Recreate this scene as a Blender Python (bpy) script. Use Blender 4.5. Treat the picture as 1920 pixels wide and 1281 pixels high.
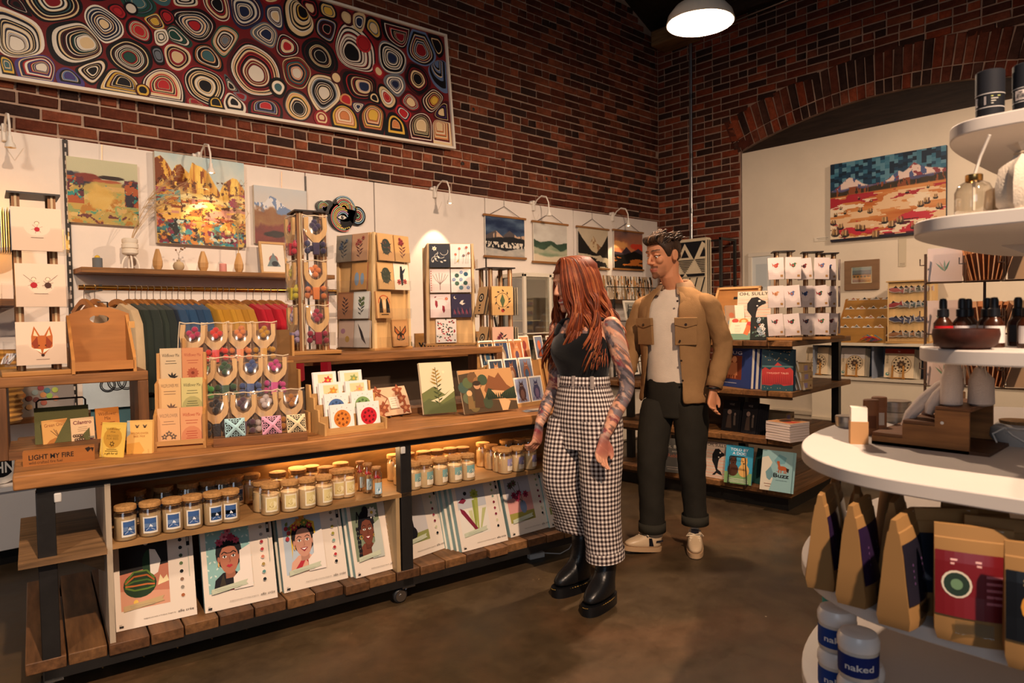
import bpy, math, random
import numpy as np
from mathutils import Matrix, Vector
random.seed(7)
for o in list(bpy.data.objects): bpy.data.objects.remove(o)
scn = bpy.context.scene
COL = scn.collection
# ------------------------------------------------------------------ camera
F_PX, CX, CY, EYE = 1280., 960., 640.5, 1.42
def nrm(v): return v/np.linalg.norm(v)
def camdir(x, y): return np.array([x-CX, F_PX, CY-y], float)
Xv = nrm(camdir(2354, 573)); Yv = camdir(-220, 615); Yv = nrm(Yv-Xv*(Xv@Yv)); Zv = np.cross(Xv, Yv)
RM = np.array([Xv, Yv, Zv])                      # camera axes -> room axes
EP = np.array([0, 0, EYE])
def ray(x, y): return RM@camdir(x, y)
def onZ(x, y, z): r = ray(x, y); return EP+r*((z-EYE)/r[2])
def onY(x, y, Y): r = ray(x, y); return EP+r*(Y/r[1])
def onX(x, y, X): r = ray(x, y); return EP+r*(X/r[0])
cam = bpy.data.cameras.new('camera'); camo = bpy.data.objects.new('camera', cam); COL.objects.link(camo)
r_, f_, u_ = RM[:, 0], RM[:, 1], RM[:, 2]
camo.matrix_world = Matrix(((r_[0], u_[0], -f_[0], 0), (r_[1], u_[1], -f_[1], 0), (r_[2], u_[2], -f_[2], EYE), (0, 0, 0, 1)))
cam.sensor_width = 36; cam.lens = 24; cam.clip_start = .05
cam.dof.use_dof = True; cam.dof.focus_distance = 3.6; cam.dof.aperture_fstop = 4.5
scn.camera = camo
# ------------------------------------------------------------------ light
scn.view_settings.view_transform = 'Standard'; scn.view_settings.look = 'None'
scn.view_settings.gamma = 1; scn.view_settings.exposure = 0.32; scn.view_settings.use_curve_mapping = False
w = bpy.data.worlds.new('world'); scn.world = w; w.use_nodes = True
w.node_tree.nodes['Background'].inputs[0].default_value = (.72, .74, .85, 1)
w.node_tree.nodes['Background'].inputs[1].default_value = .06
def light(name, kind, loc, power, col, size=.3, aim=None, **k):
    d = bpy.data.lights.new(name, kind); d.energy = power; d.color = col
    if kind == 'AREA':
        d.size = size
        if 'sy' in k: d.shape = 'RECTANGLE'; d.size_y = k['sy']
    else: d.shadow_soft_size = size
    if kind == 'SPOT': d.spot_size = math.radians(k.get('ang', 60)); d.spot_blend = k.get('blend', .4)
    o = bpy.data.objects.new(name, d); COL.objects.link(o); o.location = loc
    if aim is not None: o.rotation_euler = (Vector(aim)-Vector(loc)).to_track_quat('-Z', 'Y').to_euler()
    return o
WARM = (1, .71, .50); WARMER = (1, .62, .32); COOL = (.80, .88, 1)
# unseen warm lamps: a pendant behind the camera, the rest added to brighten walls
light('unseen_hall_light', 'SPOT', (.3, -1.5, 4.5), 1150, WARM, .06, (1.3, 2.6, .5), ang=80, blend=.9)
light('unseen_hall_light', 'SPOT', (-1.2, 1.2, 3.6), 190, (1, .80, .62), .16, (1.2, 5.0, 1.5), ang=100, blend=.9)
light('unseen_hall_light', 'SPOT', (5.2, 2.6, 4.2), 170, WARM, .16, (5.6, 4.6, .8), ang=80, blend=1.)
light('unseen_hall_light', 'SPOT', (5.4, -.8, 3.8), 420, WARM, .2, (7.7, 2.3, 1.4), ang=66, blend=1.)
# daylight from the shop windows behind the camera
light('shop_window', 'AREA', (-2.6, -1.2, 2.3), 24, COOL, 2.2, (1.5, 3.6, 1.2), sy=1.6)
# ------------------------------------------------------------------ helpers
_lin = {}
def lin(h):
    if not isinstance(h, str): return tuple(h)
    if h not in _lin:
        c = [int(h[i:i+2], 16)/255 for i in (0, 2, 4)]
        _lin[h] = tuple(x/12.92 if x <= .04045 else ((x+.055)/1.055)**2.4 for x in c)
    return _lin[h]
def mixc(a, b, t): a, b = lin(a), lin(b); return tuple(a[i]*(1-t)+b[i]*t for i in range(3))
def jit(c, k): c = lin(c); s = 1+random.uniform(-k, k); return tuple(min(1, x*s) for x in c)
def Tm(x=0, y=0, z=0, rz=0, rx=0, ry=0):
    return Matrix.Translation((x, y, z))@Matrix.Rotation(math.radians(rz), 4, 'Z')@Matrix.Rotation(math.radians(ry), 4, 'Y')@Matrix.Rotation(math.radians(rx), 4, 'X')
class MB:
    """collects coloured faces; build() links them as ONE mesh object"""
    def __init__(s, col='cccccc'): s.v = []; s.f = []; s.c = []; s.uvs = {}; s.col = col; s.M = None
    def add(s, vs, fs, col=None):
        n = len(s.v)
        if s.M is not None: vs = [s.M@Vector(p) for p in vs]
        s.v += [tuple(p) for p in vs]; c = lin(col or s.col)
        for f in fs: s.f.append([i+n for i in f]); s.c.append(c)
        return s
    def box(s, x0, y0, z0, x1, y1, z1, col=None):
        return s.add([(x0, y0, z0), (x1, y0, z0), (x1, y1, z0), (x0, y1, z0), (x0, y0, z1), (x1, y0, z1), (x1, y1, z1), (x0, y1, z1)],
              [(0, 3, 2, 1), (4, 5, 6, 7), (0, 1, 5, 4), (1, 2, 6, 5), (2, 3, 7, 6), (3, 0, 4, 7)], col)
    def bc(s, x, y, z, sx, sy, sz, col=None): return s.box(x-sx/2, y-sy/2, z-sz/2, x+sx/2, y+sy/2, z+sz/2, col)
    def loft(s, rings, col=None, closed=True, caps=True, cols=None):
        n = len(rings[0]); vs = [p for r in rings for p in r]; fs = []; b = len(s.f)
        for i in range(len(rings)-1):
            for j in range(n if closed else n-1):
                k = (j+1) % n; fs.append((i*n+j, i*n+k, (i+1)*n+k, (i+1)*n+j))
        if caps and closed: fs.append(tuple(range(n-1, -1, -1))); fs.append(tuple((len(rings)-1)*n+j for j in range(n)))
        s.add(vs, fs, col)
        if cols:
            m = n if closed else n-1
            for i in range(len(rings)-1):
                for j in range(m): s.c[b+i*m+j] = lin(cols[i])
        return s
    def lathe(s, prof, n=20, col=None, at=(0, 0, 0), cols=None, caps=True):
        R = [[(at[0]+r*math.cos(2*math.pi*j/n), at[1]+r*math.sin(2*math.pi*j/n), at[2]+z) for j in range(n)] for r, z in prof]
        return s.loft(R, col, True, caps, cols)
    def tube(s, pts, r=.003, n=6, col=None, caps=True, flat=1.):
        pts = [Vector(p) for p in pts]; N = len(pts); rr = r if isinstance(r, (list, tuple)) else [r]*N
        R = []; up = None
        for i, p in enumerate(pts):
            t = (pts[min(i+1, N-1)]-pts[max(i-1, 0)])
            if t.length < 1e-9: t = Vector((0, 0, 1))
            t.normalize()
            if up is None: up = Vector((0, 0, 1)) if abs(t.z) < .9 else Vector((0, 1, 0))
            a = t.cross(up)
            if a.length < 1e-6: a = t.cross(Vector((1, 0, 0)))
            a.normalize(); b = a.cross(t); up = b
            R.append([p+(a*math.cos(2*math.pi*j/n)+b*math.sin(2*math.pi*j/n)*flat)*rr[i] for j in range(n)])
        return s.loft(R, col, True, caps)
    def ball(s, c, r, n=10, col=None, sq=(1, 1, 1)):
        P = [(math.sin(math.pi*i/n), -math.cos(math.pi*i/n)) for i in range(n+1)]
        R = [[(c[0]+r*sq[0]*max(q, .02)*math.cos(2*math.pi*j/(2*n)), c[1]+r*sq[1]*max(q, .02)*math.sin(2*math.pi*j/(2*n)), c[2]+r*sq[2]*z) for j in range(2*n)] for q, z in P]
        return s.loft(R, col)
    def prism(s, out, y0, y1, col=None):          # outline in x,z extruded along y (front at y0)
        n = len(out); a = sum(out[i][0]*out[(i+1) % n][1]-out[(i+1) % n][0]*out[i][1] for i in range(n))
        if a < 0: out = out[::-1]
        vs = [(x, y0, z) for x, z in out]+[(x, y1, z) for x, z in out]
        fs = [tuple(range(n)), tuple(range(2*n-1, n-1, -1))]+[(i, i+n, (i+1) % n+n, (i+1) % n) for i in range(n)]
        return s.add(vs, fs, col)
    def slab(s, out, z0, z1, col=None):           # outline in x,y extruded along z
        n = len(out); a = sum(out[i][0]*out[(i+1) % n][1]-out[(i+1) % n][0]*out[i][1] for i in range(n))
        if a < 0: out = out[::-1]
        vs = [(x, y, z0) for x, y in out]+[(x, y, z1) for x, y in out]
        fs = [tuple(range(n-1, -1, -1)), tuple(range(n, 2*n))]+[(i, (i+1) % n, (i+1) % n+n, i+n) for i in range(n)]
        return s.add(vs, fs, col)
    def build(s, name, mat='paper', parent=None, label=None, cat=None, group=None, kind=None, bev=0, M=None, uv=None, sharp=.7, post=None):
        me = bpy.data.meshes.new(name); me.from_pydata(s.v, [], s.f); 
        ca = me.attributes.new('Col', 'FLOAT_COLOR', 'CORNER')
        arr = np.ones((len(me.loops), 4), np.float32)
        if len(s.f): arr[:, :3] = np.repeat(np.array(s.c, np.float32), [len(f) for f in s.f], axis=0)
        ca.data.foreach_set('color', arr.ravel())
        if uv is not None:
            ul = me.uv_layers.new(name='UVMap'); li = np.zeros(len(me.loops), np.int32); me.loops.foreach_get('vertex_index', li)
            ul.data.foreach_set('uv', np.array(uv, np.float32)[li].ravel())
        me.materials.append(mat if not isinstance(mat, str) else MAT[mat])
        me.shade_smooth(); me.set_sharp_from_angle(angle=sharp); me.update()
        return link(name, me, parent, label, cat, group, kind, bev, M)
def link(name, me, parent=None, label=None, cat=None, group=None, kind=None, bev=0, M=None):
    o = bpy.data.objects.new(name, me); COL.objects.link(o)
    if parent is not None: o.parent = parent
    if M is not None: o.matrix_local = M
    if bev:
        b = o.modifiers.new('bevel', 'BEVEL'); b.width = bev; b.segments = 2; b.limit_method = 'ANGLE'
    return tag(o, label, cat, group, kind)
def tag(o, label=None, cat=None, group=None, kind=None):
    for k, x in (('label', label), ('category', cat), ('group', group), ('kind', kind)):
        if x: o[k] = x
    return o
def thing(name, label, cat, M, group=None):
    o = bpy.data.objects.new(name, None); COL.objects.link(o); o.matrix_world = M; o.empty_display_size = .05
    return tag(o, label, cat, group)
def dup(root, M, label=None, group=None):
    r = root.copy(); COL.objects.link(r); r.matrix_world = M
    if label: r['label'] = label
    if group: r['group'] = group
    for ch in list(root.children):
        c = ch.copy(); COL.objects.link(c); c.parent = r
        for g in list(ch.children):
            e = g.copy(); COL.objects.link(e); e.parent = c
    return r
# --- flat print: layered coloured shapes a fraction of a millimetre above a surface
_txt = {}
def textgeo(t, bold=0.):
    if (t, bold) not in _txt:
        cu = bpy.data.curves.new('t', 'FONT'); cu.body = t; cu.size = 1; cu.resolution_u = 2; cu.offset = bold
        o = bpy.data.objects.new('t', cu); COL.objects.link(o)
        dg = bpy.context.evaluated_depsgraph_get(); e = o.evaluated_get(dg); m = e.to_mesh()
        vs = [(v.co.x, v.co.y) for v in m.vertices]; fs = [tuple(p.vertices) for p in m.polygons]
        e.to_mesh_clear(); bpy.data.objects.remove(o); bpy.data.curves.remove(cu)
        _txt[(t, bold)] = (vs, fs)
    return _txt[(t, bold)]
class Pr:
    def __init__(s, mb, org, U=(1, 0, 0), V=(0, 0, 1), w=1, h=1, eps=.00012):
        s.mb = mb; s.o = Vector(org); s.U = Vector(U)*w; s.V = Vector(V)*h; s.N = Vector(U).cross(Vector(V)).normalized(); s.k = 1; s.e = eps; s.as_ = w/h
    def pt(s, x, y): return s.o+s.U*x+s.V*y+s.N*(s.e*s.k)
    def poly(s, pts, col):
        a = sum(pts[i][0]*pts[(i+1) % len(pts)][1]-pts[(i+1) % len(pts)][0]*pts[i][1] for i in range(len(pts)))
        if a < 0: pts = pts[::-1]
        s.mb.add([s.pt(*p) for p in pts], [tuple(range(len(pts)))], col); s.k += 1; return s
    def rect(s, x0, y0, x1, y1, col): return s.poly([(x0, y0), (x1, y0), (x1, y1), (x0, y1)], col)
    def ell(s, cx, cy, rx, ry=None, col='000000', rot=0, n=14):
        ry = rx*s.as_ if ry is None else ry; c, d = math.cos(rot), math.sin(rot); P = []
        for j in range(n):
            a = 2*math.pi*j/n; x, y = rx*math.cos(a), ry*math.sin(a); P.append((cx+x*c-y*d/s.as_ if rot else cx+x, cy+x*d*s.as_+y*c if rot else cy+y))
        return s.poly(P, col)
    def line(s, pts, wd, col):                    # wd in units of width
        h = wd/2
        for i in range(len(pts)-1):
            (x0, y0), (x1, y1) = pts[i], pts[i+1]; dx, dy = (x1-x0)*s.as_, (y1-y0); L = math.hypot(dx, dy) or 1
            ox, oy = -dy/L*h, dx/L*h*s.as_
            s.mb.add([s.pt(x0-ox, y0-oy), s.pt(x1-ox, y1-oy), s.pt(x1+ox, y1+oy), s.pt(x0+ox, y0+oy)], [(0, 1, 2, 3)], col)
        s.k += 1; return s
    def arc(s, cx, cy, r, a0, a1, wd, col, n=8):
        return s.line([(cx+r*math.cos(a0+(a1-a0)*i/n), cy+r*s.as_*math.sin(a0+(a1-a0)*i/n)) for i in range(n+1)], wd, col)
    def text(s, t, x, y, size, col, width=None, bold=0., center=False):   # size = cap height in units of h
        vs, fs = textgeo(t, bold)
        if not vs: return s
        xs = [p[0] for p in vs]; k = size/.7; kx = k/s.as_
        if width: kx = width/(max(xs)-min(xs))
        x0 = x-(max(xs)+min(xs))/2*kx if center else x-min(xs)*kx
        s.mb.add([s.pt(x0+px*kx, y+py*k) for px, py in vs], fs, col); s.k += 1; return s
    def leaf(s, x, y, L, ang, wd, col):
        c, d = math.cos(ang), math.sin(ang); P = []
        for t, q in ((0, 0), (.3, wd), (.65, wd*.8), (1, 0), (.65, -wd*.8), (.3, -wd)):
            P.append((x+(t*L*c-q*d), y+(t*L*d+q*c)*s.as_))
        return s.poly(P, col)
    def flower(s, x, y, r, col, c2='e0b040', n=6):
        for i in range(n): s.leaf(x, y, r, 2*math.pi*i/n+.3, r*.3, col)
        return s.ell(x, y, r*.28, None, c2, n=8)
    def scribble(s, x, y, w_, rows, pitch, col, h=.006):
        for i in range(rows):
            L = w_*random.uniform(.7, 1); s.rect(x-L/2, y-i*pitch, x+L/2, y-i*pitch+h, col); s.k -= 1
        s.k += 1; return s
def card(mb, w_, h_, t=.002, col='efe3d2', org=(0, 0, 0)):
    """upright card, front face at -y; returns a Pr for its front"""
    x, y, z = org; mb.box(x-w_/2, y, z, x+w_/2, y+t, z+h_, col)
    return Pr(mb, (x-w_/2, y, z), (1, 0, 0), (0, 0, 1), w_, h_)
# ------------------------------------------------------------------ materials
MAT = {}
def nd(nt, t, **k):
    n = nt.nodes.new(t)
    for a, b in k.items():
        if a.startswith('i_'): n.inputs[a[2:].replace('_', ' ')].default_value = b
        else: setattr(n, a, b)
    return n
def mat(name, rough=.6, metal=0., spec=.4, bump=0., bscale=60., sheen=0., coat=0., trans=0., ior=1.45, var=0., vscale=8., emit=0., sss=0.):
    m = bpy.data.materials.new(name); m.use_nodes = True; nt = m.node_tree; b = nt.nodes['Principled BSDF']
    a = nd(nt, 'ShaderNodeAttribute', attribute_name='Col'); out = a.outputs['Color']
    b.inputs['Roughness'].default_value = rough; b.inputs['Metallic'].default_value = metal; b.inputs['Specular IOR Level'].default_value = spec
    b.inputs['IOR'].default_value = ior; b.inputs['Transmission Weight'].default_value = trans; b.inputs['Coat Weight'].default_value = coat
    b.inputs['Sheen Weight'].default_value = sheen; b.inputs['Subsurface Weight'].default_value = sss
    if sss: b.inputs['Subsurface Radius'].default_value = (.02, .008, .004)
    tc = nd(nt, 'ShaderNodeTexCoord')
    if var:
        n = nd(nt, 'ShaderNodeTexNoise', i_Scale=vscale, i_Detail=6., i_Roughness=.65); nt.links.new(tc.outputs['Object'], n.inputs['Vector'])
        mr = nd(nt, 'ShaderNodeMapRange', i_From_Min=.3, i_From_Max=.7, i_To_Min=1-var, i_To_Max=1+var*.6); nt.links.new(n.outputs['Fac'], mr.inputs['Value'])
        mx = nd(nt, 'ShaderNodeVectorMath', operation='SCALE'); nt.links.new(out, mx.inputs[0]); nt.links.new(mr.outputs[0], mx.inputs['Scale']); out = mx.outputs[0]
    nt.links.new(out, b.inputs['Base Color'])
    if emit: nt.links.new(out, b.inputs['Emission Color']); b.inputs['Emission Strength'].default_value = emit
    if bump:
        n = nd(nt, 'ShaderNodeTexNoise', i_Scale=bscale, i_Detail=4.); nt.links.new(tc.outputs['Object'], n.inputs['Vector'])
        bp = nd(nt, 'ShaderNodeBump', i_Strength=bump, i_Distance=.01); nt.links.new(n.outputs['Fac'], bp.inputs['Height']); nt.links.new(bp.outputs[0], b.inputs['Normal'])
    MAT[name] = m; return m
def woodmat(name, axis='X', scale=3., stretch=12., amt=.55, rough=.55, rings=0., knots=0.):
    m = mat(name, rough); nt = m.node_tree; b = nt.nodes['Principled BSDF']
    a = [n for n in nt.nodes if n.type == 'ATTRIBUTE'][0]; tc = [n for n in nt.nodes if n.type == 'TEX_COORD'][0]
    mp = nd(nt, 'ShaderNodeMapping'); k = [stretch]*3; k['XYZ'.index(axis)] = 1.; mp.inputs['Scale'].default_value = k
    nt.links.new(tc.outputs['Object'], mp.inputs['Vector'])
    n = nd(nt, 'ShaderNodeTexNoise', i_Scale=scale, i_Detail=8., i_Roughness=.6, i_Distortion=rings); nt.links.new(mp.outputs[0], n.inputs['Vector'])
    r = nd(nt, 'ShaderNodeMapRange', i_From_Min=.3, i_From_Max=.72, i_To_Min=1-amt, i_To_Max=1+amt*.45); nt.links.new(n.outputs['Fac'], r.inputs['Value'])
    n2 = nd(nt, 'ShaderNodeTexNoise', i_Scale=2.2, i_Detail=3.); nt.links.new(tc.outputs['Object'], n2.inputs['Vector'])
    r2 = nd(nt, 'ShaderNodeMapRange', i_From_Min=.3, i_From_Max=.7, i_To_Min=.8, i_To_Max=1.15); nt.links.new(n2.outputs['Fac'], r2.inputs['Value'])
    mu = nd(nt, 'ShaderNodeMath', operation='MULTIPLY'); nt.links.new(r.outputs[0], mu.inputs[0]); nt.links.new(r2.outputs[0], mu.inputs[1]); fac = mu.outputs[0]
    if knots:
        vo = nd(nt, 'ShaderNodeTexVoronoi', i_Scale=knots); mp2 = nd(nt, 'ShaderNodeMapping'); k = [2.2]*3; k['XYZ'.index(axis)] = 1.; mp2.inputs['Scale'].default_value = k
        nt.links.new(tc.outputs['Object'], mp2.inputs['Vector']); nt.links.new(mp2.outputs[0], vo.inputs['Vector'])
        r3 = nd(nt, 'ShaderNodeMapRange', i_From_Min=.05, i_From_Max=.13, i_To_Min=.35, i_To_Max=1.); nt.links.new(vo.outputs['Distance'], r3.inputs['Value'])
        m3 = nd(nt, 'ShaderNodeMath', operation='MULTIPLY'); nt.links.new(fac, m3.inputs[0]); nt.links.new(r3.outputs[0], m3.inputs[1]); fac = m3.outputs[0]
    sc = nd(nt, 'ShaderNodeVectorMath', operation='SCALE'); nt.links.new(a.outputs['Color'], sc.inputs[0]); nt.links.new(fac, sc.inputs['Scale'])
    nt.links.new(sc.outputs[0], b.inputs['Base Color'])
    bp = nd(nt, 'ShaderNodeBump', i_Strength=.25, i_Distance=.004); nt.links.new(n.outputs['Fac'], bp.inputs['Height']); nt.links.new(bp.outputs[0], b.inputs['Normal'])
    return m
mat('paper', .65, spec=.25); mat('gloss', .25, spec=.5); mat('plastic', .4); mat('chalk', .9, spec=.1, bump=.1, bscale=300)
mat('white', .55, spec=.3, var=.04, vscale=2.); mat('wall', .7, spec=.2, var=.05, vscale=3., bump=.05, bscale=120)
mat('metal', .3, metal=1.); mat('steel', .42, spec=.5, var=.25, vscale=14., bump=.05); mat('brass', .25, metal=1.)
mat('fabric', .9, spec=.1, bump=.25, bscale=260, sheen=.2, var=.12, vscale=5.); mat('leather', .35, spec=.5, bump=.1, bscale=90)
mat('canvasw', .55, spec=.3, bump=.12, bscale=350); mat('felt', .95, spec=.05, bump=.5, bscale=500, sheen=.3)
mat('wax', .5, spec=.3, sss=.2); mat('cork', .85, spec=.1, var=.35, vscale=90., bump=.3, bscale=200)
mat('paint', .4, spec=.4, bump=.15, bscale=160); mat('glow', .5, emit=14.); mat('led', .5, emit=22.); mat('softglow', .5, emit=3.0)
mat('brick', .85, spec=.15, var=.5, vscale=11., bump=.5, bscale=70); mat('mortar', .95, spec=.05, var=.25, vscale=5., bump=.5, bscale=50)
woodmat('woodX', 'X', 3., 11., .6, knots=2.3); woodmat('woodY', 'Y', 3., 11., .6); woodmat('woodZ', 'Z', 3., 11., .5)
woodmat('lightX', 'X', 2.2, 9., .22, .5); woodmat('lightZ', 'Z', 2.2, 9., .22, .5); woodmat('ply', 'X', 1.3, 5., .45, .55, rings=1.6)
woodmat('bamboo', 'Z', 5., 16., .3, .4); woodmat('plyZ', 'Z', 1.6, 4., .3, .55, rings=1.2)
def clear(name, tint=(1, 1, 1), refl=.12, rough=.03, base=.0, bcol=(1, 1, 1)):
    m = bpy.data.materials.new(name); m.use_nodes = True; nt = m.node_tree; nt.nodes.clear()
    o = nd(nt, 'ShaderNodeOutputMaterial'); t = nd(nt, 'ShaderNodeBsdfTransparent'); t.inputs[0].default_value = (*tint, 1)
    g = nd(nt, 'ShaderNodeBsdfGlossy'); g.inputs['Roughness'].default_value = rough
    lw = nd(nt, 'ShaderNodeLayerWeight', i_Blend=.25); mr = nd(nt, 'ShaderNodeMapRange', i_To_Min=refl*.4, i_To_Max=min(1, refl*4.5)); nt.links.new(lw.outputs['Facing'], mr.inputs['Value'])
    mx = nd(nt, 'ShaderNodeMixShader'); nt.links.new(mr.outputs[0], mx.inputs[0]); nt.links.new(t.outputs[0], mx.inputs[1]); nt.links.new(g.outputs[0], mx.inputs[2])
    last = mx
    if base:
        d = nd(nt, 'ShaderNodeBsdfDiffuse'); d.inputs[0].default_value = (*bcol, 1); m2 = nd(nt, 'ShaderNodeMixShader'); m2.inputs[0].default_value = base
        nt.links.new(mx.outputs[0], m2.inputs[1]); nt.links.new(d.outputs[0], m2.inputs[2]); last = m2
    nt.links.new(last.outputs[0], o.inputs[0]); MAT[name] = m
clear('acrylic', (.98, .98, .98), .06); clear('glass', (.93, .96, .95), .2); clear('cello', (.99, .985, .98), .055, .12, .02)
clear('jarglass', (.95, .92, .86), .22); clear('amber', (.35, .12, .03), .3)
# ================================================================== SETTING
WX, WY = 7.7, 5.44                                # right wall face, left wall (brick) face
def eave(X): return 5.09+.45*(WX-X)
# floor: polished stained concrete
def concrete():
    m = mat('concrete', .38, spec=.45); nt = m.node_tree; b = nt.nodes['Principled BSDF']; tc = [n for n in nt.nodes if n.type == 'TEX_COORD'][0]
    n1 = nd(nt, 'ShaderNodeTexNoise', i_Scale=.9, i_Detail=6., i_Roughness=.6, i_Distortion=.6); n2 = nd(nt, 'ShaderNodeTexNoise', i_Scale=7., i_Detail=8., i_Roughness=.7)
    n3 = nd(nt, 'ShaderNodeTexVoronoi', i_Scale=9.)
    for n in (n1, n2, n3): nt.links.new(tc.outputs['Object'], n.inputs['Vector'])
    cr = nd(nt, 'ShaderNodeValToRGB'); nt.links.new(n1.outputs['Fac'], cr.inputs[0]); e = cr.color_ramp.elements
    e[0].position = .3; e[0].color = (*lin('3a2e22'), 1); e[1].position = .7; e[1].color = (*lin('66482f'), 1)
    q = cr.color_ramp.elements.new(.5); q.color = (*lin('4e3e29'), 1)
    mr = nd(nt, 'ShaderNodeMapRange', i_From_Min=.3, i_From_Max=.75, i_To_Min=.6, i_To_Max=1.2); nt.links.new(n2.outputs['Fac'], mr.inputs['Value'])
    sc = nd(nt, 'ShaderNodeVectorMath', operation='SCALE'); nt.links.new(cr.outputs[0], sc.inputs[0]); nt.links.new(mr.outputs[0], sc.inputs['Scale'])
    # small pale chips in the surface
    lt = nd(nt, 'ShaderNodeMapRange', i_From_Min=.035, i_From_Max=.05, i_To_Min=1., i_To_Max=0.); nt.links.new(n3.outputs['Distance'], lt.inputs['Value'])
    gt = nd(nt, 'ShaderNodeMath', operation='GREATER_THAN'); gt.inputs[1].default_value = .93
    sp = nd(nt, 'ShaderNodeSeparateColor'); nt.links.new(n3.outputs['Color'], sp.inputs[0]); nt.links.new(sp.outputs[0], gt.inputs[0])
    mm = nd(nt, 'ShaderNodeMath', operation='MULTIPLY'); nt.links.new(lt.outputs[0], mm.inputs[0]); nt.links.new(gt.outputs[0], mm.inputs[1])
    mx = nd(nt, 'ShaderNodeMix', data_type='RGBA'); nt.links.new(mm.outputs[0], mx.inputs[0]); nt.links.new(sc.outputs[0], mx.inputs[6]); mx.inputs[7].default_value = (*lin('b8a890'), 1)
    nt.links.new(mx.outputs[2], b.inputs['Base Color'])
    r2 = nd(nt, 'ShaderNodeMapRange', i_To_Min=.22, i_To_Max=.6); nt.links.new(n2.outputs['Fac'], r2.inputs['Value']); nt.links.new(r2.outputs[0], b.inputs['Roughness'])
    bp = nd(nt, 'ShaderNodeBump', i_Strength=.12, i_Distance=.01); nt.links.new(n2.outputs['Fac'], bp.inputs['Height']); nt.links.new(bp.outputs[0], b.inputs['Normal'])
concrete()
MB().box(-4, -5, -.1, 8.2, 5.9, 0).build('floor', 'concrete', kind='structure')
# roof: dark boards on rafters, sloping down to the right wall
roof = MB('2a221c').add([(-4, -5, eave(-4)), (8.2, -5, eave(8.2)), (8.2, 5.9, eave(8.2)), (-4, 5.9, eave(-4)), (-4, -5, eave(-4)+.1), (8.2, -5, eave(8.2)+.1), (8.2, 5.9, eave(8.2)+.1), (-4, 5.9, eave(-4)+.1)],
    [(0, 3, 2, 1), (4, 5, 6, 7), (0, 1, 5, 4), (1, 2, 6, 5), (2, 3, 7, 6), (3, 0, 4, 7)]).build('ceiling', 'woodX', kind='structure')
sl = math.degrees(math.atan(.45))
for i, yy in enumerate((4.62, 3.5, 2.4, 1.3, .2)):
    m = MB('4a3826' if i else '6b4a2c'); m.M = Tm(WX, yy, eave(WX)-.16, ry=sl); m.box(-7, -.05, 0, .2, .05, .15)
    m.build('rafter', 'woodX', roof)
MB('8a6a46').box(WX-.34, 4.78, 4.86, WX+.1, 5.30, 5.06).build('beam_end', 'woodY', roof, bev=.02)
MB('3a2c20').box(WX-.12, -4, 5.0, WX+.2, 4.78, 5.16).build('wall_plate', 'woodY', roof)
# brick walls -------------------------------------------------------
BC = ['6b3828', '5e3124', '743f2e', '5a2e22', '7d4430', '4c2a20', '864a32', '663626', '3a2823', '4a3028', '8a4c34', '553024']
BR = ['7a3a26', '8a4028', '6c3222', '93492f', '5a2c20', '823c26', '9a5a40', '70362a']
def brickmesh(i, L, h, d, pal, lay=0):
    rnd = random.Random(i); m = MB(jit(pal[i % len(pal)], .12)); j = lambda a: rnd.uniform(-a, a); B = .006
    f = [(-L/2+B+j(.004), -d+j(.003), B+j(.003)), (L/2-B+j(.004), -d+j(.003), B+j(.003)), (L/2-B+j(.004), -d+j(.003), h-B+j(.003)), (-L/2+B+j(.004), -d+j(.003), h-B+j(.003))]
    s_ = [(p[0]+B*(1 if p[0] > 0 else -1), -d+.006, p[2]+B*(1 if p[2] > h/2 else -1)) for p in f]
    b = [(p[0], .01, p[2]) for p in s_]
    m.add(f+s_+b, [(0, 1, 2, 3)]+[(k, k+4, (k+1) % 4+4, (k+1) % 4) for k in range(4)]+[(k+4, k+8, (k+1) % 4+8, (k+1) % 4+4) for k in range(4)])
    return m
def lay_bricks(wall, items, pal, toworld, rootM, joint):
    """items: (x, z, L, h, rot) in wall coordinates, x along the wall, front to -y"""
    def vis(it):
        p = toworld(it[0], it[1]); q = RM.T@(np.array(p)-EP)
        if q[1] < .3: return -1
        x, y = CX+F_PX*q[0]/q[1], CY-F_PX*q[2]/q[1]
        return it[2]/(q[1]**2) if -40 < x < 1960 and -30 < y < 1250 else -1
    order = sorted(items, key=vis, reverse=True); cache = {}; rest = MB(); nn = 0
    for k, it in enumerate(order):
        x, z, L, h, rot = it; key = (round(L, 3), round(h, 3), random.randrange(14))
        if key not in cache:
            mb = brickmesh(key[2]+int(L*7000), L, h, .016, pal); cache[key] = (mb, None)
        mb, me = cache[key]; M = rootM@Matrix.Translation((x, 0, z))@Matrix.Rotation(rot, 4, 'Y')
        if k < 300 and vis(it) > 0:
            if me is None:
                o = mb.build('brick', 'brick', wall, M=M); cache[key] = (mb, o.data)
            else: link('brick', me, wall, M=M)
        else:
            n0 = len(rest.v); rest.v += [tuple(M@Vector(p)) for p in mb.v]; rest.f += [[i+n0 for i in f] for f in mb.f]; rest.c += mb.c
    rest.build('brick_courses', 'brick', wall, kind='stuff')
PITCH, LEN, JT = .083, .236, .016
ZP = 2.66                                         # top of the white display panels
lw = MB('b89c88'); n_ = 24                        # left wall body with the gable line of the roof
lw.add([(-1.5, WY, 0), (8.1, WY, 0), (8.1, WY, eave(8.1)), (-1.5, WY, eave(-1.5)), (-1.5, 5.85, 0), (8.1, 5.85, 0), (8.1, 5.85, eave(8.1)), (-1.5, 5.85, eave(-1.5))],
    [(0, 1, 2, 3), (5, 4, 7, 6), (1, 5, 6, 2), (4, 0, 3, 7)])
wall_left = lw.build('wall_left', 'mortar', kind='structure')
items = []; rb = random.Random(3)
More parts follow.
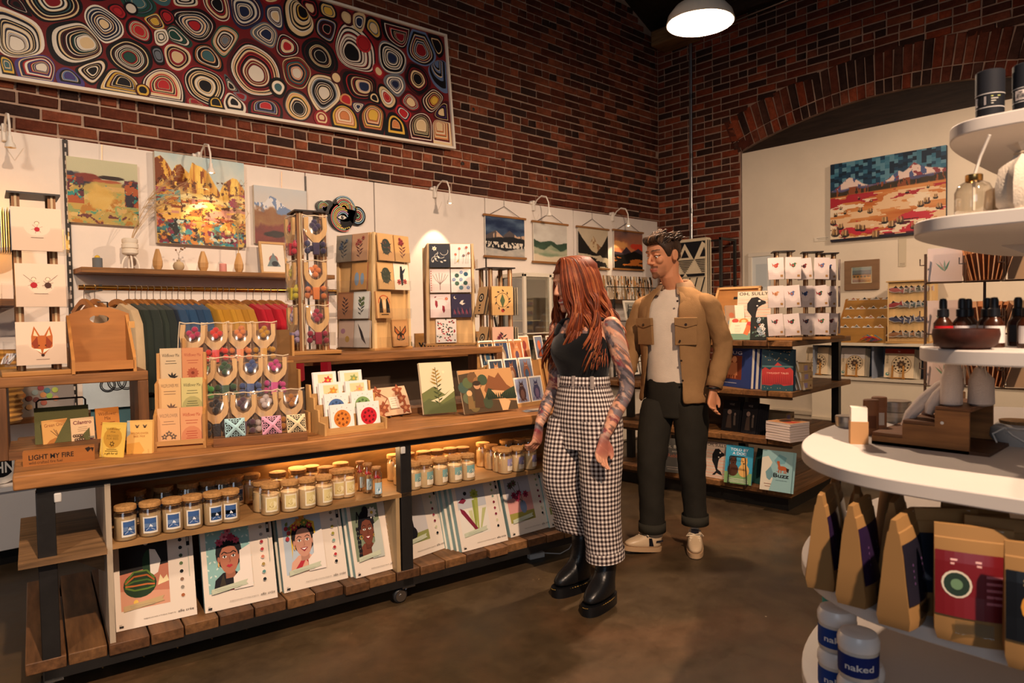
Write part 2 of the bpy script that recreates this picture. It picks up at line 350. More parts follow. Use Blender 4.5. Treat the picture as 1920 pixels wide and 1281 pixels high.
for c in range(43):
    z = ZP-.05+c*PITCH; x = -.62+(.5*LEN if c % 2 else 0)+rb.uniform(-.02, .02); head = c % 7 == 4
    while x < WX-.02:
        L = LEN/2 if head else LEN
        if rb.random() < .04 and not head: L = LEN/2
        if x+L > WX: L = WX-x-.004
        if L > .05 and z+PITCH < eave(x+L)+.03 and not (x+L < 4.0 and x > -.5 and 3.15 < z < 3.95): items.append((x+L/2, z, L-JT, PITCH-JT, 0))
        x += L
lay_bricks(wall_left, items, BC, lambda x, z: (x, WY, z), Tm(0, WY, 0), JT)
# right wall with the segmental arch
ac, r0, r1, r2 = (2.6, -1.03), 4.71, 4.86, 5.16
ys = [5.85, 4.245]+[4.245-i*.2 for i in range(1, 38)]
rwb = MB('a88c7a'); rwb.box(WX, 4.245, 0, 8.15, 5.85, 5.2)
def arcz(y, r): d = r*r-(y-ac[0])**2; return ac[1]+math.sqrt(d) if d > 0 else 0
yy = 4.245
while yy > -3.2:
    y2 = yy-.2; za, zb = max(2.2, arcz(yy, r0)), max(2.2, arcz(y2, r0))
    rwb.add([(WX, yy, za), (WX, y2, zb), (WX, y2, 5.2), (WX, yy, 5.2), (8.1, yy, za), (8.1, y2, zb)], [(0, 3, 2, 1), (0, 1, 5, 4)]); yy = y2
wall_right = rwb.build('wall_right', 'mortar', kind='structure')
RWM = Tm(WX, 0, 0, rz=-90)                        # wall x runs towards -Y, front to -X
items = []
for c in range(62):
    z = 0.03+c*PITCH; x = -5.44; head = c % 6 == 3
    while x < 3.0:
        L = LEN/2 if (head or rb.random() < .06 or (x == -5.44 and c % 2)) else LEN; xa = max(x, -5.43); xb = x+L
        if xa < -4.245 < xb and z < 3.3: xb = -4.245
        ycen = -(xa+xb)/2; ok = xb-xa > .05 and z+PITCH < 5.05
        if z < 3.42 and ycen < 4.245: ok = False
        if z > 3.3 and ycen < 4.40 and math.atan2(ycen-ac[0], z+.04-ac[1]) < .345 and math.hypot(ycen-ac[0], z+.04-ac[1]) < r2-.03: ok = False
        if ycen < 4.245 and z+.06 < arcz(min(max(ycen, -1.8), 4.5), r2-.02): ok = False
        if ok: items.append(((xa+xb)/2, z, xb-xa-JT, PITCH-JT, 0))
        x += L
na = int(4.2/.092)
for ring, (ra, rb_) in enumerate(((r0, r1), (r1, r2))):
    for i in range(60):
        th = -.362+i*.0182; rr = ra  # angle from vertical, positive towards -Y
        x = -ac[0]+rr*math.sin(th); z = ac[1]+rr*math.cos(th)
        if x < 2.4: items.append((x, z, .078 if ring else .074, rb_-ra-.012, th))
lay_bricks(wall_right, items, BC[:6]+BR[:4]+BC[8:10]*2, lambda x, z: (WX, -x, z), RWM, JT)
MB('32241a').box(WX+.06, -3, 3.3, WX+.2, 4.25, 4.0).build('beam', 'woodY', wall_right)
MB('e6d9c3').add([(WX+.02, 4.235, .12), (WX+.02, -3, .12), (WX+.02, -3, 3.36), (WX+.02, 4.235, 3.36)], [(0, 3, 2, 1)]).build('wall_board', 'wall', wall_right)
MB('d8cbb4').box(WX-.0, -3, .0, WX+.03, 4.24, .26).build('baseboard_right', 'white', kind='structure')
tb = MB('d8cbb4').box(WX-.02, -3, .26, WX+.03, 4.24, .30).build('trim_1', 'white', kind='structure')
# white display panels along the left wall, each a board of its own, with slotted standards between
gx = [-.55, .93, 2.637, 3.297, 4.607, 5.96, 7.292, 7.62]
for a, b in zip(gx[:-1], gx[1:]):
    MB('ece2d8').box(a+.006, 5.40, .1, b-.006, 5.43, ZP).build('display_panel', 'wall', wall_left)
MB('3c342e').box(-.55, 5.425, .1, 7.62, 5.438, ZP-.005).build('panel_backing', 'white', wall_left)
st = MB('26221f').box(.915, 5.385, .4, .945, 5.40, 2.655)
for k in range(40): st.box(.925, 5.383, .42+k*.056, .935, 5.386, .445+k*.056, 'cfc6bd')
st.build('slotted_standard', 'steel', wall_left)
for gx_ in (2.637, 4.607):
    MB('2e2925').box(gx_-.006, 5.39, .4, gx_+.006, 5.402, 2.5 if gx_ > 4 else 2.63).build('slotted_standard', 'steel', wall_left)
for (bx, bz) in ((4.35, 2.98), (4.9, 3.1), (5.55, 2.98), (6.05, 3.06), (7.02, 2.97), (7.28, 2.78), (4.5, 3.55)):
    MB('3a312b').lathe([(.0, -.012), (.02, -.01), (.02, .004), (.008, .008)], 8).build('anchor_bolt', 'steel', wall_left, M=Tm(bx, WY-.012, bz, rx=90))
# ================================================================== LONG DISPLAY TABLE
TA, TO = -7.5, (1.881, 2.85)
TMX = Tm(TO[0], TO[1], 0, rz=TA); TINV = TMX.inverted(); TT = .877
def TZ(x, y, z=TT): return TINV@Vector(onZ(x, y, z))      # pixel on a table level -> table coordinates
def base2(xl, yl, xr, yr, z=TT):
    a, b = Vector(onZ(xl, yl, z)), Vector(onZ(xr, yr, z)); d = b-a
    return Matrix.Translation((a+b)/2)@Matrix.Rotation(math.atan2(d.y, d.x), 4, 'Z'), d.length
def depth(p): return float((RM.T@(np.array(p)-EP))[1])
def hpx(M, dy): return dy*depth(M.translation)/F_PX
tbl = thing('display_table', 'long wheeled shop table with rustic timber top, black steel legs and lit lower shelf', 'table', TMX)
U0, U1 = -1.57, 1.46
for i, (a, b, c) in enumerate(((-.035, .235, 'a9723f'), (.24, .50, '9c6838'), (.505, .76, 'a57040'), (.765, 1.02, '98653a'))):
    MB(c).box(U0, a, .822, U1, b, TT).build('top_plank', 'woodX', tbl, bev=.006)
fr = MB('1d1b1a')
for y in (0.0, .93): fr.box(-1.50, y, .79, 1.44, y+.05, .822); fr.box(-1.50, y, .085, 1.44, y+.05, .125)
for x in (-1.50, -.02, 1.39): fr.box(x, .05, .79, x+.05, .93, .82); fr.box(x, .05, .085, x+.05, .93, .125)
fr.build('steel_frame', 'steel', tbl)
for x in (-1.475, .005, 1.415):
    for y in (.0, .935):
        lg = MB('1f1d1c').box(x-.03, y, .085, x+.03, y+.055, .80).build('leg', 'steel', tbl, bev=.003)
        ca = MB('8b8b8c').box(x-.035, y-.005, .078, x+.035, y+.06, .085)
        ca.tube([(x-.022, y+.03, .078), (x-.05, y+.03, .036)], .006); ca.tube([(x+.012, y+.03, .078), (x-.02, y+.03, .036)], .006)
        cs = ca.build('caster', 'metal', tbl)
        MB('2a2a2c').lathe([(.001, -.014), (.03, -.014), (.037, -.008), (.037, .008), (.03, .014), (.001, .014)], 18).build('wheel', 'plastic', cs, M=Tm(x-.035, y+.03, .038, rx=90))
        MB('a8a8aa').lathe([(.026, -.001), (.028, .001)], 18).lathe([(.001, 0), (.012, 0), (.012, .003), (.001, .003)], 12).build('hub', 'metal', cs, M=Tm(x-.035, y+.014, .038, rx=90))
x = -1.56; k = 0
while x < 1.42:                                    # floor boards of the base run front to back
    wd = .135+random.uniform(-.012, .012); c = jit(('6d4a2d', '7a5533', '5d3e26')[k % 3], .12); e = random.uniform(-.012, .012)
    MB(c).box(x+.003, -.005+e, .122, x+wd-.003, .99, .168).build('base_plank', 'woodY', tbl, bev=.004); x += wd; k += 1
MB('9c7548').box(-1.265, .0, .537, 1.385, .50, .557).build('shelf', 'ply', tbl)
MB('a57a45').box(-1.265, .35, .557, 1.385, .365, .80).build('back_panel', 'ply', tbl); MB('8a6238').box(-1.265, .50, .17, 1.385, .515, .537).build('back_panel', 'ply', tbl)
for x, c in ((-1.285, 'b3a28c'), (-.055, 'b89a70'), (1.385, 'b3a28c')): MB(c).box(x, .0, .168, x+.02, .515, .80 if abs(x) > .1 else .537).build('side_panel', 'plyZ', tbl)
MB('8a6846').box(-1.565, -.035, .533, -1.285, .70, .553).build('end_shelf', 'woodX', tbl)
MB('8a6846').prism([(-1.287, .53), (-1.45, .53), (-1.287, .42)], .12, .135).build('bracket', 'woodX', tbl)
# LED tape under the top, in two runs
for xa, xb in ((-.575, .112), (.165, .665)):
    m = MB('fff0d8'); n = 16; zl = .742
    ta = MB('e8dcc6').box(xa, .346, zl-.006, xb, .3495, zl+.006).build('led_tape', 'plastic', tbl)
    for i in range(n): x = xa+(xb-xa)*(i+.5)/n; m.bc(x, .345, zl, (xb-xa)/n*.62, .004, .009, 'ffcf90')
    m.build('light_chips', 'led', ta, kind='stuff')
    light('led_light', 'AREA', TMX@Vector(((xa+xb)/2, .338, zl)), 3.2*(xb-xa), (1, .60, .27), xb-xa, TMX@Vector(((xa+xb)/2, .0, .50)), sy=.02)
MB('f2e8da').box(-.02, 0, -.004, .02, .02, 0).build('tape_clip', 'plastic', tbl, M=Tm(.675, .335, .748, rx=60))
for px, py in ((106, 911), (768, 842)):
    p = TINV@Vector(onZ(px, py, .79)); MB('c9c6c0').box(p.x-.012, -.012, .755, p.x+.012, .0, .79).build('hook', 'plastic', tbl, bev=.004)
# ---------------------------------------------------------------- candle jars
def wrap(mb, R):
    mb.v = [(R*math.sin(p[0]/R), p[1]+R-R*math.cos(p[0]/R)-R, p[2]) for p in mb.v]; return mb
def jar_label(kind):
    m = MB(); W, Hh, z0 = .056, .066, .018
    def bg(x0, x1, y0, y1, c):
        for i in range(6):
            a = x0+(x1-x0)*i/6; b = x0+(x1-x0)*(i+1)/6; m.add([(a, -.0004, y0), (b, -.0004, y0), (b, -.0004, y1), (a, -.0004, y1)], [(0, 1, 2, 3)], c)
    bg(-W/2, W/2, z0, z0+Hh, {'blue': 'e9e2d4', 'yellow': 'e8dcc0', 'teal': 'ead9bd', 'purple': 'e6d6c0'}[kind])
    m.v = [(p[0], p[1], p[2]) for p in m.v]
    p = Pr(m, (-W/2, -.0006, z0), w=W, h=Hh); L = np.linspace
    if kind == 'blue':
        for i in range(5): p.rect(.1+.16*i, .12, .26+.16*i, .92, '3d5f96'); p.k -= 1
        for i in range(5): p.rect(.1+.16*i, .34, .26+.16*i, .6, '8aa7cf'); p.k -= 1
        p.k += 2; p.poly([(.1, .12), (.1, .2), (.3, .38), (.5, .58), (.66, .42), (.9, .25), (.9, .12)], '1c2a4a')
        p.poly([(.5, .58), (.42, .42), (.48, .38), (.52, .44), (.58, .36), (.66, .42)], 'e8eef6'); p.line([(.2, .2), (.42, .33)], .03, 'c5d3e8'); p.line([(.55, .3), (.8, .18)], .03, 'c5d3e8')
    elif kind == 'yellow':
        for i in range(5): p.rect(.1+.16*i, .12, .26+.16*i, .92, 'dcc98c'); p.k -= 1
        p.k += 2; p.ell(.62, .5, .26, None, 'f0e2b8'); p.poly([(.1, .12), (.1, .2), (.34, .42), (.5, .3), (.62, .42), (.9, .2), (.9, .12)], 'a58a3c'); p.line([(.3, .25), (.5, .2), (.75, .27)], .04, 'efe0ae')
    else:
        ca, cb = ('7fa8a4', '2f5f5c') if kind == 'teal' else ('9c92b8', '3c2a66')
        for i in range(6): p.rect(i/6, .42, (i+1)/6, 1, ca if i < 5 else mixc(ca, 'e8dcc0', .3)); p.k -= 1
        p.k += 2; p.ell(.5, .42, .33, None, 'efe4cc')
        for r, c in ((.28, cb), (.21, mixc(ca, 'ffffff', .3)), (.15, cb), (.07, 'f0e6d2')): p.poly([(.5+r*math.cos(a), .36+r*p.as_*math.sin(a)) for a in L(0, math.pi, 9)], c)
    return wrap(m, .0405)
def make_jar(kind, label, M, group):
    t = thing('candle_jar', label, 'candle', M, group)
    MB('e3c9a0' if kind != 'blue' else 'cdb48e').lathe([(.001, .004), (.037, .004), (.039, .01), (.039, .092), (.001, .092)], 18).build('wax', 'wax', t)
    MB('ffffff').lathe([(.001, 0), (.039, 0), (.0405, .004), (.0405, .105), (.035, .114), (.036, .122)], 18, caps=False).build('jar', 'jarglass', t)
    MB('b98a55').lathe([(.001, .112), (.034, .112), (.0345, .12), (.0405, .121), (.0405, .136), (.039, .138), (.001, .138)], 18).build('lid', 'cork', t)
    jar_label(kind).build('paper_label', 'paper', t)
    return t
SH = .557
def jars(kind, spots, group, lab, twist=0):
    t0 = None
    for i, (px, py) in enumerate(spots):
        p = TZ(px, py, SH); p.y = min(max(p.y, .046), .303); p.z = SH; M = TMX@Tm(p.x, p.y, SH, rz=random.uniform(-14, 14)+twist); L = lab(i)
        if t0 is None: t0 = make_jar(kind, L, M, group)
        else: dup(t0, M, L)
ORD = ['leftmost', 'second', 'third', 'fourth', 'fifth', 'sixth', 'seventh', 'eighth', 'ninth', 'tenth']
jars('blue', [(237, 1012), (283, 1003), (326, 998), (365, 993), (402, 984), (434, 979), (252, 968), (302, 960), (348, 950), (392, 955), (420, 950), (330, 935), (395, 932), (432, 938)],
     'blue mountain candles at the left end of the lit shelf', lambda i: ('%s blue mountain candle jar in the front row on the table shelf' % ORD[i]) if i < 6 else '%s corked jar standing behind the front row of blue mountain candles' % ORD[i-6])
jars('yellow', [(512, 967), (545, 958), (578, 953), (609, 947), (634, 933), (650, 931), (492, 958), (470, 940), (522, 938), (560, 932), (585, 925), (612, 927), (640, 918), (545, 920)],
     'yellow mountain candles in the middle of the lit shelf', lambda i: ('%s yellow mountain candle jar in the front row on the lit shelf' % ORD[i]) if i < 6 else '%s corked jar standing behind the front row of yellow mountain candles' % ORD[i-6])
jars('teal', [(782, 920), (808, 917), (835, 912), (857, 905), (879, 900), (752, 908), (740, 900), (765, 897), (795, 893), (820, 890), (845, 886), (868, 884), (795, 905)],
     'teal label candles right of the middle leg', lambda i: ('%s teal label candle jar in the row right of the middle table leg' % ORD[i]) if i < 5 else '%s corked jar standing behind the front row of teal label candles' % ORD[i-5], 18)
jars('purple', [(954, 889), (977, 885), (997, 880), (937, 884), (922, 879), (906, 874), (950, 868), (973, 866), (992, 863)],
     'purple label candles at the right end of the lit shelf', lambda i: ('%s purple label candle jar in the front row beside the woman' % ORD[i]) if i < 3 else '%s corked jar standing behind the front row of purple label candles' % ORD[i-3], 30)
# match bottles with red tips
mt = None
for i, (px, py) in enumerate(((707, 932), (690, 924), (676, 920))):
    p = TZ(px, py, SH); M = TMX@Tm(p.x, p.y, SH, rz=8*i)
    lab = '%s clear bottle of red tipped matches with a cork' % ('front', 'middle', 'rear')[i]
    if mt is None:
        mt = thing('match_bottle', lab, 'bottle', M, 'bottles of red matches')
        MB('ffffff').lathe([(.001, 0), (.024, 0), (.026, .003), (.026, .115), (.019, .128), (.019, .14)], 16, caps=False).build('bottle', 'jarglass', mt)
        MB('c09060').lathe([(.001, .134), (.0175, .134), (.02, .14), (.022, .141), (.022, .149), (.001, .15)], 14).build('cork', 'cork', mt)
        s_ = MB('d9b78a'); rr = random.Random(2); pts = [(rr.uniform(-.018, .018), rr.uniform(-.018, .018)) for _ in range(34)]
        for a, b in pts: s_.box(a*.8-.001, b*.8-.001, .004, a*.8+.001, b*.8+.001, .095)
        st_ = s_.build('match_sticks', 'paper', mt, kind='stuff'); h_ = MB('b3202a')
        for a, b in pts: h_.ball((a*.85, b*.85, .097+rr.uniform(-.004, .004)), .0035, 4)
        h_.build('match_heads', 'paper', mt, kind='stuff')
        l_ = MB('a9c4cf')
        for k in range(5): a = -.02+.008*k; l_.add([(a, -.0005, .02), (a+.008, -.0005, .02), (a+.008, -.0005, .075), (a, -.0005, .075)], [(0, 1, 2, 3)])
        pp = Pr(l_, (-.02, -.0007, .02), w=.04, h=.055); pp.ell(.5, .3, .3, None, 'e9eef0').poly([(.38, .3), (.5, .62), (.62, .3)], '2f6f8a')
        wrap(l_, .0263).build('paper_label', 'paper', mt)
    else: dup(mt, M, lab)
# ---------------------------------------------------------------- paint by number kits under the shelf
SKN = ['a8654a', 'c98a72', '6e3a2c']
def portrait(p, skin, bg, hair, o=0):
    """head and shoulders in the art window of a kit"""
    p.ell(.36, .56, .17, .20, skin, n=18)
def kit_art(p, kind, k):
    X = lambda x: .07+.60*x; Y = lambda y: .20+.72*y
    P = lambda pts: [(X(a), Y(b)) for a, b in pts]
    E = lambda x, y, rx, ry, c, n=16, rot=0: p.ell(X(x), Y(y), rx*.60, ry*.72, c, rot, n)
    if kind == 'melon':
        p.rect(X(0), Y(0), X(1), Y(1), 'c07a60').poly(P([(0, .55), (1, .62), (1, 1), (0, 1)]), '1c1a1a').poly(P([(0, 0), (1, 0), (1, .2), (0, .3)]), 'd59a7c')
        E(.62, .66, .16, .22, '1f3a24'); p.poly(P([(.62, .44), (.78, .5), (.85, .68), (.74, .86), (.62, .88)]), 'efe6d8')
        E(.4, .36, .34, .2, '20381f', 20)
        for i in range(5): p.line(P([(.1, .38-.0+.02*(i-2)), (.28, .42+.07*(i-2)), (.55, .42+.07*(i-2)), (.7, .36+.03*(i-2))]), .022, ('5d7a2e', 'c06a34', '4a6b2a', 'b0602c', '5d7a2e')[i])
        p.poly(P([(.76, .3), (1., .34), (.96, .44), (.88, .38), (.82, .46)]), 'ecd9a8'); E(.55, 1.0, .06, .05, 'efe6d8', 12); E(.3, .1, .05, .04, 'f2c65a', 12)
    elif kind in ('crown', 'scarf', 'braids'):
        bg = {'crown': '8db9b4', 'scarf': 'b5c3cf', 'braids': '7f8a70'}[kind]; sk = {'crown': 'b06f55', 'scarf': 'c9937c', 'braids': '74402f'}[kind]; hr = {'crown': '17161a', 'scarf': '1d1a1e', 'braids': '15131a'}[kind]
        p.rect(X(0), Y(0), X(1), Y(1), bg)
        if kind == 'crown':
            for i in range(7):
                for j in range(9): p.leaf(X(.04+.155*i), Y(.02+.115*j), .045, .7+(i+j) % 2*1.6, .012, 'cfe0d6'); p.k -= 1
            p.k += 1
        p.poly(P([(.1, 0), (.16, .2), (.34, .3), (.62, .3), (.8, .2), (.86, 0)]), {'crown': '1b1a20', 'scarf': 'd9a58c', 'braids': sk}[kind])
        if kind == 'crown': p.poly(P([(.2, .0), (.34, .28), (.42, .0)]), '3b3428').rect(X(.45), Y(.0), X(.8), Y(.06), 'a32630')
        if kind == 'scarf':
            p.poly(P([(.2, .05), (.5, .3), (.56, .27), (.32, 0)]), 'b5303a').poly(P([(.8, .05), (.52, .3), (.46, .27), (.7, 0)]), 'b5303a')
            p.poly(P([(.18, .25), (.2, .85), (.5, .95), (.82, .85), (.86, .3), (.78, .3), (.7, .8), (.3, .8)]), 'e0b83c')
        if kind == 'braids':
            for i, x in enumerate((.14, .2, .78, .85)):
                for j in range(7): E(x+.01*(j % 2), .1+.08*j, .035, .045, hr if x < .5 else 'efe8da', 8)
        p.poly(P([(.4, .2), (.4, .4), (.62, .4), (.62, .2)]), mixc(sk, '000000', .25))
        E(.5, .62, .3, .3, hr, 20); E(.5, .53, .215, .265, sk, 22)
        E(.26, .52, .03, .05, sk, 8); E(.74, .52, .03, .05, sk, 8)
        if kind == 'scarf': p.poly(P([(.24, .58), (.3, .78), (.5, .84), (.7, .78), (.76, .58), (.66, .74), (.5, .77), (.34, .74)]), hr)
        else: p.poly(P([(.26, .56), (.3, .74), (.5, .82), (.7, .74), (.74, .56), (.64, .70), (.5, .73), (.36, .70)]), hr)
        for sx in (-1, 1):
            p.line(P([(.5+sx*.04, .605), (.5+sx*.11, .635), (.5+sx*.17, .60)]), .014 if kind == 'crown' else .009, '120e10')
            E(.5+sx*.1, .555, .05, .022, 'f3eee6', 10); E(.5+sx*.1, .555, .02, .02, '1e1410', 8); p.line(P([(.5+sx*.05, .565), (.5+sx*.1, .578), (.5+sx*.155, .565)]), .006, '120e10')
        if kind == 'crown': p.line(P([(.46, .607), (.54, .607)]), .008, '120e10')
        p.line(P([(.5, .56), (.525, .47), (.49, .455)]), .007, mixc(sk, '000000', .4))
        if kind == 'crown': p.poly(P([(.42, .4), (.47, .425), (.5, .415), (.53, .425), (.58, .4), (.5, .37)]), 'b22c3a')
        else: p.poly(P([(.4, .42), (.5, .43), (.6, .42), (.5, .355)]), '8e2436').poly(P([(.43, .415), (.57, .415), (.5, .385)]), 'f5f0ea')
        F = {'crown': ('b8455c', 'd07484', '9c3048'), 'scarf': ('b03a3a', 'd08a3c', '6f7f3a'), 'braids': ('efe8dc', 'f4f0e6', 'e2d8c0')}[kind]
        cs = ((.3, .8, .1), (.42, .88, .12), (.56, .86, .11), (.68, .8, .09), (.5, .97, .09)) if kind != 'braids' else ((.74, .84, .2),)
        for i, (x, y, r) in enumerate(cs): p.flower(X(x), Y(y), r*.62, F[i % 3], 'd8b040' if kind != 'crown' else '8e2c44', 9 if kind == 'braids' else 7)
        if kind == 'scarf':
            for x, y in ((.1, .62), (.14, .72), (.08, .8)): E(x, y, .05, .04, 'a8343a', 10); p.leaf(X(x), Y(y)+.03, .07, 1.2, .02, '6b7a3e')
        if kind == 'braids': p.line(P([(.3, .7), (.2, .9), (.15, .7)]), .02, hr); E(.5, .88, .12, .1, hr, 14)
        for sx in (-1, 1):
            if kind == 'braids': p.arc(X(.5+sx*.25), Y(.42), .035, 0, 6.28, .008, 'e0b040', 12)
            else: E(.5+sx*.25, .44, .02, .04, 'd9a860', 8)
        p.poly(P([(.56, 0), (.56, .2), (.72, .3), (.74, .62), (1, .7), (1, 0)]), 'ece0d4' if kind != 'braids' else mixc(bg, 'ffffff', .35))
    elif kind == 'vase':
        p.rect(X(0), Y(0), X(1), Y(1), 'c9c6c6').poly(P([(0, 0), (1, 0), (1, .2), (0, .16)]), '8f9455'); E(.4, .2, .2, .14, '17161c'); p.poly(P([(.28, .2), (.32, .52), (.5, .52), (.52, .2)]), '17161c'); E(.4, .34, .05, .1, 'c9c6c6', 10)
        for x, y in ((.34, .6), (.46, .66), (.38, .75), (.52, .82), (.42, .9)): p.flower(X(x), Y(y), .06, 'd98a92', 'b06070')
        p.line(P([(.4, .5), (.42, .9)]), .008, '5d7a4a')
    elif kind == 'pitcher':
        p.rect(X(0), Y(0), X(1), Y(1), 'bfc2c6').rect(X(0), Y(0), X(1), Y(.55), 'e2dcd0')
        for a, b, c in (((.5, .08), (.58, .7), '8f9a44'), ((.58, .08), (.66, .74), 'a5ab58'), ((.66, .08), (.9, .5), 'b8bb80'), ((.45, .08), (.4, .5), 'c8c896')): p.poly(P([(a[0]-.02, a[1]), (a[0]+.03, a[1]), (b[0]+.07, b[1]), (b[0]-.07, b[1])]), c)
        p.poly(P([(.5, .06), (.6, .08), (.2, .52), (.05, .58), (.08, .48)]), '7c2238'); p.poly(P([(.02, .7), (.2, .66), (.32, .72), (.2, .78)]), '7c2238'); p.flower(X(.62), Y(.82), .1, 'a3ac4c', '7c8a34', 8); E(.3, .86, .06, .04, '22242a', 10)
    elif kind == 'bloom':
        p.rect(X(0), Y(0), X(1), Y(1), 'b8b6bc').poly(P([(0, .0), (1, 0), (1, .6), (0, .5)]), 'd99a92').rect(X(0), Y(0), X(1), Y(.2), '9c9448'); E(.6, .3, .13, .14, '7f8fae'); p.line(P([(.6, .4), (.55, .85)]), .012, '4a5a40'); p.line(P([(.6, .4), (.3, .75)]), .012, '4a5a40')
        for x, y, c in ((.3, .58, '8e2444'), (.42, .5, 'a0304c'), (.5, .6, '7c1f3c'), (.2, .8, '4f4a3a'), (.35, .84, '5d5a44'), (.75, .56, '9c2c48')): p.flower(X(x), Y(y), .075, c, '5a1830', 7)
    cols = {'melon': ['1d1d22', '23262a', '3c4c34', '5d7048', '16181a', '8a6a54', '8f8578', 'a8623a'], 'crown': ['9c8f78', '9a9088', 'a32a36', 'b8343c', 'd08068', 'a88a48', '5f8e8a', '1c1f24'],
            'scarf': ['8a8270', '9c9890', '9a8c3c', 'a39a44', '7fa095', 'a82c34', 'b8383c', '16181c'], 'braids': ['6a6a5c', '6c5450', '22252c', '7f948c', 'a08f3c', 'a39a58', '6c2a34', '7a2c38']}.get(kind, ['8f9468', 'a3a86c', '7f9080', '7c2436', '8e3040', '7c2438', 'c9c6a0', '14161a'])
    for i, c in enumerate(cols): p.ell(.835, .88-.09*i, .028, None, 'f6efe4', n=12).ell(.835, .88-.09*i, .025, None, c, n=12)
    p.rect(.915, .8, .955, .93, '15151a').rect(.92, .85, .95, .9, 'b9b4ac').rect(.93, .45, .938, .77, 'b4bfb0')
    p.poly([(.10, .19), (.60, .235), (.575, .265), (.6, .295), (.10, .25)], 'c3c9b0' if kind != 'melon' else 'c2a678'); p.scribble(.33, .235, .4, 2, .018, '7d8a78', .003)
    p.text('designed and made in Portland, Oregon by', .33, .075, .013, '6a5a50', .4); p.text('elle crée', .76, .07, .028, '3a2f2c', .2)
    p.rect(.04, .03, .09, .05, '2a2624'); p.text('DIY', .04, .055, .012, '4a4440')
def kit(kind, xl, yl, xr, yr, label, w=.33, h=.365, spare=0, lean=17, side='93b3b2', z=.17):
    Mb, wd = base2(xl, yl, xr, yr, z); w = wd if w is None else w
    t = thing('craft_kit', label, 'kit', Mb@Matrix.Rotation(math.radians(-lean), 4, 'X'), 'paint by number kits on the base of the table')
    b = MB('e6d8c8').box(-w/2, 0, 0, w/2, .003, h); p = Pr(b, (-w/2, 0, 0), w=w, h=h); kit_art(p, kind, 0); b.build('printed_front', 'paper', t)
    c = MB(side).box(-w/2, .003, 0, w/2, .032, h).build('box', 'paper', t)
    for i in range(spare):
        s = thing('craft_kit', 'boxed spare kit, %s one behind the %s' % (ORD[i].replace('leftmost', 'first'), label.split(' on ')[0].replace('paint by number kit', 'kit')), 'kit', Mb@Matrix.Rotation(math.radians(-lean), 4, 'X')@Matrix.Translation((-.012*(i+1)+random.uniform(-.004, .004), .034*(i+1), .004)), 'paint by number kits on the base of the table')
        MB('e2d8c6').box(-w/2, 0, 0, w/2, .004, h).build('cover', 'paper', s); MB(jit(side, .15)).box(-w/2, .004, 0, w/2, .033, h).build('box', 'paper', s)
kit('melon', 218, 1186, 370, 1152, 'paint by number kit with a watermelon on a dark background', w=None)
kit('crown', 385, 1151, 521, 1120, 'paint by number kit with a woman in a pink flower crown on teal', w=None)
kit('scarf', 533, 1113, 653, 1084, 'paint by number kit with a smiling woman in a yellow headscarf', w=None, spare=1)
kit('braids', 668, 1085, 752, 1063, 'paint by number kit with a braided woman and white flower', w=None, spare=2)
kit('vase', 757, 1055, 837, 1027, 'paint by number kit with pink flowers in a black vase', w=.31)
kit('pitcher', 867, 1036, 953, 1013, 'paint by number kit with green and maroon pitcher plants', w=None, spare=5)
kit('bloom', 957, 1009, 1035, 987, 'paint by number kit with maroon blooms in a blue vase', w=.31)
kit('vase', 1040, 988, 1090, 975, 'paint by number kit at the right end behind the woman', w=.28, spare=1)
# power adapter with its cable on the floor
pa = onZ(1005, 1046, .0); t = thing('power_adapter', 'white plug-in power adapter lying on the floor under the table', 'adapter', Tm(pa[0], pa[1], 0, rz=-14))
MB('d8d4cc').box(-.05, -.02, 0, .05, .02, .032).build('body', 'plastic', t, bev=.004)
MB('e6e2da').tube([(.05, 0, .02), (.09, -.005, .012), (.15, -.03, .006), (.22, -.02, .02), (.3, .03, .06), (.36, .1, .1)], .003).build('cable', 'plastic', t)
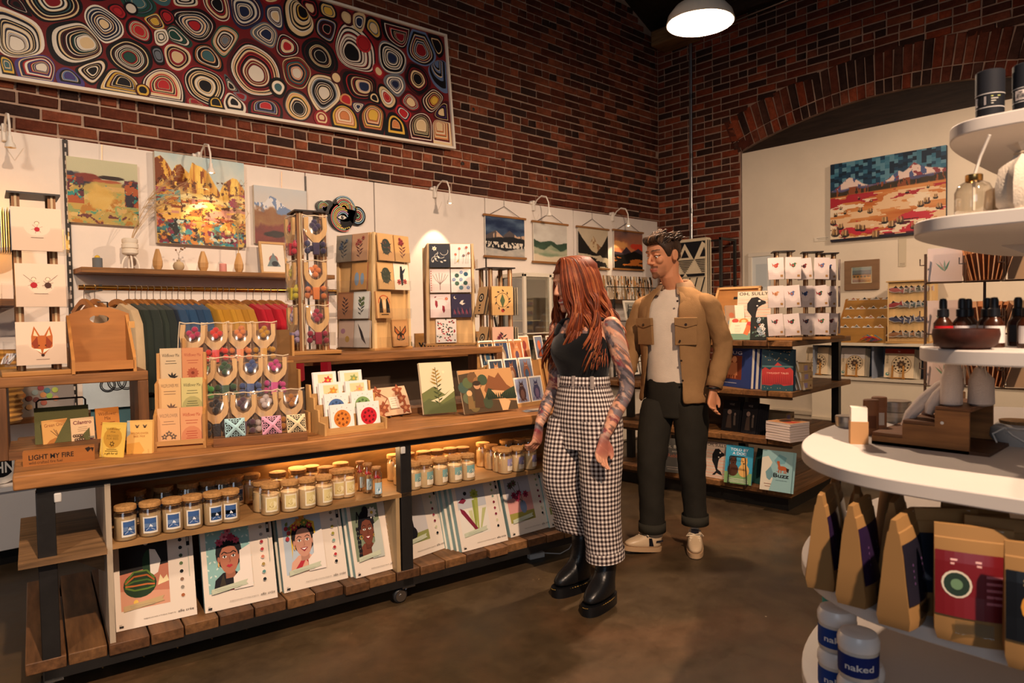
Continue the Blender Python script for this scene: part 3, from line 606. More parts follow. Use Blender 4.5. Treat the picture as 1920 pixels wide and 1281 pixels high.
# ================================================================== LEFT WALL: ART AND SHELVES
def fbm(u, v, sx=4., sy=4., seed=0, octv=4):
    out = 0; amp = 1.; tot = 0
    for o in range(octv):
        r = np.random.RandomState(seed*17+o); g = r.rand(65, 65); x = np.mod(u*sx*2**o, 64); y = np.mod(v*sy*2**o, 64)
        xi = x.astype(int); yi = y.astype(int); fx = x-xi; fy = y-yi; fx = fx*fx*(3-2*fx); fy = fy*fy*(3-2*fy)
        a = g[yi, xi]*(1-fx)+g[yi, xi+1]*fx; b = g[yi+1, xi]*(1-fx)+g[yi+1, xi+1]*fx; out = out+amp*(a*(1-fy)+b*fy); tot += amp; amp *= .5
    return out/tot
def hx(h): return np.array([int(h[i:i+2], 16)/255 for i in (0, 2, 4)])
class Art:
    def __init__(s, nx, ny, seed=1):
        s.nx, s.ny = nx, ny; s.u, s.v = np.meshgrid((np.arange(nx)+.5)/nx, (np.arange(ny)+.5)/ny); s.seed = seed; s.c = np.ones((ny, nx, 3))
    def n(s, sx=5, sy=5, k=0, o=4): return fbm(s.u, s.v, sx, sy, s.seed+k, o)
    def put(s, mask, col, col2=None, t=None):
        m = np.clip(np.asarray(mask, float), 0, 1)[..., None]; a = hx(col)[None, None]
        if col2 is not None: t_ = np.clip(t, 0, 1)[..., None]; a = a*(1-t_)+hx(col2)*t_
        s.c = s.c*(1-m)+a*m; return s
    def below(s, pts, soft=.01, wob=0., k=3):
        e = np.interp(s.u, [p[0] for p in pts], [p[1] for p in pts])+wob*(s.n(9, 9, k)-.5); return (e-s.v)/soft+.5
    def blob(s, x, y, rx, ry, wob=.6, k=5): return (1-((s.u-x)/rx)**2-((s.v-y)/ry)**2+wob*(s.n(8, 8, k)-.5)*2)*2.5
    def mesh(s, w, h, name, parent, matn='paint', org=(0, 0, 0), **k):
        nx, ny = s.nx, s.ny; X, Z = np.meshgrid(np.linspace(0, w, nx+1)-w/2, np.linspace(0, h, ny+1))
        v = np.stack([X+org[0], np.full_like(X, org[1]), Z+org[2]], -1).reshape(-1, 3)
        i = (np.arange(ny)[:, None]*(nx+1)+np.arange(nx)[None]).ravel(); f = np.stack([i, i+1, i+nx+2, i+nx+1], 1)
        me = bpy.data.meshes.new(name); me.from_pydata(v.tolist(), [], f.tolist()); c = np.clip(s.c, 0, 1).reshape(-1, 3); c = np.where(c <= .04045, c/12.92, ((c+.055)/1.055)**2.4)
        a = np.ones((len(f)*4, 4), np.float32); a[:, :3] = np.repeat(c, 4, 0); ca = me.attributes.new('Col', 'FLOAT_COLOR', 'CORNER'); ca.data.foreach_set('color', a.ravel())
        me.materials.append(MAT[matn]); return link(name, me, parent, **k)
def canvas(art, w, h, d, label, M, side='d8cbb8', cat='painting'):
    t = thing('canvas_painting', label, cat, M)
    MB(side).box(-w/2, .0006, 0, w/2, d, h).build('stretched_canvas', 'canvasw', t); art.mesh(w, h, 'painted_face', t); return t
def spots(A, n, cols, r=(.01, .03), ylim=(0, 1), xlim=(0, 1), seed=4):
    rr = random.Random(seed)
    for i in range(n): A.put(A.blob(rr.uniform(*xlim), rr.uniform(*ylim), rr.uniform(*r), rr.uniform(*r), .5, 5+i % 4)*.8, cols[i % len(cols)])
def frame_from(px, Y):                             # tl, tr, br, bl pixels on the plane Y
    P = [onY(x, y, Y) for x, y in px]; w = ((P[1][0]-P[0][0])+(P[2][0]-P[3][0]))/2; h = ((P[0][2]-P[3][2])+(P[1][2]-P[2][2]))/2
    return ((P[3][0]+P[2][0])/2, (P[3][2]+P[2][2])/2, w, h)
# green landscape
A = Art(90, 84, 2); A.put(1, 'c9c7a4', 'b0b294', 1-A.v+.3*A.n(4, 4)); A.put(A.below([(0, .75), (.3, .7), (1, .66)], .02, .08), 'c2a050', 'a99a58', A.n(5, 4, 1))
A.put(A.blob(.12, .68, .2, .12, .8), '2c2a3c').put(A.blob(.28, .7, .2, .07, .7, 6), '7c3226').put(A.blob(.6, .73, .2, .035, .4, 7), '2a1f1c').put(A.blob(.55, .67, .22, .03, .5, 8), 'a85a3a').put(A.blob(.92, .6, .14, .14, .8, 9), '3a2434').put(A.blob(.9, .42, .12, .12, .9, 5), '5c2a34')
for sd, cc, th, lo, hi in ((60, '8aa066', .56, 0, .5), (61, 'b5762c', .6, 0, .4), (62, 'd8bc78', .56, .1, .6), (63, '3f8f80', .66, .05, .65), (64, 'cfa868', .6, 0, .6), (65, '5c2430', .68, 0, .2)): A.put((A.n(7, 9, sd, 5) > th)*(A.v > lo)*(A.v < hi)*.85, cc)
A.put(A.blob(.45, .42, .22, .2, .7), 'c9a04a', 'd8b868', A.n(8, 10, 70)); [A.put((A.n(9, 9, sd, 5) > .57)*(A.v > .3)*(A.v < .72)*((A.u < .22)+(A.u > .8)), cc) for sd, cc in ((71, '2a8a84'), (72, '5c2434'), (73, '2c2634'), (74, 'a8542c'))]
x, z, w_, h_ = frame_from([(128, 293), (263, 309), (260, 425), (130, 416)], 5.36)
canvas(A, w_, h_, .035, 'unframed canvas of a green and ochre abstract field hung by the slotted standard', Tm(x, 5.36, z))
c1 = (x, z, w_, h_)
# golden peaks
A = Art(150, 150, 5); A.put(1, '9fc0c8', 'e0dccc', A.n(5, 5)); pk = [(0, .92), (.06, .96), (.12, .9), (.18, .8), (.22, .87), (.27, .89), (.31, .85), (.36, .8), (.40, .93), (.45, .9), (.5, .89), (.58, .84), (.64, .72), (.70, .62), (.76, .74), (.86, .81), (.91, .8), (1, .68)]
st = A.n(34, 3, 2, 5); pm_ = A.below(pk, .01, .02); A.put(pm_, 'b86f1c', 'f6cf62', st*2.2-.55+.25*(A.v-.5)); A.put(pm_*(A.n(14, 9, 8, 5) > .6)*(A.u < .36)*.75, '7a3c18'); A.put(pm_*(A.n(22, 5, 9, 5) > .64)*.7, '8a4818')
A.put(A.below([(0, .64), (.3, .60), (.6, .54), (1, .62)], .05, .14), 'd8952e', 'fae59a', A.n(6, 12, 4, 5)*1.7-.35); A.put(A.blob(.45, .5, .34, .09, .5), 'fbf3c4', 'f4d060', A.n(9, 16, 3)*1.6-.4)
for sd, cc, th in ((6, 'b4561e', .58), (16, '8a3a1c', .63), (26, 'e8b04c', .6), (36, 'c98a80', .66)): A.put((A.n(5, 17, sd, 5) > th)*(A.v < .52)*(A.v > .2)*.85, cc)
A.put((A.n(30, 30, 7, 5) > .63)*(A.v < .74)*.8, '4a2412'); A.put((A.n(6, 16, 46, 5) > .56)*(A.v > .46)*(A.v < .6)*((A.u < .26)+(A.u > .8)), '6fb0ac'); A.put((A.n(7, 18, 47, 5) > .6)*(A.v > .46)*(A.v < .62)*((A.u < .3)+(A.u > .74)), '9a3c54')
A.put(A.below([(0, .2), (.3, .14), (.7, .17), (1, .24)], .06, .25), '5a3a2c', '2f7a84', A.n(12, 12, 9, 5)*2.4-.8)
for sd, cc, th in ((50, '7c2440', .6), (51, '3f9098', .62), (52, 'c98038', .62), (53, '1f1a1c', .64), (54, 'b8c4b8', .68), (55, 'd0a848', .64)): A.put((A.n(15, 15, sd, 5) > th)*(A.v < .27+.08*(A.n(6, 6, sd+9)-.5))*.9, cc)
x, z, w_, h_ = frame_from([(294, 286), (462, 305), (461, 463), (296, 456)], 5.345); c2 = (x, z, w_, h_)
canvas(A, w_, h_, .045, 'large square canvas of golden cliffs over a glowing valley', Tm(x, 5.345, z))
# snowy mountain
A = Art(80, 76, 7); A.put(1, 'b9c2c8', 'd9c6b4', 1-A.v+.3*A.n(5, 5)); A.put(A.below([(0, .7), (.2, .72), (.3, .84), (.42, .8), (.6, .66), (.8, .57), (1, .56)], .012, .03), 'd6d6d8', '6a84ac', (A.n(14, 7, 2) > .54)*1.)
A.put(A.below([(0, .6), (.3, .66), (.5, .55), (.75, .54), (1, .5)], .05, .2), '7a4a2e', 'a07a4c', A.n(9, 9, 3)); A.put(A.below([(0, .28), (.4, .3), (.7, .38), (1, .5)], .06, .2), '5a2c2c', '8a4038', A.n(7, 7, 4)); A.put(A.blob(.35, .18, .2, .06), '1f1c1e')
x, z, w_, h_ = frame_from([(479, 347), (578, 359), (577, 466), (479, 452)], 5.36)
canvas(A, w_, h_, .035, 'small canvas of a snowy volcano above rust coloured hills', Tm(x, 5.36, z))
# hanging wires of the two smaller canvases
for (px, y0, y1) in ((191, 271, 300), (528, 322, 352)):
    a, b = onY(px, y0, 5.385), onY(px, y1, 5.385); tag(MB('c98a5c').tube([a, b], .0015, 5).build('picture_wire', 'metal'), 'thin copper wire holding up the %s canvas' % ('green field' if px < 300 else 'snowy volcano'), 'wire')
# ---- large framed painting of poured rings
ang = 1.7; BM = Tm(-.60, 5.37, 2.934, ry=-ang)@Matrix.Rotation(math.radians(-3.2), 4, 'X'); BL, BH = 4.782, 1.118
bp_ = thing('framed_painting', 'very wide white framed painting of multicoloured poured rings high on the brick wall', 'painting', BM)
f = MB('e9e0d2')
for (a, b, c, d) in ((0, 0, BL, .022), (0, BH-.022, BL, BH), (0, .022, .022, BH-.022), (BL-.022, .022, BL, BH-.022)): f.box(a, -.055, b, c, 0, d)
f.build('frame', 'white', bp_, bev=.002)
CM = {'W': 'e6dccb', 'N': '232c4a', 'K': '15151a', 'R': '8a1f28', 'r': 'b32a30', 'C': 'e2c698', 'O': 'cc7f4c', 'G': '234a42', 'T': '436a70', 'Y': 'd6ac46', 'B': '62779f', 'P': '463c78', 'g': '707882', 'D': '471a20', 'S': 'd99a66'}
CELLS = [(60, 150, 115, 'WNWNCNWNWNBNW', 0, 60), (200, 5, 110, 'KCKWKTKWTKWR', 0, 0), (450, 120, 72, 'WgNWNCNWNC', 0, 0), (300, 190, 110, 'KWKGKWKKGKWC', 70, 0), (365, 285, 66, 'KWKKWK', 0, 0), (578, 140, 66, 'RKRKrKr', 0, 0), (545, 240, 88, 'KGKGDKGRG', -5, 0), (636, 92, 42, 'YKOKY', 0, 0),
 (810, 100, 84, 'KWNCWNSNWNr', 0, 10), (740, 240, 64, 'RCKCRC', 0, 0), (865, 255, 66, 'KOWKDST', 0, -10), (945, 200, 66, 'GKSKWKgDg', 0, 0), (1062, 300, 125, 'DRKRRWRrCRWRCRW', 0, 20), (680, 380, 84, 'KDCrKCrNr', 0, 10), (850, 360, 92, 'RWKOCKCWCK', 0, 0), (1030, 30, 74, 'NWNWNWgWN', -10, 10), (1165, 70, 52, 'NWBNWC', 0, 0),
 (900, 10, 64, 'RDCRKWK', 0, 0), (1110, 150, 52, 'gWgWNWN', 10, 0), (1200, 200, 54, 'DKRKCr', 0, 0), (1245, 90, 76, 'KCKCKCKYK', 30, -40), (1372, 130, 58, 'KBKDKRK', 0, 0), (1335, 240, 80, 'KDKGKDKK', 0, 0), (1490, 210, 104, 'RWRWWRWWKWK', -30, 25), (1520, 185, 26, 'rr', 0, 0), (1635, 250, 66, 'gWKWgWKWgN', 0, 0), (1765, 210, 68, 'BKBRKBKR', 0, 0), (1828, 320, 54, 'BKBKBKB', 0, -60),
 (1245, 310, 72, 'CORTSKBSrW', 0, 5), (1340, 380, 80, 'KWKgKWKWKW', 0, 0), (1490, 355, 80, 'DKrKCRKCrN', 30, 5), (1650, 355, 50, 'gWNWgN', 0, 0), (1750, 340, 68, 'DRKRDCKCK', 0, 0), (1240, 430, 58, 'KTSYKCKK', 5, 20), (1095, 460, 62, 'KRKPBKPr', 0, 0), (1160, 375, 32, 'KWT', 0, 0), (990, 350, 52, 'TKGWK', 0, 10), (990, 405, 30, 'RgR', 0, 0), (965, 440, 44, 'WKWWK', 0, 0),
 (1430, 500, 58, 'KYSOCSO', 0, 0), (1550, 500, 62, 'KOYNSOY', 0, -10), (1650, 545, 54, 'KYKSO', 0, 0), (1750, 545, 62, 'DRKCKGKCC', 0, 0), (1850, 570, 58, 'CROCOCOC', 0, -15), (1795, 410, 52, 'KDCKRYY', 10, 0), (1615, 405, 40, 'KCWrr', 0, 0), (1710, 430, 48, 'DRKRC', 0, 0), (1500, 445, 36, 'NWgWN', 0, 0), (130, 290, 74, 'PNrWPrKPW', 30, 10), (290, 345, 42, 'PKBP', 0, 0), (490, 372, 74, 'KYKYDKYK', 30, 10),
 (20, 290, 44, 'KYTCT', 0, 0), (590, 20, 62, 'GTGTT', 0, 0), (545, 40, 22, 'KW', 0, 0), (780, 5, 66, 'RWKWKWW', 0, 0), (1295, 40, 42, 'KRKRC', 0, 0), (1370, 50, 32, 'KYKY', 0, 0), (1455, 72, 26, 'DCC', 0, 0), (1505, 90, 32, 'CNWN', 0, 0), (1555, 122, 38, 'KYgC', 0, 0), (1660, 130, 62, 'KDrKDR', 20, 0), (1815, 190, 36, 'KCKK', 0, 0), (665, 160, 36, 'WKWKW', 0, 0), (755, 160, 54, 'GWGWG', -30, -10), (1335, 505, 26, 'RCRC', 0, 0),
 (1690, 482, 36, 'rNWr', 0, 0), (1850, 482, 42, 'DKPKC', 0, 0), (690, 78, 30, 'KRKr', 0, 0), (490, 65, 32, 'KrRr', 0, 0), (90, 40, 54, 'KDKDK', 0, 0), (655, 235, 34, 'KgKg', 0, 0), (1585, 300, 24, 'RrC', 0, 0), (1560, 420, 22, 'KCK', 0, 0), (1440, 430, 22, 'Sr', 0, 0), (1400, 330, 20, 'DC', 0, 0), (820, 440, 34, 'RGR', 0, 0), (900, 455, 30, 'KYK', 0, 0), (590, 390, 24, 'DYK', 0, 0), (1470, 5, 40, 'DKR', 0, 0), (660, -40, 60, 'TGK', 0, 0), (1130, -20, 40, 'RCr', 0, 0),
 (-120, 120, 120, 'KRKCKRKW', 0, 0), (-90, 280, 90, 'WKWKTW', 0, 0), (-260, 200, 110, 'DCDrKC', 0, 0), (-300, 20, 120, 'NWNWNW', 0, 0), (-420, 160, 100, 'KGKWKG', 0, 0), (-200, -90, 110, 'RKRKCK', 0, 0), (350, -130, 120, 'KOKWKO', 0, 0), (60, -130, 110, 'NCNWN', 0, 0), (-560, 60, 120, 'RDRCRK', 0, 0), (560, -150, 100, 'YKYKW', 0, 0), (820, -120, 90, 'RWRKR', 0, 0), (1000, -90, 70, 'KBKWB', 0, 0)]
BI = BM.inverted(); sites = []
for (zx, zy, r, seq, fx, fy) in CELLS:
    p = BI@Vector(onY(zx*.448, zy*.448, 5.39)); q = BI@Vector(onY((zx+r)*.448, zy*.448, 5.39)); q2 = BI@Vector(onY(zx*.448, (zy+r)*.448, 5.39)); fp = BI@Vector(onY((zx+fx)*.448, (zy+fy)*.448, 5.39))
    sites.append((p.x, p.z, ((q-p).length+(q2-p).length)/2, seq, fp.x-p.x, fp.z-p.z))
pm = MB('6f2024').add([(.02, -.03, .02), (BL-.02, -.03, .02), (BL-.02, -.03, BH-.02), (.02, -.03, BH-.02)], [(0, 1, 2, 3)]); pr = Pr(pm, (0, -.03, 0), w=1, h=1, eps=.0002)
def clip(P, a, b, c):                              # keep a*x+b*y<=c
    O = []
    for i in range(len(P)):
        p, q = P[i], P[(i+1) % len(P)]; dp, dq = a*p[0]+b*p[1]-c, a*q[0]+b*q[1]-c
        if dp <= 0: O.append(p)
        if dp*dq < 0: t = dp/(dp-dq); O.append((p[0]+(q[0]-p[0])*t, p[1]+(q[1]-p[1])*t))
    return O
rr = random.Random(5)
for i, (x, z, r, seq, fx, fz) in enumerate(sites):
    P = [(x+1.42*r*math.cos(2*math.pi*k/36)*rr.uniform(.96, 1.04), z+1.42*r*math.sin(2*math.pi*k/36)) for k in range(36)]
    for j, (x2, z2, r_2, *_) in enumerate(sites):
        if i == j or math.hypot(x2-x, z2-z) > 1.5*(r+r_2): continue
        if r_2 < .35*r or r < .35*r_2: continue
        dx, dz = x2-x, z2-z; P = clip(P, 2*dx, 2*dz, (x2*x2+z2*z2-x*x-z*z)+(r*r-r_2*r_2)) if P else P
    if not P: continue
    D = [0.]
    for k in range(len(P)): D.append(D[-1]+math.hypot(P[(k+1) % len(P)][0]-P[k][0], P[(k+1) % len(P)][1]-P[k][1]))
    tt = np.linspace(0, D[-1], 41)[:-1]; PX = np.interp(tt, D, [p[0] for p in P]+[P[0][0]]); PZ = np.interp(tt, D, [p[1] for p in P]+[P[0][1]])
    for it in range(7): PX = (np.roll(PX, 1)+2*PX+np.roll(PX, -1))/4; PZ = (np.roll(PZ, 1)+2*PZ+np.roll(PZ, -1))/4
    P = [(cxx, czz) for cxx, czz in zip((PX-PX.mean())*1.03+PX.mean(), (PZ-PZ.mean())*1.03+PZ.mean())]
    P = clip(clip(clip(clip(P, 1, 0, BL-.022), -1, 0, -.022), 0, 1, BH-.022), 0, -1, -.022)
    if len(P) < 3: continue
    cx = sum(p[0] for p in P)/len(P)+fx; cz = sum(p[1] for p in P)/len(P)+fz; n = len(seq); s = .97; pr.k = 1+(30 if r < .08 else 0); sc = []
    for k, ch in enumerate(seq):
        ph = rr.uniform(0, 6); am = .018*(1-k/n)
        cc = fx*0
        Q = [(cx+(p[0]-cx)*s*(1+am*math.sin(3*math.atan2(p[1]-cz, p[0]-cx)+ph)), cz+(p[1]-cz)*s*(1+am*math.sin(2*math.atan2(p[1]-cz, p[0]-cx)+ph))) for p in P]
        t = (k+1)/n; Q = [(q[0]*(1-t*.35)+(cx+s*r*.9*math.cos(a))*t*.35, q[1]*(1-t*.35)+(cz+s*r*.9*math.sin(a))*t*.35) for q, a in ((q, math.atan2(q[1]-cz, q[0]-cx)) for q in Q)]
        Q = [(min(max(q[0], .022), BL-.022), min(max(q[1], .022), BH-.022)) for q in Q]
        if k and r > .06: pr.poly(Q, CM[rr.choice('KKWCD')]); Q = [(cx+(q[0]-cx)*.94, cz+(q[1]-cz)*.94) for q in Q]
        pr.poly(Q, jit(CM[ch], .1)); s *= 1-rr.uniform(.55, 1.25)/max(3.5, n-k*.55)
pm.build('painted_panel', 'paint', bp_)
# ---- eye and cloud cut-out
ex, ez = onY(642, 402, 5.37)[0], onY(642, 402, 5.37)[2]
ey = thing('cutout_art', 'black edged cut-out of swirling clouds around one eye on the white panel', 'wall art', Tm(ex, 5.385, ez))
em = MB('121214')
for (cx, cz, r) in ((-.01, -.025, .122), (.02, .05, .112), (.145, .0, .085), (-.19, .05, .05), (-.125, .05, .06)): em.prism([(cx+r*math.cos(a), cz+r*math.sin(a)) for a in np.linspace(0, 2*math.pi, 25)[:-1]], -.012, .012)
p = Pr(em, (0, -.012, 0), w=1, h=1, eps=.0003)
PAL = ['8fb8d0', 'c9a0c8', 'd8c860', 'e0a070', '9cc8a0', 'd0706a', 'e8e0c8']
for i in range(6): p.arc(.01, -.03, .045+.014*i, .3+i*.35, 3.9+i*.25, .0085, PAL[i % 7], 12)
for i in range(6): p.arc(.02, .055, .03+.014*i, -.1, 2.9-.1*i, .008, PAL[(i+2) % 7], 9)
for i in range(4): p.arc(.145, .0, .018+.016*i, -2., 1.7, .008, PAL[(i+4) % 7], 8); p.arc(-.175, .04, .012+.012*i, .5, 3.4, .005, PAL[(i+1) % 7], 8)
for k in range(7): p.ell(-.05+.018*k, -.125+.012*abs(k-3)**1.1*.4, .006, .006, 'e8d060', n=7); p.ell(.03+.018*k, .1-.009*abs(k-2), .005, .005, 'e8d060', n=7)
p.poly([(-.06, -.03), (-.025, -.005), (.015, -.005), (.045, -.028), (.01, -.05), (-.03, -.05)], '101012').poly([(-.05, -.03), (-.02, -.012), (.01, -.012), (.035, -.028), (.01, -.042), (-.03, -.042)], 'e8e2d4').ell(-.005, -.027, .014, .014, '101012', n=12).ell(-.001, -.023, .004, .004, 'ffffff', n=6)
em.build('painted_board', 'gloss', ey)
# ---- four hanging scroll prints
def scroll(px, art, label):
    x, z, w, h = frame_from(px, 5.36); t = thing('scroll_print', label, 'hanging print', Tm(x, 5.375, z), 'scroll prints hung near the corner'); 
    art.mesh(w-.05, h-.03, 'printed_sheet', t, 'paper', (0, -.002, .02)); MB('ece4d6').box(-w/2+.018, 0, .02, w/2-.018, .003, h-.01).build('paper_backing', 'paper', t)
    for zz in (0, h-.022): MB('9a6a3c').box(-w/2, -.012, zz, w/2, .012, zz+.022).build('wooden_rail', 'lightX', t, bev=.003)
    MB('3a2c22').tube([(-w/2+.09, 0, h), (0, .012, h+.10), (w/2-.09, 0, h)], .003, 5).tube([(0, .012, h+.10), (0, .014, 2.66-z)], .002, 5).build('cord', 'fabric', t); return t
A = Art(64, 56, 11); A.put(1, '22304e', '5a7088', (A.n(3, 6, 1)-.35)*2.2); A.put(A.below([(0, .5), (.25, .64), (.42, .5), (.6, .66), (.8, .52), (1, .56)], .012, .02), 'c9a88c', '3c3c44', (A.n(10, 6, 2) > .52)*.8); A.put(A.below([(0, .42), (.4, .48), (.7, .5), (1, .46)], .02, .05), '24262a'); A.put((A.n(28, 12, 4) > .52)*(A.v > .22)*(A.v < .36), 'd9d0c0'); A.put(A.below([(0, .2), (.5, .14), (1, .24)], .02, .05), '8f9090', 'd0c8ba', A.n(6, 10, 5))
scroll([(908, 399), (987, 410), (989, 489), (909, 480)], A, 'scroll print of a navy sky over snowy peaks, beside the wire standard')
A = Art(60, 56, 13); A.put(1, 'd9d6cc', 'c0b8ae', A.n(3, 5, 1)*1.4-.3); A.put(A.below([(0, .55), (.2, .48), (.5, .54), (.7, .46), (1, .52)], .02, .06), '4a6450', '26382c', A.n(4, 8, 2)); A.put(A.below([(0, .36), (.3, .3), (.5, .42), (.8, .3), (1, .36)], .03, .08), 'b9b49a', '6f8a6c', A.n(3, 12, 4)*1.6-.4); A.put(A.below([(0, .2), (.4, .12), (1, .18)], .04, .05), 'd8c8ac')
scroll([(999, 411), (1069, 422), (1067, 500), (1001, 489)], A, 'scroll print of pale green rolling hills')
A = Art(56, 56, 15); A.put(1, 'd3c3a6', 'b8a890', A.n(4, 4)); A.put(A.below([(0, .3), (.35, .55), (.5, .8), (.62, .62), (.8, .5), (1, .3)], .015, .04), '9a7450', 'cdb894', (A.n(12, 7, 2) > .5)*1.); A.put(A.below([(0, .9), (.2, .66), (.45, .42), (.62, .36)], .015, .03)*(A.u < .6), '23201e'); A.put(A.below([(.5, .0), (.62, .4), (.8, .56), (1, .85)], .015, .03)*(A.u > .5), '2c2622'); A.put(A.below([(0, .36), (.5, .3), (1, .34)], .01, .03), 'cabb9e', '2a2624', (A.n(3, 9, 3) > .48)*1.)
scroll([(1083, 421), (1145, 431), (1144, 510), (1084, 500)], A, 'scroll print of a dark valley below a tan mountain')
A = Art(60, 56, 17); A.put(1, 'c9784c', '6a5454', (A.v-.45)*1.6+.8*(A.n(3, 6)-.5)); A.put(A.blob(.85, .6, .3, .1, .8), 'c8402a').put(A.blob(.2, .62, .3, .12, .6), 'e0a060'); A.put(A.below([(0, .44), (.25, .42), (.42, .57), (.6, .44), (.85, .56), (1, .48)], .012, .02), '3c3038'); A.put(A.below([(0, .36), (.4, .38), (.7, .48), (1, .4)], .02, .04), '14120f'); A.put((A.n(2.5, 9, 5) > .56)*(A.v < .3), 'b86a2c')
scroll([(1150, 429), (1207, 435), (1209, 510), (1151, 504)], A, 'scroll print of an orange sunset over dark water nearest the corner')
# ---- gooseneck clip lamps
def goose(px, py, label, lit=0, aim=(0, -.05, -.9)):
    p = onY(px, py, 5.40); M = Tm(p[0], 5.385, ZP-.06); t = thing('clip_lamp', label, 'lamp', M, 'white gooseneck lamps clipped along the panel top')
    MB('e6ded2').box(-.016, -.02, -.01, .016, .045, .10).box(-.05, -.01, .06, -.016, .02, .085).build('clip', 'plastic', t, bev=.006)
    P = [(0, -.02, .05), (.0, -.06, .10), (.0, -.13, .135), (.0, -.20, .115), (.0, -.235, .05), (.0, -.24, -.03)]
    MB('e9e1d5').tube(P, .007, 8).build('gooseneck', 'plastic', t)
    h = MB('e9e1d5'); h.lathe([(.012, .05), (.014, .02), (.026, 0), (.03, -.02), (.026, -.018)], 14); h.build('lamp_head', 'plastic', t, M=Tm(0, -.24, -.075))
    MB('ffe2b0').ball((0, -.24, -.085), .014, 6).build('bulb', 'led' if lit else 'plastic', t)
    MB('ddd2c4').tube([(0, .01, 0), (.01, .012, -.05), (.05, .012, -.12), (.09, .013, -.05), (.14, .03, .03)], .0022, 5).build('cable', 'plastic', t)
    if lit: light('lamp_light', 'SPOT', (p[0], 5.145, ZP-.17), lit, (1, .74, .45), .012, (p[0]+aim[0], 5.145+aim[1], ZP-.17+aim[2]), ang=62, blend=.35)
goose(8, 262, 'white gooseneck clip lamp at the end of the panels above the card spinner')
goose(372, 290, 'lit white gooseneck clip lamp above the golden cliffs canvas', 9, (.02, .25, -.6))
goose(813, 360, 'lit white gooseneck clip lamp above the empty panel', 16, (0, .3, -.8))
goose(998, 384, 'white gooseneck clip lamp between the first two scroll prints')
goose(1147, 408, 'lit white gooseneck clip lamp above the gap between the last two scroll prints', 9, (.05, .3, -.8))
# ---- wooden ledge, its ornaments
LZ = 1.795
tag(MB('8f6236').box(.95, 5.14, LZ-.035, 2.75, 5.40, LZ).build('timber_shelf', 'woodX', bev=.003), 'rough timber shelf on the white panels above the clothes rail', 'shelf')
def led(px, py): p = onZ(px, py, LZ); return min(max(p[1], 5.17), 5.34), p
def ledM(px): p = onY(px, 500, 5.25); return Tm(p[0], 5.25, LZ)
t = thing('candle_holder', 'grey cylinder candle holder with a yellow candle end', 'candle holder', ledM(183)); MB('6c7074').lathe([(.001, 0), (.03, 0), (.03, .068), (.024, .07), (.022, .06), (.001, .06)], 18).build('holder', 'chalk', t); MB('d6b23c').ball((0, 0, .072), .017, 6).build('candle', 'wax', t)
t = thing('vase', 'cream stacked ring vase raised on a white arched stand', 'vase', ledM(245))
v_ = MB('e8ddcc'); v_.lathe([(.001, .1), (.04, .1), (.05, .11), (.05, .135), (.044, .14), (.052, .147), (.052, .172), (.045, .177), (.05, .184), (.05, .205), (.04, .213), (.03, .212), (.03, .2), (.001, .2)], 20).build('vase_body', 'chalk', t)
MB('efe6d8').tube([(-.055+.055*(1-math.cos(a))-.0, 0, .1*math.sin(a)+.0) for a in np.linspace(0, math.pi, 11)], .006, 8).tube([(0, -.045+.045*(1-math.cos(a)), .1*math.sin(a)) for a in np.linspace(0, math.pi, 11)], .006, 8).build('arched_stand', 'plastic', t)
t2 = thing('pampas_grass', 'dried pampas grass plumes leaning out of the cream ring vase', 'dried grass', ledM(245)); g_ = MB('c9a878'); rr = random.Random(8)
for i in range(9):
    a = rr.uniform(.35, .8); L = rr.uniform(.42, .6); P = [(L*k/7*math.sin(a)*(.5+.5*k/7)*1.2+.0, rr.uniform(-.02, .02)*k/7, .17+L*k/7*math.cos(a*(k/7))) for k in range(8)]
    g_.tube(P, .0012, 4)
    for k in range(26): b = Vector(P[4+k % 4]); d_ = Vector((rr.uniform(.01, .06), rr.uniform(-.02, .02), rr.uniform(-.01, .06))); g_.tube([b, b+d_*.6, b+d_+Vector((.01, 0, -.005))], .0008, 3, 'd3b68a')
g_.build('plumes', 'fabric', t2, kind='stuff')
def facet(px, hh, label, twist):
    t = thing('wooden_vase', label, 'vase', ledM(px), 'faceted wooden bud vases on the ledge'); R = []
    for r, z in ((.02, 0), (.034, .03), (.036, .06), (.026, .1), (.012, .135*hh/.135), (.008, hh)): R.append([(r*math.cos(2*math.pi*k/6+twist+z*3), r*math.sin(2*math.pi*k/6+twist+z*3), z*hh/.14 if z < hh else z) for k in range(6)])
    MB('c99a62').loft(R).build('vase_body', 'lightZ', t, sharp=.2); return t
facet(296, .15, 'faceted wooden bud vase beside the cream ring vase', 0); facet(381, .15, 'faceted wooden bud vase between the round vase and the pink candle', .5); t = facet(448, .15, 'faceted wooden bud vase holding tall dried grass', .9)
g_ = MB('c2a06c'); rr = random.Random(4)
for i in range(7):
    L = rr.uniform(.3, .55); b = rr.uniform(-.02, .16); P = [(b*(k/6)**2, rr.uniform(-.01, .01), .13+L*k/6) for k in range(7)]; g_.tube(P, .001, 4)
    for k in range(20): c = Vector(P[3+k % 4]); g_.tube([c, c+Vector((rr.uniform(-.02, .03), rr.uniform(-.01, .01), rr.uniform(.01, .04)))], .0007, 3)
tag(g_.build('dried_grass', 'fabric', M=ledM(448), kind=None), 'sparse dried grass standing in the wooden bud vase by the framed print', 'dried grass')
t = thing('round_vase', 'round beige textured bud vase with a dry twig', 'vase', ledM(335)); MB('b9a282').lathe([(.001, 0), (.02, 0), (.035, .018), (.038, .038), (.03, .058), (.012, .068), (.013, .08), (.009, .08), (.009, .07)], 20).build('vase_body', 'chalk', t)
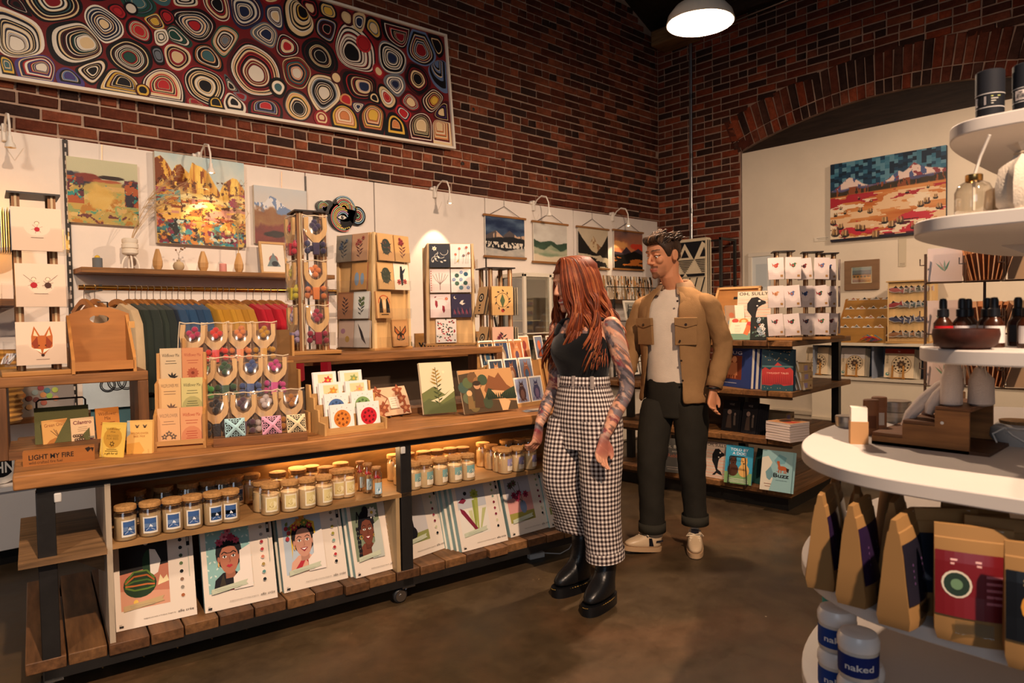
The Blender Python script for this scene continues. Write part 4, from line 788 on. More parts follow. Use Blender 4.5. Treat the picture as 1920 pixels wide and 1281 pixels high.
tw = MB('7a5a3c').tube([(0, 0, .07), (.005, 0, .13), (.02, 0, .16)], .0013, 4).tube([(.003, 0, .11), (-.015, 0, .15)], .001, 4).tube([(.005, 0, .13), (.045, 0, .168)], .001, 4)
for c in ((.02, 0, .16), (-.015, 0, .15), (.045, 0, .168), (.03, 0, .155)): tw.ball(c, .007, 4, '8a6444')
tw.build('twig', 'fabric', t)
t = thing('pillar_candle', 'short pink pillar candle on the ledge', 'candle', ledM(418)); MB('d8948a').lathe([(.001, 0), (.025, 0), (.026, .003), (.026, .062), (.022, .066), (.001, .063)], 18).build('candle_body', 'wax', t); MB('3a2a22').tube([(0, 0, .062), (.001, 0, .072)], .001, 5).build('wick', 'fabric', t)
t = thing('framed_print', 'small print in a pale wooden frame leaning behind the slingshot spinner', 'picture', ledM(516)@Matrix.Rotation(math.radians(-9), 4, 'X'))
f = MB('d2a468'); [f.box(*b) for b in ((-.11, 0, 0, .11, .018, .018), (-.11, 0, .242, .11, .018, .26), (-.11, 0, .018, -.092, .018, .242), (.092, 0, .018, .11, .018, .242))]; f.build('frame', 'lightX', t)
q = MB('e9dfcf').box(-.092, .008, .018, .092, .012, .242); p = Pr(q, (-.092, .008, .018), w=.184, h=.224); p.ell(.5, .45, .2, None, 'a8685c').poly([(.2, .2), (.5, .7), (.8, .2)], '7a8a8c').ell(.55, .3, .15, .1, '44484c'); q.build('print', 'paper', t)
# ---- clothes rail
RY, RZ = 4.98, float(onY(330, 542, 4.98)[2])
rl = thing('clothes_rail', 'brass clothes rail fixed under the timber shelf', 'rail', Tm(.9, RY, RZ)); MB('a97c3c').tube([(0, 0, 0), (2.1, 0, 0)], .016, 14).build('rod', 'brass', rl)
for x in (.12, 1.9): MB('2c2826').box(x-.01, -.012, -.02, x+.01, .41, .0+.02).build('bracket', 'steel', rl)
def make_garment(col):
    m = MB(col); out = [(.045, -.035), (.085, -.006), (.19, -.05), (.235, -.14), (.25, -.35), (.255, -.58), (.2, -.6), (.19, -.33), (.182, -.7), (-.182, -.7), (-.19, -.33), (-.2, -.6), (-.255, -.58), (-.25, -.35), (-.235, -.14), (-.19, -.05), (-.085, -.006), (-.045, -.035)]
    R = []
    for x, s in ((-.032, .9), (-.024, .97), (0, 1), (.024, .97), (.032, .9)): R.append([(x*(1+.5*abs(z)), y*s, z*(.5+.5*s)-.0) for y, z in out])
    return m.loft(R)
def hanger(M, label):
    t = thing('coat_hanger', label, 'hanger', M, 'wooden hangers on the brass rail'); h = MB('a8703c')
    h.loft([[(-.011, y-.0, z), (.011, y, z), (.011, y, z-.034), (-.011, y, z-.034)] for y, z in ((-.17, -.148), (-.12, -.118), (-.04, -.078), (0, -.07), (.04, -.078), (.12, -.118), (.17, -.148))]).build('hanger_bar', 'lightZ', t)
    MB('b8b4ac').tube([(0, 0, -.075), (0, 0, -.03)]+[(0, .0-.019*math.sin(a)+.0, .0-.019*math.cos(a)+.0) for a in np.linspace(.2, 4.6, 10)], .0022, 5).build('hook', 'metal', t); return t
GX = [(157, None), (177, None), (218, 'c9b08c'), (241, '2e352f'), (253, '2c3330'), (264, '2f3632'), (275, '313933'), (287, '2b3230'), (300, '2a3240'), (311, '324a68'), (322, '2f5074'), (333, '2c4a6c'), (346, '2a4260'), (358, '2c4868'), (381, 'b8862c'), (394, 'b07e28'), (405, 'ba8a30'), (416, 'b58430'), (427, 'a8782a'), (439, 'b08030'), (462, 'b02230'), (474, 'a81c2c'), (490, 'b3202e'), (505, 'b0222e'), (518, 'a41c2a')]
NM = {'c9b08c': 'beige', '2': 'charcoal green', '3': 'blue', 'b8': 'mustard', 'b0': 'red'}
cnt = {}; hp = None; gm = {}
for i, (px, c) in enumerate(GX):
    X = float(onY(px, 545, RY)[0]); M = Tm(X, RY, RZ-.0, rz=random.uniform(-6, 6)+15)
    near = 'bare' if c is None else ('beige' if c == 'c9b08c' else 'mustard' if c[0] in 'ab' and int(c[2:4], 16) > 90 else 'red' if c[0] in 'ab' else 'blue' if int(c[4:6], 16) > 0x3c and c[0] in '23' and int(c[4:6], 16) > 0x50 or c == '2a3240' else 'charcoal')
    cnt[near] = cnt.get(near, 0)+1; k = cnt[near]
    lab = ('bare wooden hanger at the very end of the rail' if k == 1 else 'bare wooden hanger beside the single beige garment') if c is None else 'wooden hanger holding the %s %s garment' % (ORD[k-1].replace('leftmost', 'first'), near)
    if hp is None: hp = hanger(M, lab)
    else: dup(hp, M, lab)
    if c:
        g = make_garment(c).build('hanging_garment', 'fabric', label='%s %s sweatshirt in the row on the brass rail' % (ORD[k-1].replace('leftmost', 'first'), near), cat='sweatshirt', group='sweatshirts hung along the brass rail', M=M@Matrix.Translation((0, 0, -.096)))
        g['label'] = ('%s %s sweatshirt from the card spinner side of the rail' % (ORD[k-1].replace('leftmost', 'first'), near)) if near != 'beige' else 'single beige garment on the brass rail'
# ---- low white bench along the wall, side shelf with badges, things seen past the spinner
tag(MB('e2dad4').box(-.6, 4.95, .1, 1.0, 5.375, .45).build('bench_cabinet', 'white', bev=.004), 'low white cabinet along the wall seen under the table end', 'cabinet')['kind'] = 'thing'
MB('181614').box(-.6, 5.02, 0, 1.0, 5.375, .1).build('cabinet_kick', 'plastic', bpy.data.objects['bench_cabinet'])
MB('efe8e2').box(-.6, 4.93, .45, 1.02, 5.375, .475).build('cabinet_top', 'white', bpy.data.objects['bench_cabinet'])
p = onZ(14, 908, .475); t = thing('printed_cushion', 'round white cushion printed with black letters, on the low cabinet', 'cushion', Tm(p[0]-.03, 5.02, .475)); c = MB('e8e2d8'); c.loft([[(r*math.cos(a), y, .105+r*math.sin(a)) for a in np.linspace(0, 2*math.pi, 20)[:-1]] for r, y in ((.07, 0), (.1, .015), (.105, .03), (.1, .05), (.07, .06))]); q = Pr(c, (-.07, -.0005, .04), w=.14, h=.14); q.ell(.5, .5, .46, .46, '16161a', n=18).text('BHN', .05, .24, .46, 'eee8de', .9, .02); c.build('cushion_body', 'fabric', t)
SZ = float(onY(85, 776, 5.18)[2])
tag(MB('8a5a30').box(-.5, 5.0, SZ-.03, 1.12, 5.40, SZ).build('side_shelf', 'woodX', bev=.002), 'lower timber wall shelf carrying the badge board', 'shelf')
x0, x1 = onY(26, 770, 5.1)[0], onY(141, 770, 5.1)[0]; t = thing('badge_board', 'grey felt board pinned with round wooden badges', 'board', Tm((x0+x1)/2, 5.08, SZ)@Matrix.Rotation(math.radians(-14), 4, 'X')); bw = x1-x0; MB('8c8580').box(-bw/2, 0, 0, bw/2, .012, .27).build('felt_sheet', 'felt', t)
cs = ['c98a50', '6a3c34', '7a8a8c', '8a3c40', 'b07a4a', '3f6a7c', '7a9a4a', '9aa84c', 'a87860', '5c3430', 'b08a60', '8a4a3c']
for i, (u_1, v_1) in enumerate(((.15, .5), (.25, .42), (.35, .55), (.45, .65), (.48, .48), (.55, .58), (.58, .45), (.68, .58), (.68, .38), (.36, .38), (.24, .22), (.48, .3))):
    MB(cs[i]).lathe([(.001, 0), (.017, 0), (.017, .004), (.001, .005)], 12).build('badge', 'paper', t, M=Tm((u_1-.5)*bw, -.001, v_1*.27, rx=90))
for i, u_1 in enumerate((.07, .32)):
    m = MB('ece6da').box(-.028, -.002, 0, .028, 0, .055); q = Pr(m, (-.028, -.002, 0), w=.056, h=.055); q.ell(.5, .5, .36, .36, '1c1a1a', n=12).text('BEND', .24, .38, .2, 'ece6da', .52); m.build('tag', 'paper', t, M=Tm((u_1-.5)*bw+.02, -.003, .232))
# pale tea towel with interlaced rings, seen through the box riser
x, z = onY(207, 715, 4.55)[0], onY(207, 765, 4.55)[2]; t = thing('tea_towel', 'pale blue towel printed with black interlaced rings, hanging behind the box riser', 'towel', Tm(x, 4.55, z, rz=-4))
m = MB('b9c6cc'); m.box(-.14, 0, 0, .14, .006, .3); q = Pr(m, (-.14, 0, 0), w=.28, h=.3, eps=.0003)
for cx, cy, r in ((.5, .72, .18), (.68, .72, .16), (.62, .5, .17), (.8, .5, .17), (.45, .45, .14)): q.arc(cx, cy, r, 0, 6.3, .022, '1c1c20', 16).arc(cx, cy, r*.8, 0, 6.3, .018, '1c1c20', 16)
m.build('towel_cloth', 'fabric', t); q = MB('efe9dc').box(-.03, -.004, 0, .03, -.003, .045); Pr(q, (-.03, -.004, 0), w=.06, h=.045).scribble(.5, .7, .6, 3, .2, '8a8078', .05); q.build('price_tag', 'paper', t, M=Tm(-.13, -.003, .17, ry=25))
MB('4a6c74').box(-.1, .03, -.32, .17, .05, .02).build('lower_fold', 'fabric', t)
MB('2a2624').tube([(0, .003, .3), (0, .003, .62), (0, .55, .64), (0, .85, .64)], .004, 6).build('hanging_cord', 'fabric', t)
# yellow shade, basket and book at the far end
x = onY(6, 412, 5.1)[0]; t = thing('table_lamp', 'glowing yellow pleated paper shade at the end of the wall behind the spinner', 'lamp', Tm(x-.12, 5.15, 1.58)); MB('f0b050').lathe([(.14, .53), (.16, .52), (.19, .34), (.19, .33), (.185, .34), (.155, .52)], 24, caps=False).build('lamp_shade', 'softglow', t); MB('6a4a30').lathe([(.001, 0), (.07, 0), (.06, .02), (.015, .04), (.012, .4), (.001, .4)], 14).build('stem', 'lightZ', t)
tag(MB('8a5a30').box(-.6, 4.98, 1.54, .62, 5.40, 1.58).build('end_shelf', 'woodX'), 'high timber shelf under the yellow lamp', 'shelf')
t = thing('wicker_basket', 'woven wicker basket on the shelf behind the card spinner', 'basket', Tm(onY(18, 560, 4.9)[0]-.1, 4.9, SZ+.001)); b = MB('b5813f')
for k in range(14): b.lathe([(.13+.002*k, .03*k), (.14+.002*k, .03*k+.015), (.13+.002*k, .03*k+.03)], 22, jit('b9863f', .15), caps=False)
b.build('basket_weave', 'fabric', t, kind=None)
# ================================================================== ON THE TABLE TOP
def face(px, py=600): r = ray(px, py); return math.degrees(math.atan2(r[1], r[0]))-90
def atz(px, py, z, rz=None): p = onZ(px, py, z); return Tm(p[0], p[1], z, rz=face(px) if rz is None else rz)
def tu(u, n, z, rz=0): return TMX@Tm(u, n, z, rz=rz)
KR, IV, WH = 'c89a66', 'eadcc6', 'ece4dc'
def riser(label, u0, u1, n0, n1, z1, th=.042):
    t = thing('box_riser', label, 'riser', tu((u0+u1)/2, n0, TT), 'open timber box risers on the table'); h = z1-TT; a = (u1-u0)/2; d = n1-n0
    MB('8f5f34').box(-a, 0, h-th, a, d, h).build('top_board', 'woodX', t, bev=.004); MB('7c5230').box(-a+th, 0, 0, a-th, d, th*.8).build('bottom_board', 'woodX', t)
    for s in (-1, 1): MB('6f4829').box(min(s*a, s*(a-th)), 0.001, 0, max(s*a, s*(a-th)), d-.001, h-th).build('side_board', 'woodZ', t, bev=.003)
    return t
R1Z, R2Z = 1.212, 1.243
riser('open timber box riser at the end of the table under the card spinner', -1.63, -1.08, .33, .66, R1Z)
riser('open timber box riser under the slingshot spinner and greeting card towers', -.44, .905, .45, .80, R2Z)
# ---- little art kits for cards
def art_fox(p):
    p.poly([(.3, .42), (.3, .66), (.36, .9), (.47, .68), (.56, .68), (.68, .9), (.73, .66), (.72, .42), (.62, .32), (.53, .2), (.41, .32)], 'b4602c').poly([(.34, .68), (.37, .82), (.44, .66)], 'e6c8a0').poly([(.69, .68), (.66, .82), (.6, .66)], 'e6c8a0').poly([(.3, .5), (.42, .66), (.44, .4), (.36, .38)], '8a3a20').poly([(.72, .5), (.6, .66), (.58, .4), (.66, .38)], '8a3a20').poly([(.34, .38), (.48, .36), (.5, .26)], 'efdcc0').poly([(.68, .38), (.54, .36), (.52, .26)], 'efdcc0').ell(.52, .22, .035, None, '3a2018').ell(.45, .45, .014, None, '201410').ell(.58, .45, .014, None, '201410'); p.scribble(.52, .12, .3, 1, .1, '6a5446', .008)
def art_pom(p, n=1):
    for i in range(n):
        x = .5 if n == 1 else .36+.28*i; c = ('a8202c', '4a2c22')[i]
        for a in range(6): p.line([(x, .52), (x+.12*math.cos(a+.4), .52+.12*math.sin(a+.4))], .006, '6a4a3c')
        p.ell(x, .5, .055 if n == 1 else .07, None, c).ell(x-.0, .64, .04, None, 'e9cfae'); p.arc(x, .64, .045, 0, 3.2, .008, '3c2a24')
        if n > 1: p.line([(x, .56), (x+(.2 if i else -.2), .74)], .006, '4a342a')
    p.scribble(.5, .3, .3, 1, .1, '6a5446', .008)
def art_bird(p, c='b04838', c2='5a6a8c'): p.ell(.5, .62, .13, .09, c).ell(.6, .7, .07, None, c).poly([(.66, .72), (.74, .7), (.66, .68)], 'd8a040').poly([(.38, .64), (.24, .76), (.3, .58)], c2).ell(.48, .62, .07, .05, c2); p.line([(.5, .54), (.49, .46)], .01, '3a2a22'); p.rect(.76, .1, .92, .2, 'b5854a')
def art_plant(p, c='2e3428', bl=None, rnd=1):
    rr = random.Random(rnd); p.line([(.5, .1), (.5, .8)], .016, c)
    for k in range(9): y = .15+.07*k; L = .3*(1-abs(y-.4)); p.leaf(.5, y, L, (.6 if k % 2 else 2.5)+rr.uniform(-.2, .2), .035, c)
    if bl: [p.flower(.5+rr.uniform(-.25, .25), .55+rr.uniform(-.1, .3), .11, bl, '30241c') for k in range(4)]
def art_heads(p, c, c2): p.ell(.5, .52, .3, .3, c).ell(.42, .6, .16, .14, c2).ell(.62, .45, .14, .12, c2); [p.leaf(.5, .5, .42, a, .05, c) for a in (.5, 1.2, 2., 2.7, -.6, -1.3, -2.2)]
def art_butterfly(p): 
    p.poly([(.5, .5), (.12, .78), (.1, .55), (.28, .42), (.22, .25), (.42, .2), (.5, .42), (.58, .2), (.78, .25), (.72, .42), (.9, .55), (.88, .78)], '2a2018')
    for s in (-1, 1): p.poly([(.5+s*.06, .5), (.5+s*.33, .7), (.5+s*.34, .57), (.5+s*.2, .45)], 'a85a2c').poly([(.5+s*.08, .42), (.5+s*.2, .38), (.5+s*.22, .28), (.5+s*.1, .27)], 'b5683a')
    p.rect(.48, .2, .52, .75, '18120e')
def art_cats(p):
    p.arc(.5, .55, .36, 0, 3.14, .05, 'b0502c', 12)
    for s in (-1, 1): p.poly([(.5+s*.1, .2), (.5+s*.34, .2), (.5+s*.32, .5), (.5+s*.2, .74), (.5+s*.14, .7), (.5+s*.12, .5)], '1b1716').poly([(.5+s*.2, .72), (.5+s*.24, .82), (.5+s*.27, .7)], '1b1716')
    p.ell(.5, .5, .1, .2, 'd8b890'); p.scribble(.5, .12, .6, 1, .1, '2a201c', .03)
def art_toucan(p): p.poly([(.44, .9), (.56, .9), (.62, .55), (.58, .2), (.46, .15), (.38, .5)], '1a1c24').flower(.3, .3, .16, 'a82c30', '401014').flower(.7, .32, .15, 'b03a34', '401014'); p.leaf(.5, .6, .4, .8, .06, '2a3440')
def art_pattern(p, cols, n=26, s=3): 
    rr = random.Random(s)
    for i in range(n): x, y = rr.uniform(.08, .92), rr.uniform(.06, .94); (p.leaf(x, y, .12, rr.uniform(0, 6), .03, cols[i % len(cols)]) if i % 2 else p.ell(x, y, .04, None, cols[i % len(cols)], n=8)); p.k -= 1
    p.k += 1
def art_coral(p): 
    p.line([(.5, .1), (.5, .45)], .03, '7a6258')
    for a in (-.9, -.5, -.1, .3, .7, 1.0): p.line([(.5, .3+.05*abs(a)), (.5+.25*a, .55), (.5+.4*a, .85-.1*abs(a))], .018, '7a6258')
    for k in range(9): p.rect(.04, .08+.1*k, .09, .12+.1*k, 'c0604c'); p.k -= 1
    p.k += 1
def art_koi(p): [p.poly([(x-.06, y+.14), (x+.05, y+.1), (x+.07, y-.1), (x, y-.2), (x-.07, y-.05)], '8e2c38') for x, y in ((.3, .6), (.65, .38))]; p.flower(.8, .8, .1, 'c06058'); p.arc(.5, .5, .36, .4, 2.4, .014, 'c9b09a', 10); p.leaf(.2, .85, .12, .5, .03, '7a3c40')
def art_dove(p): p.ell(.78 if 0 else .2, .85, .08, None, 'e9dcc0').ell(.24, .87, .07, None, '38324c'); p.poly([(.4, .6), (.5, .72), (.62, .74), (.56, .62), (.7, .6), (.55, .52)], 'ece2d0'); [p.leaf(.12+.1*k, .1, .25+.08*(k % 3), 1.57+.3*(k % 2), .03, 'a0485c' if k % 2 else '7c5a6c') for k in range(9)]
def art_leaves_blue(p): [p.ell(x, y, .11, None, c) for x, y, c in ((.3, .72, '3c5a50'), (.75, .78, '2f5a70'), (.3, .38, '4a6a58'), (.72, .4, '3c5c54'), (.5, .2, '6a8c98'))]; [p.flower(x, y, .1, '6a8cc0', 'd8d0b0') for x, y in ((.52, .86), (.5, .55), (.15, .55), (.85, .2))]
def art_darkvine(p):
    for k in range(4): p.arc(.3+.14*k, .3+.13*k, .2, .5+k, 3.6+k, .02, 'e2dccc', 9)
    [p.leaf(.15+.17*k, .2+.09*(k % 3), .16, 1.2+.5*k, .04, 'e8e2d2') for k in range(5)]; p.flower(.25, .8, .13, 'ece4d0')
def art_sprigs(p): [(p.line([(x, .15), (x+.05, y)], .012, '8a7a58'), p.flower(x+.05, y, .08, c)) for x, y, c in ((.2, .55, 'c0605c'), (.4, .8, 'b04a50'), (.6, .5, '3a3c60'), (.75, .85, 'a83c44'), (.85, .6, '7a3848'))]; p.leaf(.3, .2, .2, 1, .03, 'c9b060')
def pack(par, w, h, art, M, col=IV, n=3, back=KR, matn='paper', name='greeting_card', d=.004):
    c = MB(col).box(-w/2, 0, 0, w/2, .002, h); p = Pr(c, (-w/2, 0, 0), w=w, h=h, eps=.00015)
    if art: art(p)
    o = c.build(name, matn, par, M=M)
    for i in range(n-1): MB(jit(back if i % 2 == 0 else col, .08)).box(-w/2, 0, 0, w/2, .002, h*random.uniform(.985, 1.0)).build(name, matn, par, M=M@Tm(random.uniform(-.002, .002), d*(i+1), 0))
    return o
def pocket(par, w, h, d, M, notch=True, wings=True):
    """clear holder open at the top, front lip with a dipped notch"""
    m = MB(); top = [(-w/2, h)]+([(-w*.25, h)]+[(w*.25*math.sin(a), h-h*.35*math.cos(a)) for a in np.linspace(-1.3, 1.3, 7)]+[(w*.25, h)] if notch else [])+[(w/2, h)]
    m.prism([(-w/2, 0), (w/2, 0)]+top[::-1], -.0022, 0); m.box(-w/2, 0, -.002, w/2, d, 0)
    if wings:
        for s in (-1, 1): m.box(min(s*w/2, s*(w/2+.002)), -.002, 0, max(s*w/2, s*(w/2+.002)), d, h)
    return m.build('clear_pocket', 'acrylic', par, M=M)
# ---- wooden post card spinner at the end of the table
def postframe(t, W, H, col1='6a4a36', pw=.028):
    for sx in (-1, 1):
        for sy in (-1, 1): MB('9a6a40').box(sx*W-pw/2, sy*W-.006, .02, sx*W+pw/2, sy*W+.006, H).box(sx*W-.004 if sx > 0 else sx*W-.004, sy*W-.01, .02, sx*W+.004, sy*W+.01, H, 'd8bd92').build('post', 'woodZ', t)
    MB('2a2422').box(-W-.03, -W-.025, H, W+.03, W+.025, H+.008).build('top_cap', 'plastic', t)
    MB('a8763f').box(-W-.07, -W-.06, .0, W+.07, W+.06, .02).build('base_board', 'lightX', t, bev=.003)
sp = thing('card_spinner', 'wooden post card spinner holding cream cards with a fox and pompoms', 'card spinner', tu(-1.475, .475, R1Z, 3)); W = .062
postframe(sp, W, .75)
hz = [(.045, art_fox), (.285, lambda p: art_pom(p, 2)), (.515, art_pom)]
for k, (z, a) in enumerate(hz):
    pack(sp, .172, .178, a, Tm(.005+.006*k*(k < 2), -W-.052, z, rx=-3), 'dec4ac', 3, 'b5803f'); pocket(sp, .18, .09 if k < 2 else .1, .045, Tm(.005+.006*k*(k < 2), -W-.056, z-.004))
    Ml = Tm(-W-.052, -.005, z, rz=-90)
    if k == 2: pack(sp, .15, .175, lambda p: (p.ell(.5, .42, .04, .08, 'b0306c'), p.arc(.5, .4, .2, -2.6, -.5, .008, '6a6a70')), Ml, 'dcdde2', 7, 'c9a868', d=.008)
    pocket(sp, .15, .10, .045, Ml@Tm(0, -.004, -.004)); pocket(sp, .15, .09, .045, Tm(W+.056, 0, z, rz=90))
w_ = MB('d9d4d0'); rr = random.Random(3)
for i in range(7): a = rr.uniform(-.05, .05); w_.tube([(-.13+.004*i, a, .05), (-.12+.006*i, a+.02, .075+.008*(i % 3)), (-.10+.004*i, a+.03, .09), (-.105, a-.01, .06)], .003, 5, ('e6e0dc', '8a6a70', 'c9c4c8')[i % 3])
tag(w_.build('earring_cord', 'fabric', M=sp.matrix_world.copy()), 'bunch of thin white cords in the lowest side pocket of the fox spinner', 'cord')
# wooden desk caddy with a handle hole
cd = thing('wooden_caddy', 'wooden open caddy with an oval handle hole on the end riser', 'caddy', tu(-1.235, .43, R1Z, 2)); ba = []
out = [(-.12, 0), (.115, 0), (.115, .255)]+[(.115-.235*t, .255+.035*math.sin(math.pi*t)) for t in (.2, .4, .6, .8)]+[(-.12, .255)]
hole = [(-.005+.038*math.cos(a), .232+.019*math.sin(a)) for a in np.linspace(0, 2*math.pi, 17)[:-1]]
def ringboard(m, out, hole, y0, y1):
    import mathutils
    n = len(hole); O = []
    for (x, z) in hole:                           # ray from the hole centre to the outline
        cx, cz = -.005, .232; dx, dz = x-cx, z-cz; best = None
        for i in range(len(out)):
            (ax, az), (bx, bz) = out[i], out[(i+1) % len(out)]; ex, ez = bx-ax, bz-az; den = dx*ez-dz*ex
            if abs(den) < 1e-9: continue
            t = ((ax-cx)*ez-(az-cz)*ex)/den; s = ((ax-cx)*dz-(az-cz)*dx)/den
            if t > 0 and -1e-6 <= s <= 1+1e-6 and (best is None or t < best): best = t
        O.append((cx+dx*best, cz+dz*best))
    corners = [(-.12, 0), (.115, 0)]
    for c in corners: k = min(range(n), key=lambda i: math.hypot(O[i][0]-c[0], O[i][1]-c[1])); O[k] = c
    v = [(x, y0, z) for x, z in hole]+[(x, y0, z) for x, z in O]+[(x, y1, z) for x, z in hole]+[(x, y1, z) for x, z in O]; f = []
    for i in range(n): j = (i+1) % n; f += [(i, j, n+j, n+i)[::-1], (2*n+i, 2*n+j, 3*n+j, 3*n+i), (i, 2*n+i, 2*n+j, j)[::-1], (n+i, n+j, 3*n+j, 3*n+i)[::-1]]
    m.add(v, f); return m
ringboard(MB('b0743c'), out, hole, .1, .112).build('back_board', 'lightX', cd)
sd = MB('c08648'); sd.M = Tm(.108, 0, 0, rz=90); sd.prism([(-.10, 0), (.14, 0), (.14, .05), (.115, .24), (.09, .25), (-.02, .14), (-.10, .06)], 0, .012); sd.build('side_board', 'lightZ', cd)
sd = MB('b87e42'); sd.M = Tm(-.12, 0, 0, rz=90); sd.prism([(-.10, 0), (.14, 0), (.14, .05), (.115, .24), (.09, .25), (-.02, .14), (-.10, .06)], 0, .012); sd.build('side_board', 'lightZ', cd)
MB('a56c36').box(-.12, -.05, .0, .1, .1, .012).build('floor_board', 'lightX', cd); MB('b0743c').box(-.12, -.10, .012, .1, -.09, .05).build('front_lip', 'lightX', cd)
for z in (.06, .19): MB('cf9a58').box(.1, .03, z, .125, .045, z+.03).build('tenon', 'lightZ', cd)
# ---- block and seed packets at the near end
Mb, wd = base2(43, 876, 178, 862); lm = thing('fire_starter_block', 'cedar block printed LIGHT MY FIRE with packets slotted behind', 'block', Mb)
m = MB('a8682f').box(-wd/2, 0, 0, wd/2, .055, .055); p = Pr(m, (-wd/2, 0, 0), w=wd, h=.055); p.text('LIGHT MY FIRE', .08, .42, .34, '1c120c', .62, .02).text('wild-crafted fire fuel', .08, .12, .2, '2a1a10', .46).poly([(.86, .9), (.9, .62), (.95, .85), (.92, 1)], '2a1a10').poly([(.94, .95), (.97, .6), (.99, .9)], '2a1a10'); m.build('block', 'lightX', lm, bev=.0)
def packet(label, xl, yl, xr, yr, h_px, col, art, lean=10, group='paper seed packets', dy=0, z=TT, thick=.006, matn='paper'):
    Mb, wd = base2(xl, yl, xr, yr, z); Mb = Mb@Tm(0, dy, 0); h = hpx(Mb, h_px)/math.cos(math.radians(lean)); t = thing('seed_packet', label, 'packet', Mb@Matrix.Rotation(math.radians(-lean), 4, 'X'), group)
    m = MB(col).box(-wd/2, 0, 0, wd/2, thick, h); p = Pr(m, (-wd/2, 0, 0), w=wd, h=h); art(p); m.build('printed_envelope', matn, t); MB(mixc(col, '000000', .15)).box(-wd/2, -.0006, h-.006, wd/2, 0, h-.004).build('fold', matn, t); return t
def a_onion(p): p.ell(.55, .12, .48, .3, 'b8793e').text('Green Onion', .08, .78, .11, '8a4a30', .84).poly([(.3, .98), (.98, .98), (.98, .82)], 'c98a4c').line([(.6, .4), (.3, .66)], .02, '6a4a34').line([(.6, .4), (.42, .7)], .02, '6a4a34').line([(.62, .4), (.5, .66)], .02, '6a4a34').scribble(.5, .2, .7, 2, .06, '6a4428', .02)
def a_cilantro(p):
    p.text('Cilantro', .1, .79, .12, '6a1c34', .78, .02).scribble(.5, .68, .5, 3, .06, '8a6a50', .012)
    for k in range(8): p.flower(.12+.1*(k % 4)+.05*(k//4), .42-.14*(k//4)*.9, .09, '5a4438', 'd8b88c', 7)
    p.line([(.3, .4), (.6, .08)], .012, '4a382c').ell(.82, .2, .13, .075, '4a1c3c').rect(.7, .3, .95, .36, '8a8070')
def a_yellow(p): p.ell(.5, .55, .4, None, 'c9963a').text('Wildflower', .5, .78, .06, '5a4420', .6, center=True).text('Mix', .5, .7, .05, '5a4420', .2, center=True).text('BIRDSEED', .5, .58, .06, '8a6a2c', .5, center=True).text('FOR BEES', .5, .5, .06, '8a6a2c', .5, center=True).flower(.5, .38, .12, '7a5a24').scribble(.5, .22, .6, 2, .05, '5a4420', .012).text('a gift for all', .5, .08, .06, '3a2a14', .55, center=True)
def a_orange(p): p.poly([(.0, 1), (1, 1), (1, .82), (.4, .9)], 'b5702c').text('Wildflower', .5, .8, .09, '6a3a1c', .76, center=True).text('Mix', .5, .68, .09, '6a3a1c', .26, center=True).scribble(.5, .6, .7, 2, .04, '8a4a24', .02)
def a_bee(p):
    p.poly([(0, 1), (.1, 1), (.14, .6), (0, .5)], '9ab0b8').poly([(.0, .3), (.5, .35), (.7, .1), (.6, 0), (0, 0)], 'd8a04c')
    for x, y in ((.4, .8), (.7, .8)): p.ell(x, y, .05, None, '3a2a1c').leaf(x, y, .13, 2.3, .03, '6a5440').leaf(x, y, .13, .8, .03, '6a5440')
    p.text('WILDFLOWER', .5, .58, .06, 'b07a3c', .7, center=True).text('BEE MIX', .5, .49, .06, 'b07a3c', .45, center=True)
packet('green onion seed packet leaning behind the cedar block', 90, 850, 139, 842, 58, 'e0aa64', a_onion, 6, dy=.03)
packet('cilantro seed packet leaning behind the cedar block', 140, 844, 184, 838, 56, 'e2bf94', a_cilantro, 6, dy=.03)
packet('orange wildflower mix packet standing behind the yellow one', 184, 838, 228, 832, 70, 'c9813c', a_orange, 8)
packet('yellow wildflower birdseed packet in front on a clear stand', 186, 857, 230, 858, 64, 'e6bf58', a_yellow, 10)
packet('bee wildflower mix packet on a clear stand beside the seed rack', 237, 852, 285, 850, 62, 'e2b468', a_bee, 8, thick=.02)
for (px, py, lb) in ((209, 858, 'yellow wildflower packet'), (262, 851, 'bee wildflower mix packet')):
    M = atz(px, py, TT, TA); t = thing('clear_stand', 'small clear stand holding up the '+lb, 'stand', M@Tm(0, -.006, 0)); MB().tube([(-.03, -.012, .02), (-.03, -.012, .002), (-.03, .03, .002), (-.03, .045, .08)], .0025, 5).tube([(.03, -.012, .02), (.03, -.012, .002), (.03, .03, .002), (.03, .045, .08)], .0025, 5).box(-.03, .03, 0, .03, .045, .003).build('bent_sheet', 'acrylic', t)
# olive folded cloth on a black wire stand inside the box
M = tu(-1.40, .52, TT+.034, 0); t = thing('folded_cloth', 'olive folded cloth draped over a black wire stand inside the box riser', 'cloth', M); MB('5c5a38').loft([[(-.1, y, z), (.1, y, z), (.1, y+.006, z), (-.1, y+.006, z)] for y, z in ((-.05, 0), (-.03, .06), (-.005, .13), (.01, .15), (.03, .14), (.05, .05))]).build('cloth', 'fabric', t)
MB('16161a').tube([(-.09, .04, 0), (-.09, .012, .175), (-.08, .01, .185), (.08, .01, .185), (.09, .012, .175), (.09, .04, 0)], .004, 6).build('wire_stand', 'steel', t)
